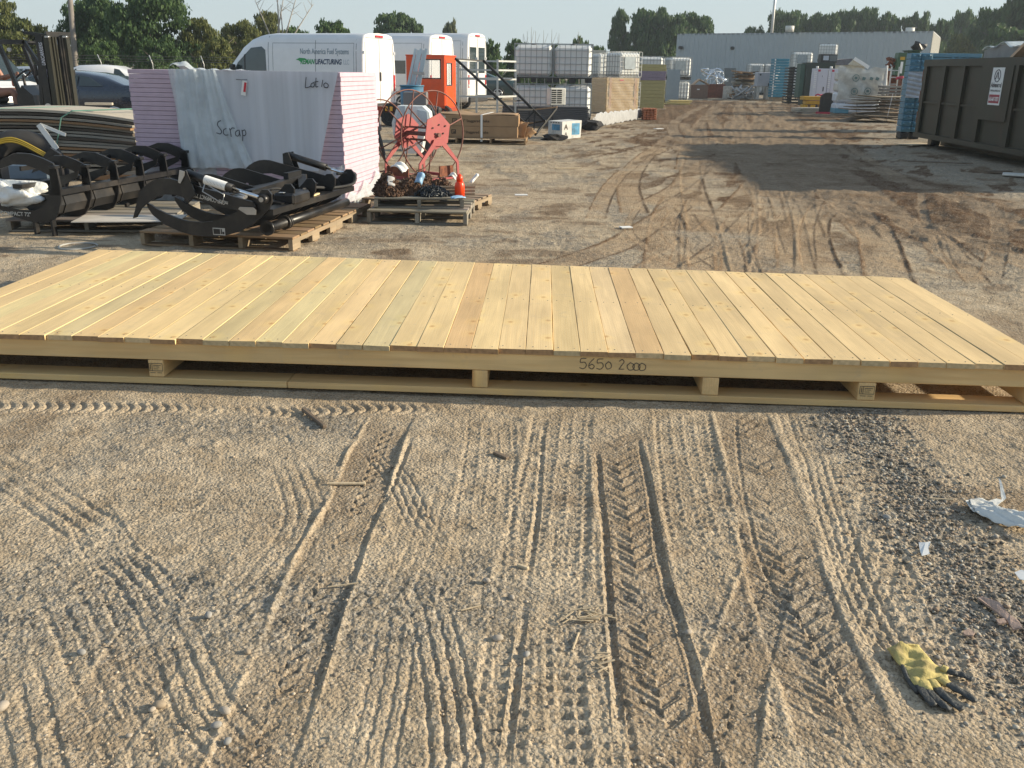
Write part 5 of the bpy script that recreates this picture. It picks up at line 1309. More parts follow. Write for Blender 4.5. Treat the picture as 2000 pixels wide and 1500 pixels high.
# dark machinery under it
mc = empty('engine_unit', (gx(820, 17.2), 17.2, 0), 'dark engine and frame heaped below the blue drum', 'machine')
def MP(px, py, dy=0): return W(px, py, 17.2 + dy) - mc.location
DKM = mat('dark_machine', (.035, .035, .037), .6, .2, var=.3, dirt=(.14, .10, .07), dscale=8, damt=.6)
MB().box(MP(812, 192), (.42, .30, .22), None, .015).build('control_box', mat('grey_plate', (.16, .16, .17), .5), mc)
fr = MB()
for x_ in (789, 832): fr.beam(MP(x_, 181, -.1), MP(x_, 218, -.1), .025, .025)
for y_ in (181, 206): fr.beam(MP(789, y_, -.1), MP(832, y_, -.1), .025, .025)
fr.build('box_frame', STEEL, mc)
for i, (x_, y_, sx_, sz_) in enumerate(((815, 214, .5, .14), (838, 222, .4, .3), (850, 236, .3, .3), (855, 250, .25, .2))): MB().box(MP(x_, y_, .1 + .1 * i), (sx_, .35, sz_), Matrix.Rotation(.2 * i, 3, 'Y'), .03).build('block', DKM, mc)
for x_, y_, r_ in ((848, 228, .10), (858, 244, .08), (842, 240, .07)): MB().cyl(MP(x_, y_, -.12), MP(x_, y_, -.02), r_, 18).build('pulley', STEEL if r_ < .09 else DKM, mc)
MB().beam(MP(842, 205, -.1), MP(866, 262, -.1), .04, .03).build('leg', STEEL, mc); MB().beam(MP(870, 240, .2), MP(866, 275, .2), .04, .03).build('leg', STEEL, mc)
MB().beam(MP(830, 262, .1), (MP(830, 262, .1).x, .1, .0), .3, .3).build('block', DKM, mc)
# orange cab
OR = mat('orange_paint', (.78, .085, .01), .35, var=.05, dirt=(.35, .06, .02), dscale=2, damt=.3, coat=.3)
CY = 26.0; co_ = Vector((gx(868, CY), CY, 0))
cb = empty('orange_cab', co_, 'orange machine cab with a wide front window and a narrow side window', 'cab', rz=R(-14))
def frame_wall(name, x0, x1, z0, z1, win, th, place, m=OR, glass=GLASS):
    """a wall with a real opening; place maps (u, depth, z) to a point"""
    a0, a1, b0, b1 = win; mb = MB()
    for (u0, u1, w0, w1) in ((x0, a0, z0, z1), (a1, x1, z0, z1), (a0, a1, z0, b0), (a0, a1, b1, z1)):
        V = [place(u, d, z) for d in (0, th) for u, z in ((u0, w0), (u1, w0), (u1, w1), (u0, w1))]
        mb._add(V, [(0, 1, 2, 3), (7, 6, 5, 4), (0, 4, 5, 1), (1, 5, 6, 2), (2, 6, 7, 3), (3, 7, 4, 0)])
    return mb.build(name, m, cb)
TOPZ = 1.84
frame_wall('front_wall', -1.08, 0, .15, TOPZ, (-.86, -.12, 1.28, 1.74), .04, lambda u, d, z: Vector((u, d, z)))
frame_wall('side_wall', 0, .95, .42, TOPZ, (.16, .60, 1.10, 1.66), .04, lambda u, d, z: Vector((.002 - d, u + .042, z)))
MB().bx(-1.10, .02, -.02, 1.02, TOPZ, TOPZ + .03, .01).build('roof', OR, cb); MB().bx(-1.08, -1.04, .045, .98, .15, TOPZ).build('rear_wall', OR, cb)
MB().bx(-1.05, -.03, .05, .98, .15, .9).build('seat_box', OR, cb)
GL2 = mat('clear_glass', (.5, .55, .56), .05, alpha=.25, spec=.8)
MB().bx(-.86, -.12, .012, .02, 1.28, 1.74).build('front_window', GL2, cb); MB().bx(-.022, -.016, .20, .64, 1.10, 1.66).build('side_window', GL2, cb)
ru = MB()
for (x0, x1, z0, z1) in ((-.88, -.10, 1.26, 1.285), (-.88, -.10, 1.735, 1.76), (-.88, -.855, 1.26, 1.76), (-.125, -.10, 1.26, 1.76)): ru.bx(x0, x1, -.006, .006, z0, z1)
ru.build('window_rubber', TRIM, cb)
ru = MB()
for (y0, y1, z0, z1) in ((.18, .66, 1.08, 1.105), (.18, .66, 1.655, 1.68), (.18, .205, 1.08, 1.68), (.635, .66, 1.08, 1.68), (.38, .40, 1.1, 1.66)): ru.bx(-.002, .010, y0, y1, z0, z1)
ru.build('window_rubber', TRIM, cb)
MB().bx(-.01, .012, .10, .115, .45, 1.75).build('door_seam', SEAM, cb)
chs = MB(); chs.bx(-2.0, .1, .0, .95, .30, .52, .02); chs.build('chassis', mat('dark_orange_paint', (.35, .045, .01), .5), cb)
for x_ in (-1.72, -1.58): MB().bx(x_, x_ + .08, -.03, .0, .40, .52, .01).build('marker_light', mat('amber_lamp', (.9, .45, .05), .3), cb)
for x_ in (-1.6, -.1): wheel(cb, x_, .1, .30, TRIM)

# ------------------------------------------------------------------ shake cartons on their pallet
KRAFT = mat('kraft_card', (.33, .215, .12), .85, var=.08, bump=.06, bscale=30); KPR = mat('kraft_print', (.05, .035, .025), .8)
SA = R(-3); so = Vector((-1.78, 20.45, 0))
SX = 1.82
pal('wooden_pallet', so + Vector((-.25, -.05, 0)), SA, 2.25, 1.05, 'pallet under the long brown shake cartons', BROWNWOOD, h=.13, n=5, side_gap=.08, ns=4)
for lay in range(2):
    for rw in range(2):
        ct = empty('cardboard_carton', so + Vector((.0 + .02 * lay, .0 + .45 * rw, .132 + .232 * lay)), ('upper' if lay else 'lower') + (' front' if not rw else ' rear') + ' long brown carton' + (' with black print' if not rw else '') + ' strapped on the pallet', 'carton', 'strapped shake cartons', SA)
        MB().bx(0, SX, 0, .44, 0, .228, .006).build('box', KRAFT, ct)
        if not rw:
            text_part('lettering', '1" Staggered Shake', .075, KPR, ct, plane_m((.62, -.003, .085), (1, 0, 0), (0, -1, 0)), bold=.001)
            MB().bx(.40, .50, -.003, .0, .07, .16).build('print_square', KPR, ct); e_ = MB(); e_.bx(.42, .435, -.005, -.003, .085, .145); e_.bx(.435, .48, -.005, -.003, .13, .145); e_.bx(.435, .47, -.005, -.003, .105, .115); e_.build('print_letter', KRAFT, ct)
        MB().bx(SX + .001, SX + .004, .14, .30, .06, .17).build('end_patch', mat('orange_card', (.62, .34, .14), .8), ct)  # orange patch in the middle of the right end
tp = MB().grid(lambda u, v: Vector((-.2 + 2.0 * u, .02 + .86 * v, .603 + .05 * math.exp(-((u - .38) / .1) ** 2) * v + .012 * math.sin(u * 9))), 24, 8).build('cardboard_sheet', KRAFT, smooth=True, solid=.004)
tp.location = so; tp.rotation_euler.z = SA; tag(tp, 'warped cardboard sheet lying on top of the shake cartons', 'cardboard')
sp_ = MB(); ex = 1.05
for a_, b_ in (((ex, -.012, .05), (ex, -.012, .60)), ((ex, -.012, .604), (ex + .18, .90, .625))): sp_.beam(a_, b_, .045, .004, up=(0, 1, 0) if a_[2] < .1 else (0, 0, 1))
q_ = sp_.build('white_strap', WPAPER); q_.location = so; q_.rotation_euler.z = SA; tag(q_, 'white strap around the shake cartons', 'strap')
rnd = random.Random(3)
for k in range(4):
    q = W(1018 + 5 * k, 258 + 3 * k, 20.6 + .1 * k); hgt = .34 - .05 * k
    o = MB().grid(lambda u, v: Vector(((u - .5) * .18 + .05 * v * v, .06 * math.sin(u * 3 + k), (v - .5) * hgt)), 5, 5).build('torn_cardboard', KRAFT, solid=.006, smooth=True)
    o.location = (q.x, q.y, .13 + hgt / 2); o.rotation_euler = (R(rnd.uniform(-25, 25)), R(rnd.uniform(-35, 35)), R(rnd.uniform(-60, 60)))
    tag(o, ['tallest torn cardboard flap leaning on the carton end', 'torn cardboard flap just right of the tallest one', 'short torn cardboard flap near the pallet edge', 'smallest torn cardboard flap, furthest right on the pallet'][k], 'cardboard')

# ------------------------------------------------------------------ scaffold frame and black stair rails
GALV = mat('galvanised', (.50, .51, .50), .45, .5, var=.12)
sc_ = empty('scaffold_frame', (gx(980, 24), 24, 0), 'pale galvanised scaffold frame standing behind the shake cartons', 'scaffold')
def SP(px, py, dy=0): q = W(px, py, 24 + dy) - sc_.location; return q
for (x0, x1, dy) in ((895, 898, 0), (931, 935, .9), (972, 974, 0), (1008, 1011, .9)):
    t_ = SP(x0, 112 if dy else 116, dy); MB().beam((t_.x, t_.y, t_.z), (t_.x + .0, t_.y, .0), .05, .05, up=(0, 1, 0)).build('post', GALV, sc_)
for y_ in (118, 136, 154, 188):
    for (xa, da, xb, db) in ((895, 0, 972, 0), (931, .9, 1008, .9), (895, 0, 931, .9), (972, 0, 1008, .9)):
        if y_ == 118 and (xa, xb) in ((895, 972),): continue
        a_, b_ = SP(xa, y_, da), SP(xb, y_ - 1, db); z_ = SP(895, y_, 0).z; MB().beam((a_.x, a_.y, z_), (b_.x, b_.y, z_), .035, .04).build('rail', GALV, sc_)
MB().box(((SP(895, 154).x + SP(1008, 154, .9).x) / 2, .45, SP(895, 154).z + .02), (1.25, .7, .03)).build('platform', GALV, sc_)
stp = empty('stair_frame', (gx(1000, 22), 22, 0), 'black steel stair frame tipped over, its long rails sloping down to the right', 'stair frame')
def TP(px, py, dy=0): return W(px, py, 22 + dy) - stp.location
STK = mat('black_steel', (.02, .02, .02), .6, .2)
for nm, a_, b_, da, db, rr in (('rail', (889, 114), (1048, 262), -.3, -.9, .030), ('rail', (944, 118), (1068, 240), .4, -.5, .030), ('brace', (889, 115), (944, 119), -.3, .4, .018), ('brace', (980, 198), (1026, 196), -.5, .0, .018), ('brace', (1010, 214), (1045, 214), -.6, -.3, .02),
                               ('brace', (1046, 213), (1042, 260), -.3, -.6, .018), ('brace', (1046, 213), (1026, 236), -.3, -.4, .018), ('brace', (1087, 211), (1045, 264), -.3, -.8, .025), ('brace', (1026, 243), (1066, 236), -.3, -.6, .022)):
    MB().beam(TP(*a_, da), TP(*b_, db), rr * 1.6, rr * 1.6).build(nm, STK, stp)
for a_, b_, n_ in (((1045, 214), (1088, 209), 'upper wooden lath resting on the black stair frame'), ((1030, 241), (1066, 236), 'lower wooden lath across the black stair frame')):
    tag(MB().beam(W(*a_, 21.6), W(*b_, 21.5), .05, .03).build('wood_lath', BROWNWOOD), n_, 'lath')
# ------------------------------------------------------------------ caged liquid tanks
BOTT = mat('milky_plastic', (.70, .72, .71), .5, var=.04, scale=2, bump=.05, bscale=3); CAGE = mat('cage_steel', (.30, .32, .33), .4, .6); BPL = mat('black_plastic', (.02, .02, .022), .55)
PLATE = mat('grey_plate2', (.26, .30, .33), .35, .6, var=.15)
proto_ibc = None
def make_ibc(label):
    o = empty('caged_tank', (0, 0, 0), label, 'tank', 'white caged liquid tanks')
    w, d, zb, zt = .59, .49, .16, 1.12
    MB().box((0, 0, (zb + zt) / 2 - .01), (w * 1.90, d * 1.88, zt - zb - .05), None, .09).build('bottle', BOTT, o, smooth=False)
    MB().cyl((0, 0, zt - .05), (0, 0, zt + .01), .09, 14).build('lid', BPL, o)
    c = MB(); t = .016
    for z in [zb + (zt - zb) * k / 5 for k in range(6)]:
        for s_ in (-1, 1): c.beam((-w, s_ * d, z), (w, s_ * d, z), t, t); c.beam((s_ * w, -d, z), (s_ * w, d, z), t, t)
    for k in range(8):
        x = -w + 2 * w * k / 7
        for s_ in (-1, 1): c.beam((x, s_ * (d + .003), zb), (x, s_ * (d + .003), zt), t, t)
    for k in range(1, 6):
        y = -d + 2 * d * k / 6
        for s_ in (-1, 1): c.beam((s_ * (w + .003), y, zb), (s_ * (w + .003), y, zt), t, t)
    for y in (-.2, .2): c.beam((-w, y, zt + .004), (w, y, zt + .004), t, t)
    c.build('cage', CAGE, o)
    p = MB(); p.bx(-w, w, -d, d, .115, .15)
    for x in (-w + .09, 0, w - .09):
        for y in (-d + .07, 0, d - .07): p.bx(x - .08, x + .08, y - .06, y + .06, 0, .115)
    p.build('pallet_base', BPL, o)
    return o
def ibc(x, y, z, rz, label, plate=False):
    global proto_ibc
    if proto_ibc is None: proto_ibc = make_ibc(label); o = proto_ibc; o.location = (x, y, z); o.rotation_euler.z = rz
    else: o = dup(proto_ibc_src, (x, y, z), rz, label)
    if plate: MB().bx(-.36, .22, -.515, -.505, .45, .92).build('label_plate', PLATE, o)
    return o
def X(px, Y): return gx(px, Y)
o = ibc(X(1042, 30.3), 30.3, 1.17, R(-1), 'upper left tank of the nearest four, left of the pine stack'); proto_ibc_src = o
ibc(X(1118, 30.3), 30.3, 1.17, R(-1), 'upper right tank of the nearest four, left of the pine stack')
ibc(X(1041, 30.3), 30.3, 0, R(-1), 'lower left tank of the nearest four, behind the stair frame')
ibc(X(1118, 30.3), 30.3, 0, R(-1), 'lower right tank of the nearest four, behind the white air conditioner')
ibc(X(1216, 40), 40, 1.17, R(36), 'tank with a dull metal plate, standing above the wrapped pine stack', True)
ibc(X(1216, 40), 40, 0, R(36), 'tank mostly hidden behind the wrapped pine stack, under the plated one')
ibc(X(1178, 44), 44, 1.17, R(30), 'bluish tank just left of the one with the dull plate')
ibc(X(1178, 44), 44, 0, R(30), 'lowest bluish tank behind the wrapped pine stack')
ibc(X(1270, 50), 50, 1.17, R(0), 'tank peeping over the olive and violet board stack'); ibc(X(1270, 50), 50, 0, R(0), 'tank hidden low behind the olive and violet board stack')
ibc(X(1298, 55), 55, 1.17, R(20), 'upper narrow tank between the olive stack and the grey sheet'); ibc(X(1298, 55), 55, 0, R(20), 'lower tank between the olive stack and the grey sheet')
ibc(X(1323, 51), 51, 1.17, R(14), 'upper tank behind the leaning grey sheet', True); ibc(X(1323, 51), 51, 0, R(14), 'lower tank behind the leaning grey sheet')
ibc(X(1475, 75), 75, 1.17, 0, 'far tank above the brown lumber heap', True); ibc(X(1475, 75), 75, 0, 0, 'far tank hidden behind the brown lumber heap')
ibc(X(1506, 75), 75, 1.17, 0, 'far tank left of the teal crates', True); ibc(X(1506, 75), 75, 0, 0, 'far tank at ground level left of the teal crates')
for k, z in enumerate((.55, 1.72)): ibc(X(1563, 60), 60, z, R(-4), ('lower' if not k else 'upper') + ' tank behind the black crate stack', bool(k))
pal('wooden_pallet', (X(1563, 60) - .65, 59.4, 0), 0, 1.3, 1.1, 'tall pallet under the tank behind the black crates', OLDWOOD, h=.54)
for k in range(3): ibc(X(1613, 64), 64, 1.165 * k, R(-20), ('bottom', 'middle', 'topmost')[k] + ' tank of the tallest stack, against the grey building')
tag(MB().box((X(1318, 49.6), 49.9, .84), (.68, .03, 1.68), Matrix.Rotation(R(2), 3, 'X')).build('metal_sheet', mat('blue_grey_sheet', (.27, .33, .38), .5, .2, var=.04)), 'tall blue grey sheet leaning on the caged tanks', 'sheet')
# ------------------------------------------------------------------ stacks on the left of the lane
def layered(name, loc, rz, w, d, hs, mats, label, cat, jit=.012, bev=.006):
    o = empty(name, loc, label, cat, None, rz); z = 0; rnd = random.Random(len(label))
    for h_, m_ in zip(hs, mats):
        j = rnd.uniform(-jit, jit); MB().bx(j, w + rnd.uniform(-jit, jit), rnd.uniform(-jit, jit), d, z + .002, z + h_ - .002, bev).build('board', m_, o); z += h_
    return o, z
YP = mat('yellow_pine', (.52, .36, .17), .7, var=.10, stretch=(1, 1, 5)); OL = mat('olive_board', (.36, .32, .15), .8, var=.12, stretch=(1, 1, 5)); VI = mat('violet_board', (.23, .19, .25), .8, var=.1)
pY = 36.5; ws, zt = layered('pine_stack', (X(1187, pY), pY, .02), R(26), 1.42, 1.15, [.098] * 13, [YP] * 13, 'stack of yellow pine boards wrapped in clear film', 'boards')
def wf(u, v): return Vector((-.02 + 1.46 * u, -.03 - .02 * math.sin(u * 17 + v * 9) * math.sin(v * 7), 1.30 * v))
CLR = mat('clear_film', (.62, .62, .60), .2, bump=.8, bscale=8, alpha=.22, spec=.8)
def fold(u, v): return Vector((-.035 - .02 * abs(math.sin(v * 11 + u * 5)), 1.17 * u - .02, 1.30 * v))
ftp = MB(); ftp.grid(wf, 30, 20); ftp.grid(fold, 20, 20); ftp.grid(lambda u, v: Vector((-.03 + 1.48 * u, -.03 + 1.2 * v, 1.30 + .012 * math.sin(u * 11) + .01 * math.sin(v * 13))), 20, 12); ftp.build('film', CLR, ws)
for x_ in (.10, 1.22): MB().bx(x_, x_ + .10, -.010, -.004, .02, 1.28).build('edge_strap', mat('tan_strap', (.48, .30, .18), .8), ws)
MB().bx(.55, .72, -.012, -.005, 1.17, 1.22).build('label', mat('red_print', (.55, .03, .05), .6), ws)
oY = 43; layered('board_stack', (X(1252, oY), oY, 0), R(3), 1.12, 1.2, [.15, .15, .15, .15, .15, .15, .15, .13, .13, .12, .14, .14, .14], [OL] * 8 + [VI] * 3 + [OL] * 3, 'stack of olive and violet foam boards left of the grey sheet', 'boards')
yb = empty('yellow_sheets', (X(1320, 49), 48.2, 0), 'pale yellow foam sheets lying on the ground below the grey sheet', 'sheets', rz=R(-4))
YF = mat('pale_yellow_foam', (.62, .50, .22), .8)
for k in range(3): MB().box((.1 * k, .1 * k, .05 + .07 * k), (1.3 - .1 * k, .7, .05), R(4 * k)).build('sheet', YF, yb)
LUM = mat('dark_decking', (.085, .085, .09), .7, var=.2, stretch=(.5, 2, 14), dirt=(.16, .15, .14), damt=.4)
lb_ = empty('decking_stack', (X(984, 26.6), 26.4, 0), 'low stack of dark grey decking planks in front of the nearest tanks', 'planks', rz=R(1))
rnd = random.Random(8)
for k in range(11):
    for q in range(4): MB().bx(rnd.uniform(-.03, .02), 2.34 + rnd.uniform(-.04, .05), q * .15, q * .15 + .14, .05 + k * .049, .05 + k * .049 + .04, .004).build('plank', LUM, lb_)
MB().bx(.1, 2.2, .02, .58, 0, .05).build('skid', OLDWOOD, lb_)
for x_ in (.7, 1.35): MB().bx(x_, x_ + .02, -.008, -.003, .02, .60).build('strap', BLACK, lb_)
acY = 27.3; ac = empty('air_conditioner', (X(1090, acY), acY - .35, .60), 'white air conditioner with a black louvred front on the dark decking', 'air conditioner', rz=R(20))
CRM = mat('cream_paint', (.62, .61, .55), .5); MB().bx(-.22, .24, 0, .30, 0, .46, .02).build('casing', CRM, ac)
for r_ in range(7):
    for c_ in range(2): MB().bx(-.19 + c_ * .17, -.05 + c_ * .17, -.006, .002, .05 + r_ * .055, .085 + r_ * .055).build('louvre', BLACK, ac)
bxY = 22.2; bx_ = empty('printed_carton', (X(1101, bxY), bxY - .1, 0), 'white carton with blue pictures and black lettering, standing on the ground', 'carton', rz=R(38))
def skew(V): return V
MB().prism([(0, 0), (.58, .03), (.60, .42), (0, .40)], 0, .50, (Vector((0, 0, 0)), Vector((1, 0, 0)), up, Vector((0, 1, 0)))).build('box', mat('white_card', (.66, .66, .63), .7, dirt=(.3, .28, .25), dscale=5, damt=.5), bx_)
BLU = mat('blue_picture', (.06, .25, .42), .5, var=.5, scale=7)
MB().bx(.30, .54, -.004, .0, .10, .36).build('picture', BLU, bx_); MB().bx(-.004, .0, .08, .36, .20, .33).build('picture', BLU, bx_)
text_part('lettering', 'A', .17, KPR, bx_, plane_m((.06, -.003, .22), (1, 0, 0), (0, -1, 0)), bold=.002); text_part('lettering', 'A', .12, KPR, bx_, plane_m((.08, -.003, .08), (1, 0, 0), (0, -1, 0)))
for k in range(4): MB().bx(-.005, .0, .10 + .09 * k, .15 + .09 * k, .36, .38).build('print', KPR, bx_)
tag(MB().blob((X(1085, 21.9), 21.75, .06), .20, 2, .35, 5, (1.4, .7, .4)).build('black_rag', mat('black_cloth', (.02, .02, .022), .8)), 'crumpled black bag lying in front of the printed carton', 'bag')
def rollf(u, v):
    p = W(1160, 238, 27.2) * (1 - u) + W(1252, 228, 32.5) * u; a = v * 2 * math.pi
    r = .27 * (1 - .18 * u) * (1 + .12 * math.sin(u * 60 + a * 1.0) + .06 * math.sin(u * 23 + a * 3)) * (min(1, u * 9 + .45)) * .78 * min(1, (1 - u) * 12 + .6) * (1 + .09 * math.sin(u * 95 + 2 * math.sin(a)))
    return Vector((p.x + .12 * math.cos(a) * r / .27, p.y + r * math.cos(a), .16 + r * math.sin(a) * (1 if math.sin(a) > 0 else .72)))
tag(MB().grid(rollf, 90, 22).build('wrapped_bundle', mat('white_tarp', (.38, .39, .40), .4, var=.15, scale=6, bump=1, bscale=7, stretch=(4, .5, 1)), smooth=True), 'long bundle wrapped in creased white tarpaulin on the ground', 'bundle')
tag(MB().blob((X(1158, 26.2), 26.0, .12), .3, 2, .3, 9, (1.1, .8, .55)).build('black_tarp', mat('black_cloth', (.02, .02, .022), .8)), 'black tarpaulin heap at the left end of the white bundle', 'tarpaulin')
pl = empty('clay_pipe_stack', (X(1258, 32.5), 32.0, 0), 'small stack of orange clay tubes at the right end of the white bundle', 'tubes')
for r_ in range(5):
    for c_ in range(4): MB().bx(c_ * .11, c_ * .11 + .10, 0, .55, .01 + r_ * .075, .075 + r_ * .075, .01).build('tube', mat('clay', (.42, .15, .07), .8, var=.25), pl)
# ------------------------------------------------------------------ far end of the lane
BRB = mat('brown_board', (.20, .12, .085), .8, var=.1)
c_ = empty('brown_crate', (X(1350, 61), 61, 0), 'brown crate with a tilted lid at the end of the lane', 'crate'); MB().bx(0, 1.15, 0, 1.0, 0, .82, .01).build('box', BRB, c_)
MB().prism([(.20, .82), (.62, 1.18), (1.25, .86), (1.25, .82), (.62, 1.10), (.3, .82)], .1, .9, (Vector((0, 0, 0)), Vector((1, 0, 0)), up, Vector((0, 1, 0)))).build('lid', mat('tan_board', (.50, .33, .20), .8), c_)
MB().bx(.45, .62, -.006, 0, .52, .58).build('label', WPAPER, c_)
c_ = empty('rust_container', (X(1386, 63), 63, 0), 'rust red open container right of the brown crate', 'container')
RR = mat('rust_red', (.20, .07, .045), .8, var=.3); f_ = MB(); f_.bx(0, 1.1, 0, .05, 0, .85); f_.bx(0, .05, .05, 1, 0, .85); f_.bx(1.05, 1.1, .05, 1, 0, .85); f_.bx(0, 1.1, .95, 1, 0, .85); f_.build('walls', RR, c_)
for k in range(6): MB().bx(.06 + k * .19, .10 + k * .19, -.04, -.002, 0, .85).build('rib', RR, c_)
tag(MB().box((X(1424, 62), 62, .38), (.55, .06, .76), R(5)).build('upright_sheet', mat('white_card', (.66, .66, .63), .7)), 'pale upright panel between the rust container and the lumber heap', 'panel')
GRB = mat('grey_cabinet', (.12, .14, .15), .6)
c_ = empty('utility_cabinet', (X(1412, 70), 70, 0), 'dark grey utility cabinet in front of the building wall', 'cabinet'); MB().bx(0, 1.0, 0, .5, 0, 1.35).build('low_box', GRB, c_); MB().bx(.25, 1.05, .5, .9, 0, 1.9).build('tall_box', GRB, c_)
MB().bx(.25, .45, -.02, 0, .95, 1.2).build('window', mat('pale_glass', (.45, .5, .5), .4), c_)
rnd = random.Random(21)
def heap(name, px0, px1, Y, ztop, n, mats, label, cat, L0=1.2, thick=.08, flat=.25, partn='piece'):
    o = empty(name, (X((px0 + px1) / 2, Y), Y, 0), label, cat); wd = X(px1, Y) - X(px0, Y)
    for k in range(n):
        z = ztop * (k + .5) / n; xx = rnd.uniform(-.5, .5) * max(.2, (wd - L0 * .8)); yy = rnd.uniform(-.5, .5)
        q = MB().box((0, 0, 0), (L0 * rnd.uniform(.6, 1.1), rnd.uniform(.1, .9), thick * rnd.uniform(.5, 1.2)), None, .01).build(partn, rnd.choice(mats), o, loc=(xx, yy, z))
        q.rotation_euler = (rnd.uniform(-flat, flat) * .5, rnd.uniform(-flat, flat) * .4, rnd.uniform(-.6, .6))
    return o
heap('lumber_heap', 1428, 1482, 61, 1.65, 34, [PCOL[0], PCOL[1], PCOL[3], PCOL[2]], 'tall untidy heap of old pallets and boards at the lane end', 'lumber', 1.5, .10)
def scrap(name, px, Y, r, z, n, label, m=STEEL):
    mb = MB(); c_ = Vector((X(px, Y), Y, z))
    for k in range(n):
        a_ = [c_ + Vector((rnd.uniform(-r, r), rnd.uniform(-r, r) * .5, rnd.uniform(-r, r) * .7 + 0)) for _ in range(3)]
        for q in a_: q.z = max(q.z, .04)
        mb.tube(smooth_path(a_, 3), rnd.uniform(.02, .07), 6)
    return tag(mb.build(name, m), label, 'scrap metal')
scrap('scrap_metal', 1455, 59.5, .75, .40, 16, 'tangle of bent pale metal at the foot of the lumber heap')
scrap('scrap_metal', 1395, 66, .85, 1.25, 14, 'tangle of shiny metal strips above the rust container', CHROME)
tag(MB().bx(X(1375, 66), X(1415, 66), 65.8, 66.6, 0, .80).build('concrete_block', mat('concrete', (.26, .25, .23), .9)), 'low grey block carrying the shiny metal scrap', 'block')
MG = mat('machine_grey', (.38, .40, .45), .5, var=.06)
c_ = empty('press_machine', (X(1482, 58.5), 58.5, 0), 'pale grey machine on four legs left of the teal crates', 'machine')
MB().bx(-.05, .80, -.05, .7, .80, 1.62, .03).build('housing', MG, c_); MB().cyl((.12, -.08, 1.48), (.12, -.04, 1.48), .05, 12).build('knob', BLACK, c_); MB().bx(.62, .66, -.08, -.05, .85, 1.0).build('handle', BLACK, c_)
for x_ in (.0, .58): 
    for y_ in (0, .55): MB().bx(x_, x_ + .16, y_, y_ + .12, .06, .80).build('leg', GALV, c_)
MB().bx(-.3, 1.05, -.1, .75, 0, .06).build('base', OLDWOOD, c_)
c_ = heap('wrapped_part', 1510, 1520, 58.6, 1.5, 5, [mat('wrap_white', (.6, .58, .56), .5, bump=.8, bscale=9)], 'white wrapped load squeezed between the grey machine and teal crates', 'load', .5, .35)
TEAL = mat('teal_crate', (.035, .20, .30), .5, var=.08)
c_ = empty('crate_stack', (X(1514, 57), 57, 0), 'tall stack of teal plastic crates', 'crates', rz=R(6))
for k in range(14): MB().box((.40, .4, .30 + .155 * k), (.78, .8, .135), None, .012, (1.04, 1.04)).build('crate', TEAL, c_)
MB().bx(.05, .75, .1, .7, 0, .225).build('skid', OLDWOOD, c_)
for k in range(14): MB().bx(-.06, .0, .0, .05, .26 + .155 * k, .34 + .155 * k).build('crate_tab', WPAPER, c_)
c_ = empty('crate_stack', (X(1540, 53), 53, 0), 'stack of black slotted crates right of the teal ones', 'crates', rz=R(-2))
for k in range(13): q = MB(); q.bx(0, .95, 0, .05, .02 + k * .148, .10 + k * .148); q.bx(0, .05, .05, .8, .02 + k * .148, .10 + k * .148); q.bx(.90, .95, .05, .8, .02 + k * .148, .10 + k * .148); q.bx(.05, .9, .05, .8, .02 + k * .148, .04 + k * .148); q.bx(.25, .33, -.01, .8, .0 + k * .148, .148 + k * .148); q.build('crate', BPL, c_)
c_ = empty('dark_cabinet', (X(1574, 50.5), 50.5, 0), 'tall black cabinet with a dark green flank behind the white cabinets', 'cabinet')
MB().bx(0, 1.5, 0, .8, 0, 2.12, .01).build('body', mat('black_green', (.015, .028, .024), .5), c_); MB().bx(-.25, -.01, .1, .8, .4, 2.05).build('flank', mat('dark_green', (.04, .09, .07), .6), c_)
tb = empty('screen_box', (X(1602, 50.6), 50.7, 2.12), 'black box with a pale screen on top of the dark cabinet', 'box'); MB().bx(0, .85, 0, .5, 0, .42, .01).build('case', BPL, tb); MB().bx(.12, .40, -.01, .0, .12, .34).build('screen', mat('pale_screen', (.42, .47, .55), .3), tb); MB().bx(.45, .82, -.01, .0, .08, .36).build('panel', GRB, tb)
LAV = mat('lavender_white', (.55, .56, .64), .4, var=.02); REDS = mat('red_sticker', (.45, .03, .07), .5)
for k, px in enumerate((1592, 1619)):
    c_ = empty('white_cabinet', (X(px, 46), 46, 0), ('left' if not k else 'right') + ' of the two white electrical cabinets with red stickers, beside the yellow frame', 'cabinet', 'white electrical cabinets', R(-3))
    MB().bx(0, .62 if k == 0 else .80, 0, .6, .25, 1.80, .012).build('body', LAV, c_); MB().bx(0, .62, .05, .55, 0, .25).build('plinth', TRIM, c_)
    for q in range(9): MB().bx(-.012, .10, -.006, .0, .95 + q * .085, .985 + q * .085).build('vent', WHITE, c_)
    MB().bx(.15, .26, -.006, 0, 1.66, 1.76).build('sticker', REDS, c_)
    MB().bx(.145, .152, -.004, .0, .27, 1.78).build('door_seam', SEAM, c_)
    MB().cyl((.10, .05, 1.80), (.10, .05, 1.90), .06, 10).build('lifting_eye', WHITE, c_)
    if k == 0: MB().bx(.45, .49, -.02, .0, .78, .98).build('handle', BLACK, c_)
    text_part('number', '1' if k == 0 else '2', .10, BLACK, c_, plane_m((.34, -.003, 1.42), (1, 0, 0), (0, -1, 0)), bold=.003)
YS = mat('yellow_steel', (.52, .30, .02), .5, var=.15)
c_ = empty('yellow_stand', (X(1577, 44), 44, 0), 'yellow painted steel frame standing below the white cabinets', 'frame')
MB().bx(0, 1.02, 0, .7, .42, .58, .01).build('top_beam', YS, c_); MB().bx(.12, .95, .1, .6, .24, .40, .01).build('lower_beam', YS, c_)
for x_ in (0, .35, .8): MB().bx(x_, x_ + .22, .1, .5, 0, .22, .01).build('foot', YS, c_)
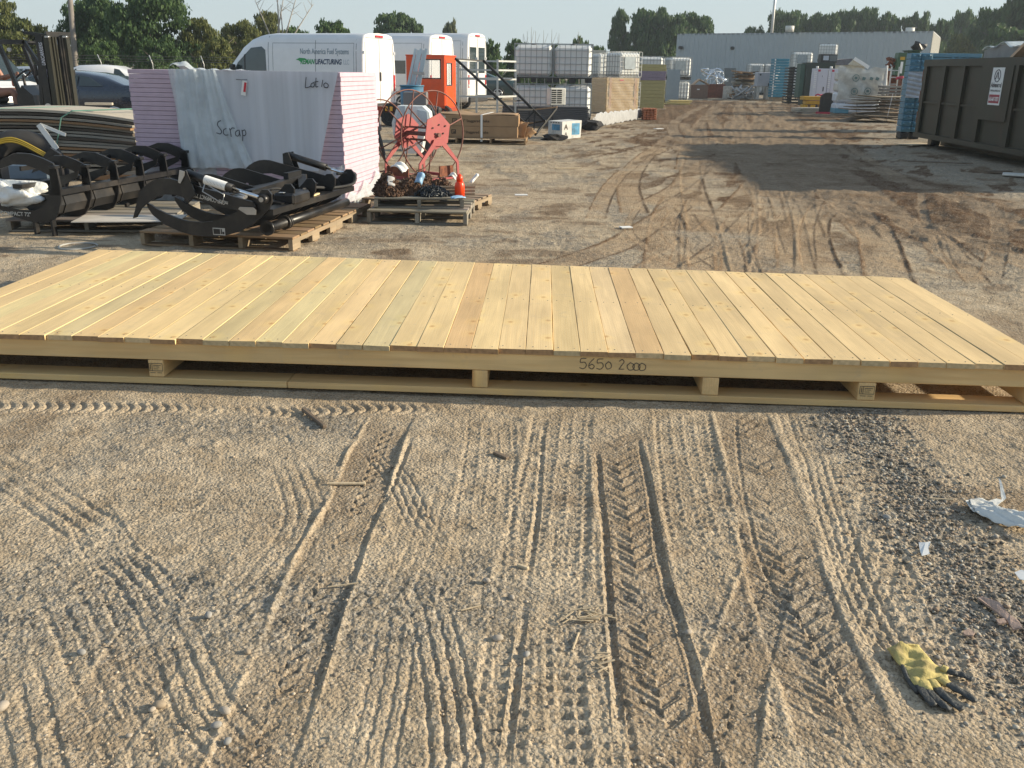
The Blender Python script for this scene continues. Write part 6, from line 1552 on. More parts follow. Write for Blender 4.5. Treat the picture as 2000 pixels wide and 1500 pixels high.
MB().tube([(.45, -.1, .62), (.55, -.1, .68), (.7, -.1, .64), (.85, -.08, .68)], .035, 7).build('red_valve', REDS, c_)
c_ = empty('arched_hood', (X(1608, 39.5), 39.5, 0), 'rounded dark hood on a red base left of the white wrapped sacks', 'hood', rz=R(-22))
arc = [(.0, .08), (0, .62)] + [(.30 - .30 * math.cos(t), .62 + .22 * math.sin(t)) for t in [i * math.pi / 8 for i in range(1, 8)]] + [(.60, .62), (.60, .08)]
FRM = (Vector((0, 0, 0)), Vector((1, 0, 0)), up, Vector((0, 1, 0)))
MB().prism(arc, 0, .6, FRM).build('shell', mat('dark_brown_shell', (.07, .06, .055), .6), c_); MB().prism([(a * .8 + .06, b * .96 + .01) for a, b in arc], -.02, .0, FRM).build('opening', BLACK, c_)
MB().bx(-.1, .75, -.05, .65, 0, .08).build('base', REDS, c_)
c_ = empty('pale_boards', (X(1583, 41.5), 41.0, 0), 'pale warped boards lying on the ground in front of the yellow frame', 'boards', rz=R(12))
for k in range(3): MB().box((.05 * k, .1 * k, .04 + .06 * k), (1.35, .7, .04), R(7 * k - 5)).build('board', PCOL[3], c_)
tag(MB().box((X(1572, 43), 42.9, .04), (.42, .16, .08), R(-8), .03).build('white_block', WPAPER), 'small white block on the ground left of the pale boards', 'block')
# wrapped sacks
SK = mat('sack_wrap', (.55, .54, .50), .45, var=.12, scale=3, bump=.9, bscale=5); SKW = mat('sack_white', (.62, .65, .70), .5)
c_ = empty('wrapped_sacks', (X(1640, 38), 38, 0), 'white sacks with round green prints under torn translucent wrap', 'sacks', rz=R(-8))
for k in range(4):
    for q in range(2): MB().box((.42 + .85 * q, .5, .28 + .40 * k), (.84, 1.0, .38), None, .07).build('sack', SKW if k < 2 else SK, c_)
MB().bx(.0, 1.75, 0, 1.0, .0, .08).build('skid', OLDWOOD, c_); MB().bx(-.005, .52, -.02, 1.0, .09, .28, .01).build('blue_sack_base', mat('sky_blue', (.10, .27, .36), .6), c_)
def tw_(u, v):
    sag = .10 * math.sin(math.pi * u); zt_ = 1.86 - sag + .04 * math.sin(u * 19)
    return Vector((-.03 + 1.84 * u + .05 * math.sin(v * 5), -.05 - .05 * math.sin(u * 13 + v * 6) * math.sin(v * 4) - .04 * v, .55 + (zt_ - .55) * v + .08 * math.sin(u * 8) * (1 - v)))
MB().grid(tw_, 50, 26).build('torn_wrap', mat('grimy_film', (.58, .57, .52), .35, bump=1, bscale=6, alpha=.82, var=.2), c_, smooth=True)
GPR = mat('green_print', (.13, .20, .19), .6)
for (x_, z_) in ((.62, 1.42), (.62, .92), (1.12, .94)):
    MB().tube([(x_ + .12 * math.cos(t), -.14, z_ + .12 * math.sin(t)) for t in [i * math.pi / 10 for i in range(20)]], .014, 5, close=True).build('ring_print', GPR, c_)
    MB().box((x_, -.14, z_), (.10, .006, .09)).build('mark_print', GPR, c_)
for x_ in (.92, 1.20, 1.42): MB().box((x_, -.14, 1.40), (.12, .006, .11), Matrix.Rotation(.3, 3, 'Y')).build('mark_print', GPR, c_)
MB().box((1.76, -.08, 1.3), (.07, .06, 1.2), Matrix.Rotation(R(-3), 3, 'Y'), .02).build('wrap_edge', WPAPER, c_)
# OSB sheets
OSB = mat('osb', (.34, .27, .18), .9, var=.25, scale=30); OSE = mat('osb_edge', (.22, .17, .12), .9, var=.3, stretch=(1, 1, 20))
c_ = empty('osb_pile', (X(1664, 33.5), 33.3, .02), 'warped pile of particle boards tied with twine in front of the wrapped sacks', 'boards', rz=R(-9))
rnd = random.Random(31)
for k in range(11):
    xo = .20 * math.sin(k * .9) + .02 * k - (.25 if k % 4 == 0 else 0) + .2; zc = .10 + k * .075; rt = rnd.uniform(-6, 4)
    def bf(u, v, xo=xo, zc=zc, k=k): return Vector((xo + 1.75 * u - .12 * v, 1.2 * v - .05 * (k % 3), zc + .05 * math.sin(u * 2.2 + k) - .05 * (1 - u) ** 3 * (3 if k < 4 else -.3)))
    q = MB().grid(bf, 12, 4).build('board', [OSB, OSE][k < 10], c_, smooth=False, solid=.022)
for k in range(3): MB().box((.55 + .35 * k, -.08 - .15 * k, .10 + .04 * k), (1.5, .5, .03), Matrix.Rotation(R(8 - 3 * k), 3, 'Y') @ Matrix.Rotation(R(4 * k), 3, 'Z')).build('loose_board', OSE, c_)
for x_ in (1.35, 1.75): MB().beam((x_ - .10, -.14, .0), (x_, -.10, .93), .012, .012, up=(0, 1, 0)).build('twine', WPAPER, c_)
c_ = empty('grey_board_stack', (X(1728, 36.5), 36.5, 0), 'stack of grey boards between the wrapped sacks and the blue crates', 'boards', rz=R(-10))
for k in range(10): MB().bx(.02 * (k % 3), .95, .0, .9, .02 + k * .118, .10 + k * .118, .01).build('board', GREYWOOD, c_)
c_ = empty('ladder', (X(1742, 37.5), 37.6, 0), 'pale ladder standing behind the grey boards', 'ladder')
for x_ in (0, .30): MB().bx(x_, x_ + .05, 0, .04, 0, 1.85).build('rail', GALV, c_)
for k in range(7): MB().bx(.05, .30, .005, .035, .2 + .25 * k, .23 + .25 * k).build('rung', GALV, c_)
tag(MB().box((X(1761, 37), 37.1, 1.45), (.28, .08, .10), Matrix.Rotation(R(-12), 3, 'Y'), .02).build('red_clamp', REDS), 'small red clamp hanging beside the ladder', 'clamp')
tag(MB().bx(X(1757, 37) , X(1763, 37), 36.9, 37.0, 0, 1.42).build('rusty_post', RUST), 'rusty post between the ladder and the blue crates', 'post')
GRN = mat('bin_green', (.045, .10, .05), .5); GRN2 = mat('bin_dark_green', (.015, .05, .022), .5)
c_ = empty('rusty_trolley', (X(1738, 40), 40, 0), 'rusty trolley carrying the two green bins', 'trolley'); MB().bx(0, 1.3, 0, .9, 1.42, 1.52).build('deck', RUST, c_)
for x_ in (.05, 1.15):
    for y_ in (.05, .8): MB().bx(x_, x_ + .08, y_, y_ + .08, 0, 1.42).build('leg', RUST, c_)
c_ = empty('green_bin', (X(1750, 40), 40, 1.52), 'light green bin with a yellow label, the left one of two', 'bin', 'green bins on the trolley', R(-6)); MB().box((.19, .3, .45), (.38, .6, .90), Matrix.Rotation(R(4), 3, 'Y'), .03).build('body', GRN, c_); MB().bx(.10, .28, -.02, -.005, .62, .74).build('label', YS, c_); MB().bx(.14, .24, -.02, -.005, .1, .55).build('print', WPAPER, c_)
c_ = empty('green_bin', (X(1766, 40), 40, 1.52), 'dark green bin just left of the blue crates', 'bin', 'green bins on the trolley', R(-4)); MB().box((.27, .3, .48), (.50, .6, .96), Matrix.Rotation(R(5), 3, 'Y'), .03).build('body', GRN2, c_); MB().bx(.02, .58, -.05, .65, .96, 1.0, .01).build('lid', GRN2, c_)
c_ = scrap('scrap_metal', 1745, 40.4, .32, 2.0, 12, 'dark tangle of rusty parts left of the green bins', RUST)
tag(MB().bx(X(1736, 41), X(1757, 41), 40.8, 41.4, 0, 1.72).build('rusty_box', RUST), 'rusty box under the dark tangle left of the green bins', 'box')
tag(MB().blob((X(1790, 40.2), 40.3, 2.66), .22, 2, .4, 3, (1.2, .8, .9)).build('coiled_hose', BLACK), 'black lump of hose on top of the dark green bin', 'hose')
# blue crates
BC = mat('blue_crate', (.075, .20, .29), .45, var=.08, dirt=(.12, .14, .15), dscale=4, damt=.3)
c_ = empty('blue_crate_column', (X(1769, 24.4), 24.2, 0), 'tall column of knobbly blue plastic crates on black feet, wrapped halfway, left of the skip', 'crates', rz=R(-6))
for k in range(13):
    z_ = .17 + k * .145
    for q in range(2): MB().box((.13 + .262 * q, .2, z_ + .07), (.25, .4, .135), None, .012).build('crate', BC, c_)
    if not 5 < k < 10:
        for q in range(4): MB().blob((.06 + .125 * q, -.03, z_ + .07 + .02 * (q % 2)), .034, 1, .1, q).build('knob', BC, c_)
for x_ in (.02, .30): MB().bx(x_, x_ + .18, .0, .4, 0, .16, .02).build('foot', BPL, c_)
MB().grid(lambda u, v: Vector((-.02 + .56 * u, -.05 - .03 * abs(math.sin(v * 19 + u * 3)), 1.0 + .62 * v)), 16, 40).build('wrap', mat('grey_film', (.42, .46, .52), .25, bump=1, bscale=12, alpha=.85, var=.2), c_, smooth=True)
c_ = empty('blue_container', (X(1795, 27), 27, 0), 'wide blue plastic container standing behind the skip', 'container', rz=R(-3))
MB().bx(0, 1.62, 0, 1.0, 0, 2.02, .02).build('body', BC, c_); MB().bx(-.01, 1.63, -.03, 1.02, 2.02, 2.12, .01).build('rim', BC, c_)
for x_ in (.82, 1.0, 1.2, 1.45): MB().bx(x_, x_ + .07, -.04, .0, 1.2, 2.02).build('rib', BC, c_)
for z_ in (1.75, 1.9): MB().bx(1.05, 1.2, -.02, .0, z_, z_ + .06).build('slot', CHN, c_)

# ------------------------------------------------------------------ the skip
SKM = mat('skip_paint', (.030, .029, .016), .55, var=.2, scale=2, dirt=(.06, .035, .02), dscale=1.6, damt=.5, bump=.03)
SO = Vector((9.18, 21.95, 0)); SU = Vector((-.045, -.999, 0)); SN = Vector((-.999, .045, 0)); SLEN, SH, SWD = 8.7, 1.86, 2.4
skp = empty('roll_off_skip', SO, 'dark olive steel skip with an Advanced sign, standing on the right', 'skip')
FRS = (Vector((0, 0, 0)), SU, up, SN)
def su(px, py, z=None):
    d = Vector(ray(px, py)); t = (SO - Vector((0, 0, EYE))).dot(SN) / d.dot(SN); p = Vector((0, 0, EYE)) + d * t - SO; return p.dot(SU), p.z
def SB(u0, u1, z0, z1, n0, n1, name, m=SKM, par=skp):
    return MB().prism([(u0, z0), (u1, z0), (u1, z1), (u0, z1)], n0, n1, FRS).build(name, m, par)
SB(0, SLEN, .30, SH - .02, -.08, -.04, 'side_wall'); SB(0, SLEN, .30, SH - .02, -SWD, -SWD + .04, 'side_wall')
SB(0, .05, .30, SH - .02, -SWD + .04, -.08, 'end_wall'); SB(SLEN - .05, SLEN, .30, SH - .02, -SWD + .04, -.08, 'tailgate'); SB(.05, SLEN - .05, .30, .36, -SWD + .04, -.08, 'floor')
SB(-.02, SLEN + .02, SH - .14, SH, -.10, .03, 'top_rail'); SB(-.02, SLEN, SH - .14, SH, -SWD - .03, -SWD + .09, 'top_rail'); SB(-.02, .10, SH - .14, SH, -SWD + .1, -.11, 'top_rail'); SB(-.01, SLEN, .20, .30, -.10, .05, 'bottom_rail'); SB(-.01, SLEN, .20, .30, -SWD, -SWD + .1, 'bottom_rail')
SB(.08, SLEN, .94, .98, -.045, .0, 'mid_rail')
u = 0.0; us = [su(1822, 200)[0] * 0] 
ru_ = [su(1846, 135)[0], su(1884, 135)[0], su(1926, 135)[0], su(1984, 135)[0]]
step = .95
pos = [0.02] + [r - .09 for r in ru_[:3]] + [ru_[3]] + [ru_[3] + 1.05, ru_[3] + 2.1, ru_[3] + 3.0]
for p_ in pos:
    if p_ < SLEN - .2: SB(p_, p_ + .17, .30, SH - .14, -.045, .025, 'rib')
pa, pb = su(1920, 130), su(1984, 240)
SB(ru_[2] - .05, ru_[3] + .02, su(1950, 237)[1], SH - .14, .026, .045, 'sign_plate')
for k in range(3): SB(-.09, -.02, .5 + .45 * k, .75 + .45 * k, -.12, .0, 'hinge', RUST)
for p_ in (.25, 7.9):
    for n_ in (-.35, -2.0): 
        cw = SO * 0 + SU * p_ + SN * n_; MB().cyl(cw + SN * .1 + up * .11, cw - SN * .1 + up * .11, .11, 16).build('roller', BLACK, skp)
for n_ in (-.6, -1.8): SB(.1, SLEN, .0 + .02, .2, n_ - .04, n_ + .04, 'underrail')
# sign
sa = su(1946, 132); sb_ = su(1970, 132); sc = su(1929, 204)
SW0, SW1, SZ1, SZ0 = sa[0], sb_[0] - .02, sa[1], sc[1]
sgn = MB().prism([(SW0, SZ0), (SW1, SZ0), (SW1, SZ1), (SW0, SZ1)], .046, .052, FRS).build('sign', WPAPER, skp)
SWD_ = SW1 - SW0; SHH = SZ1 - SZ0
BLK = mat('sign_black', (.02, .022, .03), .5); RED2 = mat('sign_red', (.33, .03, .05), .5)
cu_, cz_ = (SW0 + SW1) / 2, SZ1 - SHH * .22
MB().tube([SU * (cu_ + SWD_ * .24 * math.cos(t)) + up * (cz_ + SHH * .16 * math.sin(t)) + SN * .053 for t in [i * math.pi / 16 for i in range(32)]], .008, 5, close=True).build('emblem_ring', BLK, sgn)
for (a_, b_) in (((-.10, -.10), (.0, .12)), ((.10, -.10), (.0, .12)), ((-.055, -.01), (.055, -.01)), ((-.02, -.06), (.02, -.06))):
    MB().beam(SU * (cu_ + a_[0] * SWD_ * 1.5) + up * (cz_ + a_[1] * SHH * .9) + SN * .054, SU * (cu_ + b_[0] * SWD_ * 1.5) + up * (cz_ + b_[1] * SHH * .9) + SN * .054, .01, .014, up=SN).build('emblem_stroke', BLK, sgn)
def stext(body, size, m, z, wid, nm='lettering', bold=0):
    q = text_part(nm, body, size, m, sgn, Matrix(), bold=bold); xs = [v.co.x for v in q.data.vertices]; w_ = max(xs) - min(xs)
    s_ = wid / w_; q.data.transform(plane_m(SU * (cu_ - wid / 2) + up * z + SN * .054, SU, SN) @ Matrix.Diagonal((s_, 1, 1, 1))); return q
stext('Advanced', SHH * .17, BLK, SZ1 - SHH * .52, SWD_ * .9, bold=.004)
stext('DISPOSAL SERVICES, INC.', SHH * .07, BLK, SZ1 - SHH * .64, SWD_ * .86)
MB().prism([(SW0 + SWD_ * .06, SZ0 + SHH * .05), (SW1 - SWD_ * .06, SZ0 + SHH * .05), (SW1 - SWD_ * .06, SZ0 + SHH * .28), (SW0 + SWD_ * .06, SZ0 + SHH * .28)], .053, .055, FRS).build('sign_panel', RED2, sgn)
q = stext('616-669-7077', SHH * .15, WPAPER, SZ0 + SHH * .11, SWD_ * .8, bold=.003); q.location = SN * .002
q = su(1904, 262); MB().prism([(q[0] - .03, q[1] - .05), (q[0] + .04, q[1] - .05), (q[0] + .06, q[1] + .05), (q[0] - .01, q[1] + .05)], -.038, -.03, FRS).build('small_sticker', WPAPER, skp)
# rubbish in the skip
def SP3(u_, n_, z_): return SO + SU * u_ + SN * n_ + up * z_
rb = MB().prism([(2.0, 1.2), (2.0, 2.02), (2.6, 2.12), (3.6, 2.05), (3.75, 1.2)], -1.9, -.4, FRS); q = rb.build('grey_board', mat('dull_board', (.27, .27, .26), .8)); q.location = SO; tag(q, 'grey insulation board sticking up out of the skip', 'board')
fl = MB().grid(lambda a, b: SP3(2.0 + 1.6 * a, -.35 - 1.0 * b, 2.03 + .09 * math.sin(a * 3) + .04 * math.sin(a * 14 + b * 5) + .06 * b), 30, 16).build('white_film_sheet', CRUMP, smooth=True, solid=.01); tag(fl, 'crumpled white film lying over the skip edge', 'film')
tag(MB().box(SP3(3.9, -.5, 1.98), (.5, .9, .10), Matrix.Rotation(R(-30), 3, 'X') @ Matrix.Rotation(R(20), 3, 'Y')).build('wood_board', mat('tan_board', (.50, .33, .20), .8)), 'tan board poking up out of the skip', 'board')
for k, (u_, n_, z_, r_) in enumerate(((4.3, -.6, 1.86, .30), (5.0, -.7, 1.82, .34))): tag(MB().blob(SP3(u_, n_, z_), r_, 3, .10, k, (1.2, 1, .7)).build('rubbish_bag', BAG, smooth=True), ('white bag next to the tan board' if not k else 'second white bag, nearer the camera') + ' in the skip', 'bag')
tag(MB().box(SP3(4.4, -1.4, 1.6), (1.6, 3.6, .5), Matrix.Rotation(R(4), 3, 'X'), .05).build('rubbish_fill', mat('rubbish', (.22, .2, .18), .9, var=.5, scale=6)), 'mixed rubbish filling the skip below its rim', 'rubbish')

# ------------------------------------------------------------------ buildings
CLAD = mat('grey_cladding', (.38, .42, .44), .5, .2, var=.03)
A, B_, C_ = Vector((X(1318, 86), 86, 0)), Vector((X(1812, 74), 74, 0)), Vector((X(1827, 85), 85, 0))
hA = 4.75; bd_ = empty('warehouse', A, 'long low grey corrugated warehouse closing off the yard', 'building')
def wall(P, Q, z0, z1, nm, m, rib=.42):
    P, Q = P - A, Q - A; d = (Q - P); L_ = d.length; d.normalize(); n_ = Vector((d.y, -d.x, 0)); mb = MB(); pts = []
    x_ = 0
    while x_ < L_:
        pts += [(x_, 0), (min(x_ + rib * .62, L_), 0), (min(x_ + rib * .70, L_), .04), (min(x_ + rib * .92, L_), .04)]; x_ += rib
    V0 = [mb.bm.verts.new(P + d * a_ + n_ * b_ + up * z0) for a_, b_ in pts]; V1 = [mb.bm.verts.new(P + d * a_ + n_ * b_ + up * z1) for a_, b_ in pts]
    for i in range(len(pts) - 1):
        if (pts[i + 1][0] - pts[i][0]) > 1e-5 or abs(pts[i + 1][1] - pts[i][1]) > 1e-5: mb.bm.faces.new((V0[i], V0[i + 1], V1[i + 1], V1[i]))
    return mb.build(nm, m, bd_)
wall(A, B_, 0, hA, 'front_wall', CLAD); wall(B_, C_, 0, hA - .1, 'side_wall', mat('sunlit_cladding', (.50, .49, .44), .6, var=.03))  # side wall coloured paler and warmer than the front, for the sun on it
D_ = A + (C_ - B_); mb = MB(); mb.prism([((q - A).x, (q - A).y) for q in (A, B_, C_, D_)], hA - .12, hA, (Vector((0, 0, 0)), Vector((1, 0, 0)), Vector((0, 1, 0)), up)); mb.build('roof', mat('roof_sheet', (.35, .37, .38), .6), bd_)
for (px, py) in ((1329, 93), (1431, 94)):
    t = (px - 1318) / 494; Yw = 86 - 12 * t; q = W(px, py, Yw - .2) - A; MB().box(q, (.35, .35, .25), None, .05).build('wall_lamp', BLACK, bd_)
    if px > 1400: MB().beam(q + Vector((.2, 0, -.05)), q + Vector((.75, 0, .12)), .05, .05).build('lamp_arm', STEEL, bd_)
for px in (1555, 1796): q = W(px, 68, 77) - A; MB().cyl((q.x, q.y + 2, hA), (q.x, q.y + 2, hA + .45), .35, 12).build('roof_vent', CRM, bd_)
for px in (1800, 1798): pass
sh_ = empty('white_shed', (X(1140, 58), 58, 0), 'small cream shed with a dark window between the tank stacks', 'building'); MB().bx(0, 1.3, 0, 2, 0, 2.72).build('wall', mat('cream_wall', (.52, .50, .42), .8), sh_); MB().bx(.5, 1.0, -.03, 0, 1.2, 1.9).build('window', GLASS, sh_)
gb = empty('gable_roof_piece', (X(1624, 62), 62, 0), 'small cream gabled shed with a grey roof behind the white cabinets', 'building')
gz_ = lambda py: W(1650, py, 62).z
MB().bx(0, 2.15, .2, 2.5, 0, gz_(126)).build('wall', mat('cream_wall', (.52, .50, .42), .8), gb)
MB().prism([(1.0, gz_(126)), (1.35, gz_(115)), (2.15, gz_(130))], 0, 2.4, FRM).build('gable', mat('cream_wall', (.52, .50, .42), .8), gb)
MB().prism([(-.3, gz_(128)), (.0, gz_(118)), (1.3, gz_(114)), (1.1, gz_(127))], .1, 2.6, FRM).build('roof', mat('shingle', (.13, .13, .15), .9, var=.2), gb)
MB().beam((1.32, -.1, gz_(114)), (2.3, -.1, gz_(131)), .2, .08, up=(0, 1, 0)).build('bargeboard', WHITE, gb)

# ------------------------------------------------------------------ poles and fence
tag(MB().tube([W(130, -80, 44), W(149, 140, 44), Vector((W(149, 140, 44).x + .15, 44, 0))], [.10, .13, .14], 12).build('utility_pole', mat('pole_wood', (.20, .18, .16), .9)), 'leaning wooden utility pole behind the navy sedan', 'pole')
ms = empty('antenna_mast', (X(1500, 118), 118, 0), 'thin grey mast rising behind the warehouse', 'mast'); MB().tube([(0, 0, 0), (0, 0, 16)], [.22, .10], 10).build('pole', GALV, ms)
fc = empty('chain_link_fence', (X(110, 36), 36, 0), 'chain link fence with barbed wire along the left boundary', 'fence')
FLN = X(780, 36) - X(-60, 36)
for k in range(11):
    x_ = -4 + k * 1.9; MB().tube([(x_, 0, 0), (x_, 0, 1.55), (x_ - .06, -.1, 1.85)], .018, 7).build('fence_post', GALV, fc)
wm_ = MB()
for z_ in (1.62, 1.70, 1.80): wm_.tube([(-4 + k * 1.9, -.05, z_ + .01 * (k % 2)) for k in range(11)], .007, 4)
for k in range(120): wm_.tube([(-4 + k * .16, 0, .02), (-4 + k * .16, 0, 1.55)], .002, 3)
for k in range(10): wm_.tube([(-4, .01, .1 + k * .16), (15, .01, .1 + k * .16)], .003, 3)
wm_.build('wire_mesh', mat('dark_wire', (.10, .10, .095), .6), fc)

# ------------------------------------------------------------------ trees
def leaf_mat(name, c1, c2):
    m, nt, b = nodes(name); L = nt.links.new
    vc = nn(nt, 'ShaderNodeVertexColor'); vc.layer_name = 'leaf'; mx = nn(nt, 'ShaderNodeMix', data_type='RGBA')
    sp = nn(nt, 'ShaderNodeSeparateColor'); L(vc.outputs[0], sp.inputs[0]); L(sp.outputs[0], mx.inputs['Factor']); mx.inputs['A'].default_value = (*c1, 1); mx.inputs['B'].default_value = (*c2, 1)
    L(mx.outputs['Result'], b.inputs['Base Color']); b.inputs['Roughness'].default_value = .6; b.inputs['Specular IOR Level'].default_value = .25
    tr = nn(nt, 'ShaderNodeBsdfTranslucent'); L(mx.outputs['Result'], tr.inputs[0]); ad = nn(nt, 'ShaderNodeMixShader'); ad.inputs[0].default_value = .28
    L(b.outputs[0], ad.inputs[1]); L(tr.outputs[0], ad.inputs[2]); L(ad.outputs[0], nt.nodes['Material Output'].inputs[0]); return m
LM = {'dark': leaf_mat('leaves_dark', (.034, .072, .028), (.085, .145, .05)), 'mid': leaf_mat('leaves_mid', (.04, .085, .03), (.09, .15, .045)), 'olive': leaf_mat('leaves_olive', (.07, .095, .03), (.17, .18, .055)), 'pale': leaf_mat('leaves_pale', (.09, .11, .06), (.18, .20, .11))}
BARK = mat('bark', (.10, .085, .07), .95, var=.3, scale=8)
def crown_mesh(seed, n, leaf, shape, gaps=.5, lobes=16):
    """unit crown: radius 1 across, height 1; clumps of leaf-sized quads"""
    rs = np.random.RandomState(seed); cl = []
    for k in range(lobes):
        a = rs.rand() * 6.28; z = .06 + .84 * (k + rs.rand()) / lobes; sh_ = shape(z); rad = sh_ * (rs.uniform(.25, 1) ** .6) * .74
        cl.append((rad * math.cos(a), rad * math.sin(a), z, rs.uniform(.20, .36) * (sh_ * .5 + .5)))
    cl = np.array(cl); w = cl[:, 3] ** 2; pick = rs.choice(len(cl), n, p=w / w.sum())
    sub = rs.randn(lobes, 9, 3); sub /= np.linalg.norm(sub, axis=2)[:, :, None]
    si = rs.randint(9, size=n); d = rs.randn(n, 3); d /= np.linalg.norm(d, axis=1)[:, None]
    c2 = cl[pick, :3] + sub[pick, si] * cl[pick, 3][:, None] * np.array([.62, .62, .24])
    P = c2 + d * (cl[pick, 3] * .52 * rs.rand(n) ** .4)[:, None] * np.array([1, 1, .36])
    u = rs.randn(n, 3); u /= np.linalg.norm(u, axis=1)[:, None]; v = np.cross(u, rs.randn(n, 3)); v /= np.linalg.norm(v, axis=1)[:, None]
    s = leaf * rs.uniform(.5, 1.3, n)[:, None]
    V = np.stack([P - u * s - v * s * .6, P + u * s - v * s * .6, P + u * s * .8 + v * s * .6, P - u * s * .8 + v * s * .6], 1).reshape(-1, 3)
    tone = np.clip(rs.rand(len(cl), 9)[pick, si] * .6 + rs.rand(n) * .5, 0, 1)
    return V, np.repeat(tone, 4)
SH = {'round': lambda z: math.sqrt(max(.12, 1 - (1.9 * z - .9) ** 2)), 'tall': lambda z: .45 + .45 * math.sin(math.pi * min(1, z * .95 + .12)), 'bush': lambda z: math.sqrt(max(.15, 1 - z * z * .9))}
CM = {}
def crown_for(kind, col, dist, seed, wpx):
    key = (kind, col, seed % 3, 'n' if dist < 60 else 'f')
    if key not in CM:
        n = 20000 if dist < 60 else 11000; V, t = crown_mesh(seed % 3 + len(kind) * 5 + ord(col[0]), n, .024 if dist < 60 else .036, SH[kind], lobes=64 if kind != 'tall' else 46)
        me = bpy.data.meshes.new('crown'); me.vertices.add(len(V)); me.vertices.foreach_set('co', V.astype(np.float32).ravel()); nq = len(V) // 4
        me.loops.add(nq * 4); me.loops.foreach_set('vertex_index', np.arange(nq * 4, dtype=np.int32)); me.polygons.add(nq); me.polygons.foreach_set('loop_start', np.arange(0, nq * 4, 4, dtype=np.int32)); me.update()
        at = me.color_attributes.new('leaf', 'FLOAT_COLOR', 'POINT'); at.data.foreach_set('color', np.stack([t, t, t, np.ones_like(t)], 1).astype(np.float32).ravel()); me.materials.append(LM[col]); CM[key] = me
    return CM[key]
tree_n = 0
def tree(x0, x1, ytop, Y, kind, col, label, base=0.12, cat='tree'):
    """a tree filling these columns of the photograph at distance Y"""
    global tree_n; tree_n += 1; rnd = random.Random(tree_n * 7)
    xa, xb = X(x0, Y), X(x1, Y); zt = W((x0 + x1) / 2, ytop, Y).z; r = (xb - xa) / 2 * 1.08; z0 = zt * base
    o = empty('tree' if cat == 'tree' else 'bush', ((xa + xb) / 2, Y, 0), label, cat, None, rnd.uniform(0, 6.28))
    c = bpy.data.objects.new('crown', crown_for(kind, col, Y, tree_n, 0)); C.objects.link(c); c.parent = o; c.location.z = z0; c.scale = (r, r, (zt - z0) * .96)
    mb = MB(); top = Vector((r * .1, 0, zt * .85)); trr = max(.06, zt * .018)
    mb.tube([(0, 0, -.05), (r * .03, 0, zt * .3), (r * .06, r * .03, zt * .6), top], [trr * 1.3, trr, trr * .6, trr * .15], 8)
    for k in range(7):
        a = rnd.uniform(0, 6.28); zb = zt * rnd.uniform(.22, .62); L_ = r * rnd.uniform(.5, .9); e = Vector((L_ * math.cos(a), L_ * math.sin(a), zb + L_ * rnd.uniform(.5, 1.1)))
        mb.tube([(r * .04, 0, zb), (e.x * .5, e.y * .5, zb + (e.z - zb) * .6), e], [trr * .5, trr * .32, trr * .08], 6)
    mb.build('trunk', BARK, o)
    return o
T = [(-70, 60, -30, 52, 'round', 'olive', 'tall yellow green tree in the top left corner'), (-30, 112, 22, 44, 'round', 'olive', 'yellow green tree behind the forklift'), (70, 160, 62, 46, 'bush', 'dark', 'dark low tree right behind the forklift mast'),
     (128, 262, -25, 50, 'round', 'dark', 'left one of the two big dark trees behind the navy sedan'), (215, 392, -75, 46, 'round', 'dark', 'biggest dark tree, its top cut by the picture edge'), (150, 250, 70, 42, 'bush', 'mid', 'green bush under the big dark trees'), (255, 365, 62, 41, 'bush', 'dark', 'dark bush right under the biggest dark tree'),
     (350, 440, 22, 47, 'round', 'olive', 'olive willow left of the lettered van'), (385, 470, 60, 44, 'bush', 'olive', 'yellowish bush behind the van windscreen'), (425, 520, 28, 52, 'round', 'olive', 'yellow green tree above the nose of the lettered van'), (490, 560, 8, 56, 'round', 'olive', 'yellow green tree with bare limbs sticking out of it'),
     (540, 620, 42, 60, 'round', 'mid', 'green tree above the middle of the lettered van'), (600, 690, 30, 62, 'round', 'mid', 'green tree above the lettering of the van'), (722, 834, 14, 84, 'round', 'dark', 'lone round dark tree above the gap between the first two vans'), (858, 902, 32, 80, 'tall', 'pale', 'thin pale tree above the second van'),
     (930, 990, 72, 62, 'bush', 'mid', 'green bush right of the tallest van'), (975, 1050, 66, 64, 'bush', 'mid', 'green bush above the scaffold'), (1040, 1110, 80, 66, 'bush', 'mid', 'low green bush behind the nearest tanks'), (1105, 1160, 66, 68, 'bush', 'mid', 'green bush over the right edge of the nearest tanks'), (1145, 1190, 80, 68, 'bush', 'mid', 'small bush above the cream shed'),
     (1180, 1232, 8, 108, 'tall', 'dark', 'slender dark tree left of the broad group of three'), (1216, 1306, 4, 106, 'round', 'dark', 'left tree of the broad group left of the warehouse'), (1262, 1345, 14, 104, 'round', 'dark', 'middle tree of the broad group left of the warehouse'), (1312, 1394, 14, 108, 'round', 'dark', 'right tree of the broad group left of the warehouse'),
     (1440, 1500, 44, 122, 'round', 'mid', 'lowest tree above the warehouse roof, left of the mast')]
row = [(1486, 1560, 8), (1535, 1600, 16), (1578, 1632, 14), (1618, 1672, 6), (1654, 1702, 2), (1690, 1742, 14), (1728, 1778, 20), (1764, 1806, 12), (1792, 1852, 24), (1838, 1890, 10), (1868, 1920, 20)]
nm = ['first', 'second', 'third', 'fourth', 'fifth', 'sixth', 'seventh', 'eighth', 'ninth', 'tenth', 'last']
for (a_, b_, t_), n_ in zip(row, nm): T.append((a_ - 8, b_ + 8, t_, 118 + 3 * (a_ % 3), 'tall' if a_ % 4 == 0 else 'round', 'dark' if a_ < 1780 else 'mid', n_ + ' tree from the left in the dark row behind the warehouse roof'))
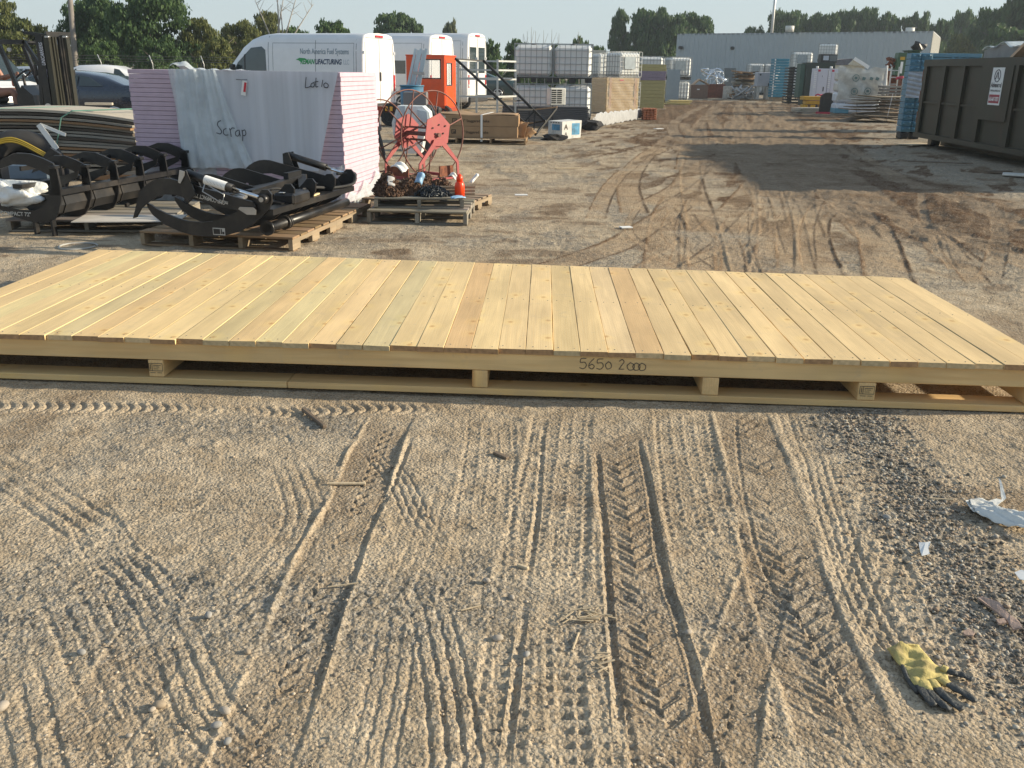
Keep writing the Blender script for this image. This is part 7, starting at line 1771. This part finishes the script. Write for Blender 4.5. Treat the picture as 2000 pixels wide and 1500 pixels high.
T += [(1826, 1902, 58, 90, 'bush', 'olive', 'olive bush right of the warehouse corner'), (1880, 1972, 0, 96, 'round', 'dark', 'big dark tree above the skip, left of the corner one'), (1935, 2070, -40, 92, 'round', 'dark', 'biggest dark tree in the top right corner'), (1890, 2060, 40, 86, 'bush', 'dark', 'dark undergrowth above the right end of the skip')]
for t_ in T: tree(*t_, base=.02 if t_[4] == 'bush' else .08, cat='bush' if t_[4] == 'bush' else 'tree')
br = empty('bare_tree', (X(545, 54), 54, 0), 'bare grey branches sticking up above the lettered van', 'tree')
mb = MB(); rnd = random.Random(5)
for (px, py) in ((540, -30), (556, -20), (580, -10), (498, 0), (612, 8), (548, 10)):
    q = W(px, py, 54) - br.location; m_ = Vector((q.x * .45 + rnd.uniform(-.3, .3), 0, q.z * .6)); mb.tube([(0, 0, 0), m_, q], [.07, .045, .015], 6)
    for k in range(5):
        t = rnd.uniform(.5, .95); s_ = m_.lerp(q, t); mb.tube([s_, s_ + Vector((rnd.uniform(-.8, .8), rnd.uniform(-.3, .3), rnd.uniform(.2, .8)))], [.014, .006], 4)
mb.build('branches', mat('grey_bark', (.30, .28, .25), .9), br)
rnd = random.Random(6)
tw = empty('bare_twigs', (X(1035, 60), 60, 0), 'bare dead twigs rising above the bushes behind the tanks', 'tree'); mb = MB()
for px in (1022, 1030, 1038, 1046, 1062, 1078, 1092, 1130): q = W(px, rnd.uniform(52, 70), 60) - tw.location; mb.tube([(q.x + .2, 0, 0), (q.x, .1, q.z * .7), q], [.03, .02, .008], 5); mb.tube([(q.x, .1, q.z * .75), (q.x + rnd.uniform(-.5, .5), 0, q.z * .95)], [.012, .006], 4)
mb.build('twigs', mat('grey_bark', (.30, .28, .25), .9), tw)
# far greenery that reads as one mass
V, t = crown_mesh(99, 16000, .05, SH['bush'], lobes=120); rs = np.random.RandomState(3)
ang = rs.uniform(-.62, .62, len(V) // 4).repeat(4)
Vw = np.stack([np.tan(ang) * (150 + 30 * V[:, 1]) + V[:, 0] * 4, 150 + 30 * V[:, 1], np.abs(V[:, 2]) * 4.0], 1)
me = bpy.data.meshes.new('far_wood'); me.from_pydata(Vw.tolist(), [], np.arange(len(V)).reshape(-1, 4).tolist()); at = me.color_attributes.new('leaf', 'FLOAT_COLOR', 'POINT'); at.data.foreach_set('color', np.stack([t, t, t, np.ones_like(t)], 1).astype(np.float32).ravel()); me.materials.append(LM['mid'])
fw = bpy.data.objects.new('far_wood', me); C.objects.link(fw); tag(fw, 'far line of greenery along the horizon', None, kind='stuff')
# ------------------------------------------------------------------ air
HZ = MB().bx(-320, 330, -62, 330, -1.2, 60).build('haze', mat('haze_dummy', (1, 1, 1)))
hm = bpy.data.materials.new('haze'); hm.use_nodes = True; nt = hm.node_tree; nt.nodes.clear(); pv = nt.nodes.new('ShaderNodeVolumePrincipled'); pv.inputs['Density'].default_value = .0007; pv.inputs['Color'].default_value = (.78, .9, 1, 1); pv.inputs['Anisotropy'].default_value = .2
ou = nt.nodes.new('ShaderNodeOutputMaterial'); nt.links.new(pv.outputs[0], ou.inputs['Volume']); HZ.data.materials.clear(); HZ.data.materials.append(hm); tag(HZ, 'thin summer haze over the yard', None, kind='stuff')
# ------------------------------------------------------------------ litter in the foreground
# work glove: cuff, palm and five fingers
def glove():
    o_ = G(1820, 1330); o = empty('work_glove', (o_.x, o_.y, gz(o_.x, o_.y) + .004), 'yellow knitted glove with black rubber fingertips lying palm down on the dirt', 'glove')
    def L2(px, py, z): q = G(px, py); return Vector((q.x - o_.x, q.y - o_.y, z))
    YG = mat('yellow_knit', (.50, .41, .15), .9, var=.2, scale=40, bump=.22, bscale=120, dirt=(.24, .19, .10), dscale=22, damt=.75); BG = mat('glove_rubber', (.05, .052, .05), .6, var=.3, scale=30, bump=.4, bscale=120)
    # palm and cuff as a flat, slightly puffed sheet with an outline from wrist to knuckles
    left = [(1733, 1271), (1750, 1296), (1768, 1312), (1782, 1340), (1800, 1356)]; right = [(1794, 1264), (1812, 1284), (1826, 1300), (1846, 1312), (1853, 1334)]
    l = smooth_path([L2(*p, 0) for p in left], 5); r = smooth_path([L2(*p, 0) for p in right], 5); n = min(len(l), len(r))
    fnz = lambda u, v: .006 * math.sin(u * 8 + v * 6) + .004 * math.sin(u * 19 - v * 11) + .002 * math.sin(u * 37 + v * 21)
    def surf(sgn):
        def f(u, v):
            i = min(int(round(u * (n - 1))), n - 1); p = l[i].lerp(r[i], v); e = math.sin(math.pi * min(max(v, .0), 1)) ** .5
            z = .009 + sgn * .0065 * e + (fnz(u, v) * e if sgn > 0 else 0) + .007 * max(0, 1 - u * 3) * e * (sgn > 0)
            return Vector((p.x, p.y, z))
        return f
    m = MB(); m.grid(surf(1), n - 1, 16); m.grid(surf(-1), n - 1, 16); bmesh.ops.remove_doubles(m.bm, verts=m.bm.verts, dist=.0005); m.build('palm', YG, o, smooth=True)
    m = MB(); c = [l[0].lerp(r[0], t) + Vector((0, 0, .009 + .008 * math.sin(math.pi * t))) for t in [k / 12 for k in range(13)]]; m.tube(c, .0032, 6); m.build('cuff_hem', YG, o, smooth=True)
    fing = [([(1786, 1330), (1800, 1352), (1813, 1370), (1825, 1382)], .0125), ([(1803, 1338), (1820, 1362), (1838, 1378), (1856, 1390)], .013), ([(1818, 1334), (1838, 1358), (1860, 1376), (1880, 1390)], .0132), ([(1834, 1330), (1862, 1346), (1886, 1360), (1906, 1374)], .0132), ([(1838, 1308), (1858, 1316), (1880, 1322), (1900, 1331)], .012)]
    for pts, r_ in fing:
        P = smooth_path([L2(*p, .010) for p in pts], 6); k = len(P)
        f = MB().tube(P, [r_ * (1.0 - .20 * (i / (k - 1)) + .06 * math.sin(i * 1.1)) * (1 if i < k - 1 else .45) for i in range(k)], 14)
        for v in f.bm.verts: v.co.z = .010 + (v.co.z - .010) * .55 + .0012 * math.sin(v.co.x * 300)
        f.build('finger', BG, o, smooth=True)
        a_ = MB().tube(P[:5], [r_ * 1.10] * 4 + [r_ * .9], 14)
        for v in a_.bm.verts: v.co.z = .0105 + (v.co.z - .010) * .58
        a_.build('finger_knit', YG, o, smooth=True)
    e = MB().tube(smooth_path([L2(*p, .006) for p in ((1762, 1302), (1774, 1330), (1792, 1354))], 5), .0065, 8); e.build('palm_coating', BG, o, smooth=True)
glove()
def at(px, py, dz=0): q = G(px, py); return Vector((q.x, q.y, gz(q.x, q.y) + dz))
def flake(name, outline, m, label, cat, z=.01, thick=.003, curl=.0, tilt=0):
    P = [G(*p) for p in outline]; c = sum(P, Vector()) / len(P); g = gz(c.x, c.y)
    mb = MB(); mb.prism([((p - c).x, (p - c).y) for p in P], 0, thick, (Vector((0, 0, 0)), Vector((1, 0, 0)), Vector((0, 1, 0)), up))
    bmesh.ops.subdivide_edges(mb.bm, edges=mb.bm.edges[:], cuts=2, use_grid_fill=True)
    for v in mb.bm.verts: v.co.z += curl * math.sin(v.co.x * 60) + curl * .7 * math.sin(v.co.y * 47)
    o = mb.build(name, m); o.location = (c.x, c.y, g + z); o.rotation_euler.x = tilt; return tag(o, label, cat)
def stick(name, a, b, w, h, m, label, cat='stick', z=.006):
    A_, B2 = at(*a, z), at(*b, z); q = MB().beam((0, 0, 0), B2 - A_, w, h, bev=min(w, h) * .2).build(name, m); q.location = A_; q.color = (1, 1, 1, 1); return tag(q, label, cat)
SPL = mat('pale_splinter', (.52, .42, .28), .8, var=.2, stretch=(10, 1, 1)); DKW = mat('dark_splinter', (.16, .12, .085), .9, var=.3)
WPL2 = mat('dirty_white_plastic', (.66, .66, .62), .45, var=.08, scale=9, bump=.4, bscale=20)
def bagsheet(u, v):
    a = G(1888, 985).lerp(G(2030, 1010), u); b = G(1905, 1010).lerp(G(2040, 1052), u); p = a.lerp(b, v)
    w_ = .35 + .65 * u
    return Vector((p.x, p.y + .03 * math.sin(u * 7) * (1 - v), .012 + .030 * abs(math.sin(v * 3.14)) * w_ + .006 * math.sin(u * 6 + v * 9) + .004 * math.sin(u * 9 - v * 24) + .003 * math.sin(u * 31 + v * 40)))
b_ = MB().grid(bagsheet, 46, 16).build('plastic_wrapper', WPL2, smooth=True, solid=.0015); tag(b_, 'long crumpled white plastic wrapper reaching in from the right edge', 'wrapper')
flake('plastic_strip', [(1884, 986), (1896, 981), (1905, 990), (1925, 990), (1945, 980), (1958, 984), (1940, 1000), (1915, 1006), (1900, 1008)], WPL2, 'torn white strip at the tip of the long wrapper', 'plastic', .016, .002, .003)
flake('plastic_spike', [(1945, 955), (1950, 958), (1965, 978), (1958, 982)], WPL2, 'thin white sliver standing above the long wrapper', 'plastic', .03, .002, .002, R(20))
flake('paper_scrap', [(1793, 1066), (1806, 1068), (1816, 1067), (1812, 1078), (1815, 1086), (1800, 1088), (1796, 1078)], WPAPER, 'small white paper scrap on the gravel', 'paper', .012, .0015, .004)
flake('paper_scrap', [(1982, 1115), (1995, 1112), (2012, 1120), (2010, 1132), (1992, 1126)], WPAPER, 'white paper scrap at the right edge below the wrapper', 'paper', .012, .0015, .003)
PINK = mat('pinkish_bark', (.36, .26, .21), .85, var=.2, scale=30, bump=.3, bscale=60)
flake('bark_strip', [(1910, 1166), (1918, 1163), (1938, 1174), (1952, 1182), (1964, 1196), (1988, 1214), (1996, 1230), (1978, 1230), (1966, 1210), (1946, 1194), (1926, 1180)], PINK, 'curved pinkish strip of rubber on the gravel at the right edge', 'strip', .012, .006, .004)
flake('bark_chip', [(1946, 1210), (1962, 1208), (1966, 1216), (1950, 1218)], PINK, 'small pink chip below the curved strip', 'chip', .010, .006)
flake('stone_flake', [(1880, 1236), (1892, 1229), (1904, 1238), (1900, 1243), (1884, 1242)], PINK, 'flat pale stone flake left of the curved strip', 'stone', .010, .005)
stick('wood_splinter', (592, 797), (634, 831), .020, .018, DKW, 'dark wooden sliver standing slightly off the ground near the platform', 'stick', .012)
stick('wood_splinter', (642, 944), (714, 941), .012, .008, SPL, 'thin brown stick lying across the left tyre track')
stick('wood_splinter', (640, 1153), (700, 1147), .004, .004, SPL, 'straw thin stick on the left tyre track')
stick('wood_splinter', (1011, 1106), (1032, 1112), .014, .010, SPL, 'short pale chip of wood left of the straw heap', 'chip')
stick('wood_splinter', (966, 880), (992, 890), .022, .012, DKW, 'flat dark chip just below the platform shadow', 'chip')
stick('wood_splinter', (900, 1197), (938, 1189), .004, .004, SPL, 'thin straw left of the straw heap', 'straw')
stick('wood_splinter', (1815, 974), (1862, 977), .006, .005, SPL, 'thin brown stick on the gravel', 'stick')
stick('wood_splinter', (1130, 1240), (1118, 1275), .005, .005, SPL, 'bent straw below the straw heap', 'straw')
rnd = random.Random(17)
def strawheap(name, cx, cy, n, sx, sy, label, L0):
    mb = MB(); c = at(cx, cy)
    for k in range(n):
        q = at(cx + rnd.gauss(0, sx), cy + rnd.gauss(0, sy)) - c; a = rnd.gauss(.25, .7); Ln = L0 * rnd.uniform(.4, 1.1)
        d = Vector((math.cos(a), math.sin(a), rnd.uniform(-.08, .16))) * Ln / 2; m_ = q + Vector((0, 0, .008 + .003 * (k % 4)))
        mb.beam(m_ - d, m_ + d, rnd.uniform(.002, .006), .002)
    o = mb.build(name, SPL); o.location = c; return tag(o, label, 'wood shavings')
strawheap('straw_heap', 1148, 1210, 26, 22, 8, 'scatter of pale wood shavings beside the right tyre track', .06)
strawheap('straw_heap', 1178, 1300, 9, 6, 16, 'small scatter of shavings in the track below the bigger one', .05)
ST = [mat('pebble_tan', (.34, .27, .19), .8, var=.2, scale=20), mat('pebble_grey', (.30, .29, .27), .8, var=.2, scale=20), mat('pebble_pale', (.38, .33, .27), .8, var=.15, scale=20)]
for k, (px, py, r_, m_, lb) in enumerate(((312, 1384, .014, 0, 'round brown pebble in the lower left'), (298, 1393, .008, 2, 'pale pebble touching the round brown one'), (408, 1212, .012, 1, 'grey stone left of the left tyre track'), (440, 1396, .013, 2, 'pale flat stone at the bottom of the left track'), (424, 1426, .011, 1, 'grey oval stone at the bottom of the left track'), (445, 1452, .010, 1, 'lowest grey stone beside the left track'), (484, 1282, .010, 0, 'brown pebble on the left edge of the left track'),
                                       (972, 1253, .013, 2, 'cream stone in the middle foreground'), (1028, 1286, .010, 1, 'small stone right of the cream one'), (1000, 1170, .009, 2, 'pale pebble above the cream stone'), (950, 1140, .011, 2, 'flat pale stone near the ribbed track'), (1344, 1238, .010, 2, 'white pebble in the right tyre track'), (4, 1383, .016, 2, 'pale stone at the left edge'), (1732, 1008, .013, 1, 'grey stone on the gravel lane'), (252, 1440, .007, 2, 'tiny white pebble at the lower left'), (530, 973, .007, 2, 'small white stone on the ribbed marks'), (834, 1003, .010, 0, 'flat brown stone right of the left track'), (160, 1280, .011, 1, 'bluish stone in the left foreground'))):
    q = at(px, py); o = MB().blob((0, 0, 0), r_, 2, .07, k, (1.25, .9, .72)).build('pebble', ST[m_], smooth=True, loc=(q.x, q.y, q.z + r_ * .45), rz=k * .9); tag(o, lb, 'stone', 'larger pebbles on the ground')
# litter beyond the platform
for (px, py, w_, d_, m_, lb, z_) in ((1222, 448, .12, .08, WPAPER, 'white paper scrap lying beyond the platform', .02), (1110, 331, .45, .05, SPL, 'pale lath lying left of the lane', .02), (1286, 253, .25, .15, WPAPER, 'white scrap near the orange tubes', .02), (1018, 384, .16, .08, WPAPER, 'pale scrap left of the middle of the yard', .02), (1988, 346, .45, .25, WPL2, 'white rag on the ground at the skip', .05), (1950, 338, .5, .10, DKW, 'dark bar on the ground near the skip', .03), (1835, 320, 1.1, .10, DKW, 'long dark bar lying in the shadow of the skip', .03), (1790, 284, .9, .5, SPL, 'pale board on the ground at the far corner of the skip', .03), (1108, 253, .3, .2, WPAPER, 'white scrap behind the printed carton', .05)):
    q = G(px, py); o = MB().box((0, 0, 0), (w_, d_, z_ * .6), None, z_ * .1).build('ground_scrap', m_, loc=(q.x, q.y, z_ * .6 + .01), rz=(px % 7) * .2 - .5); tag(o, lb, 'scrap')
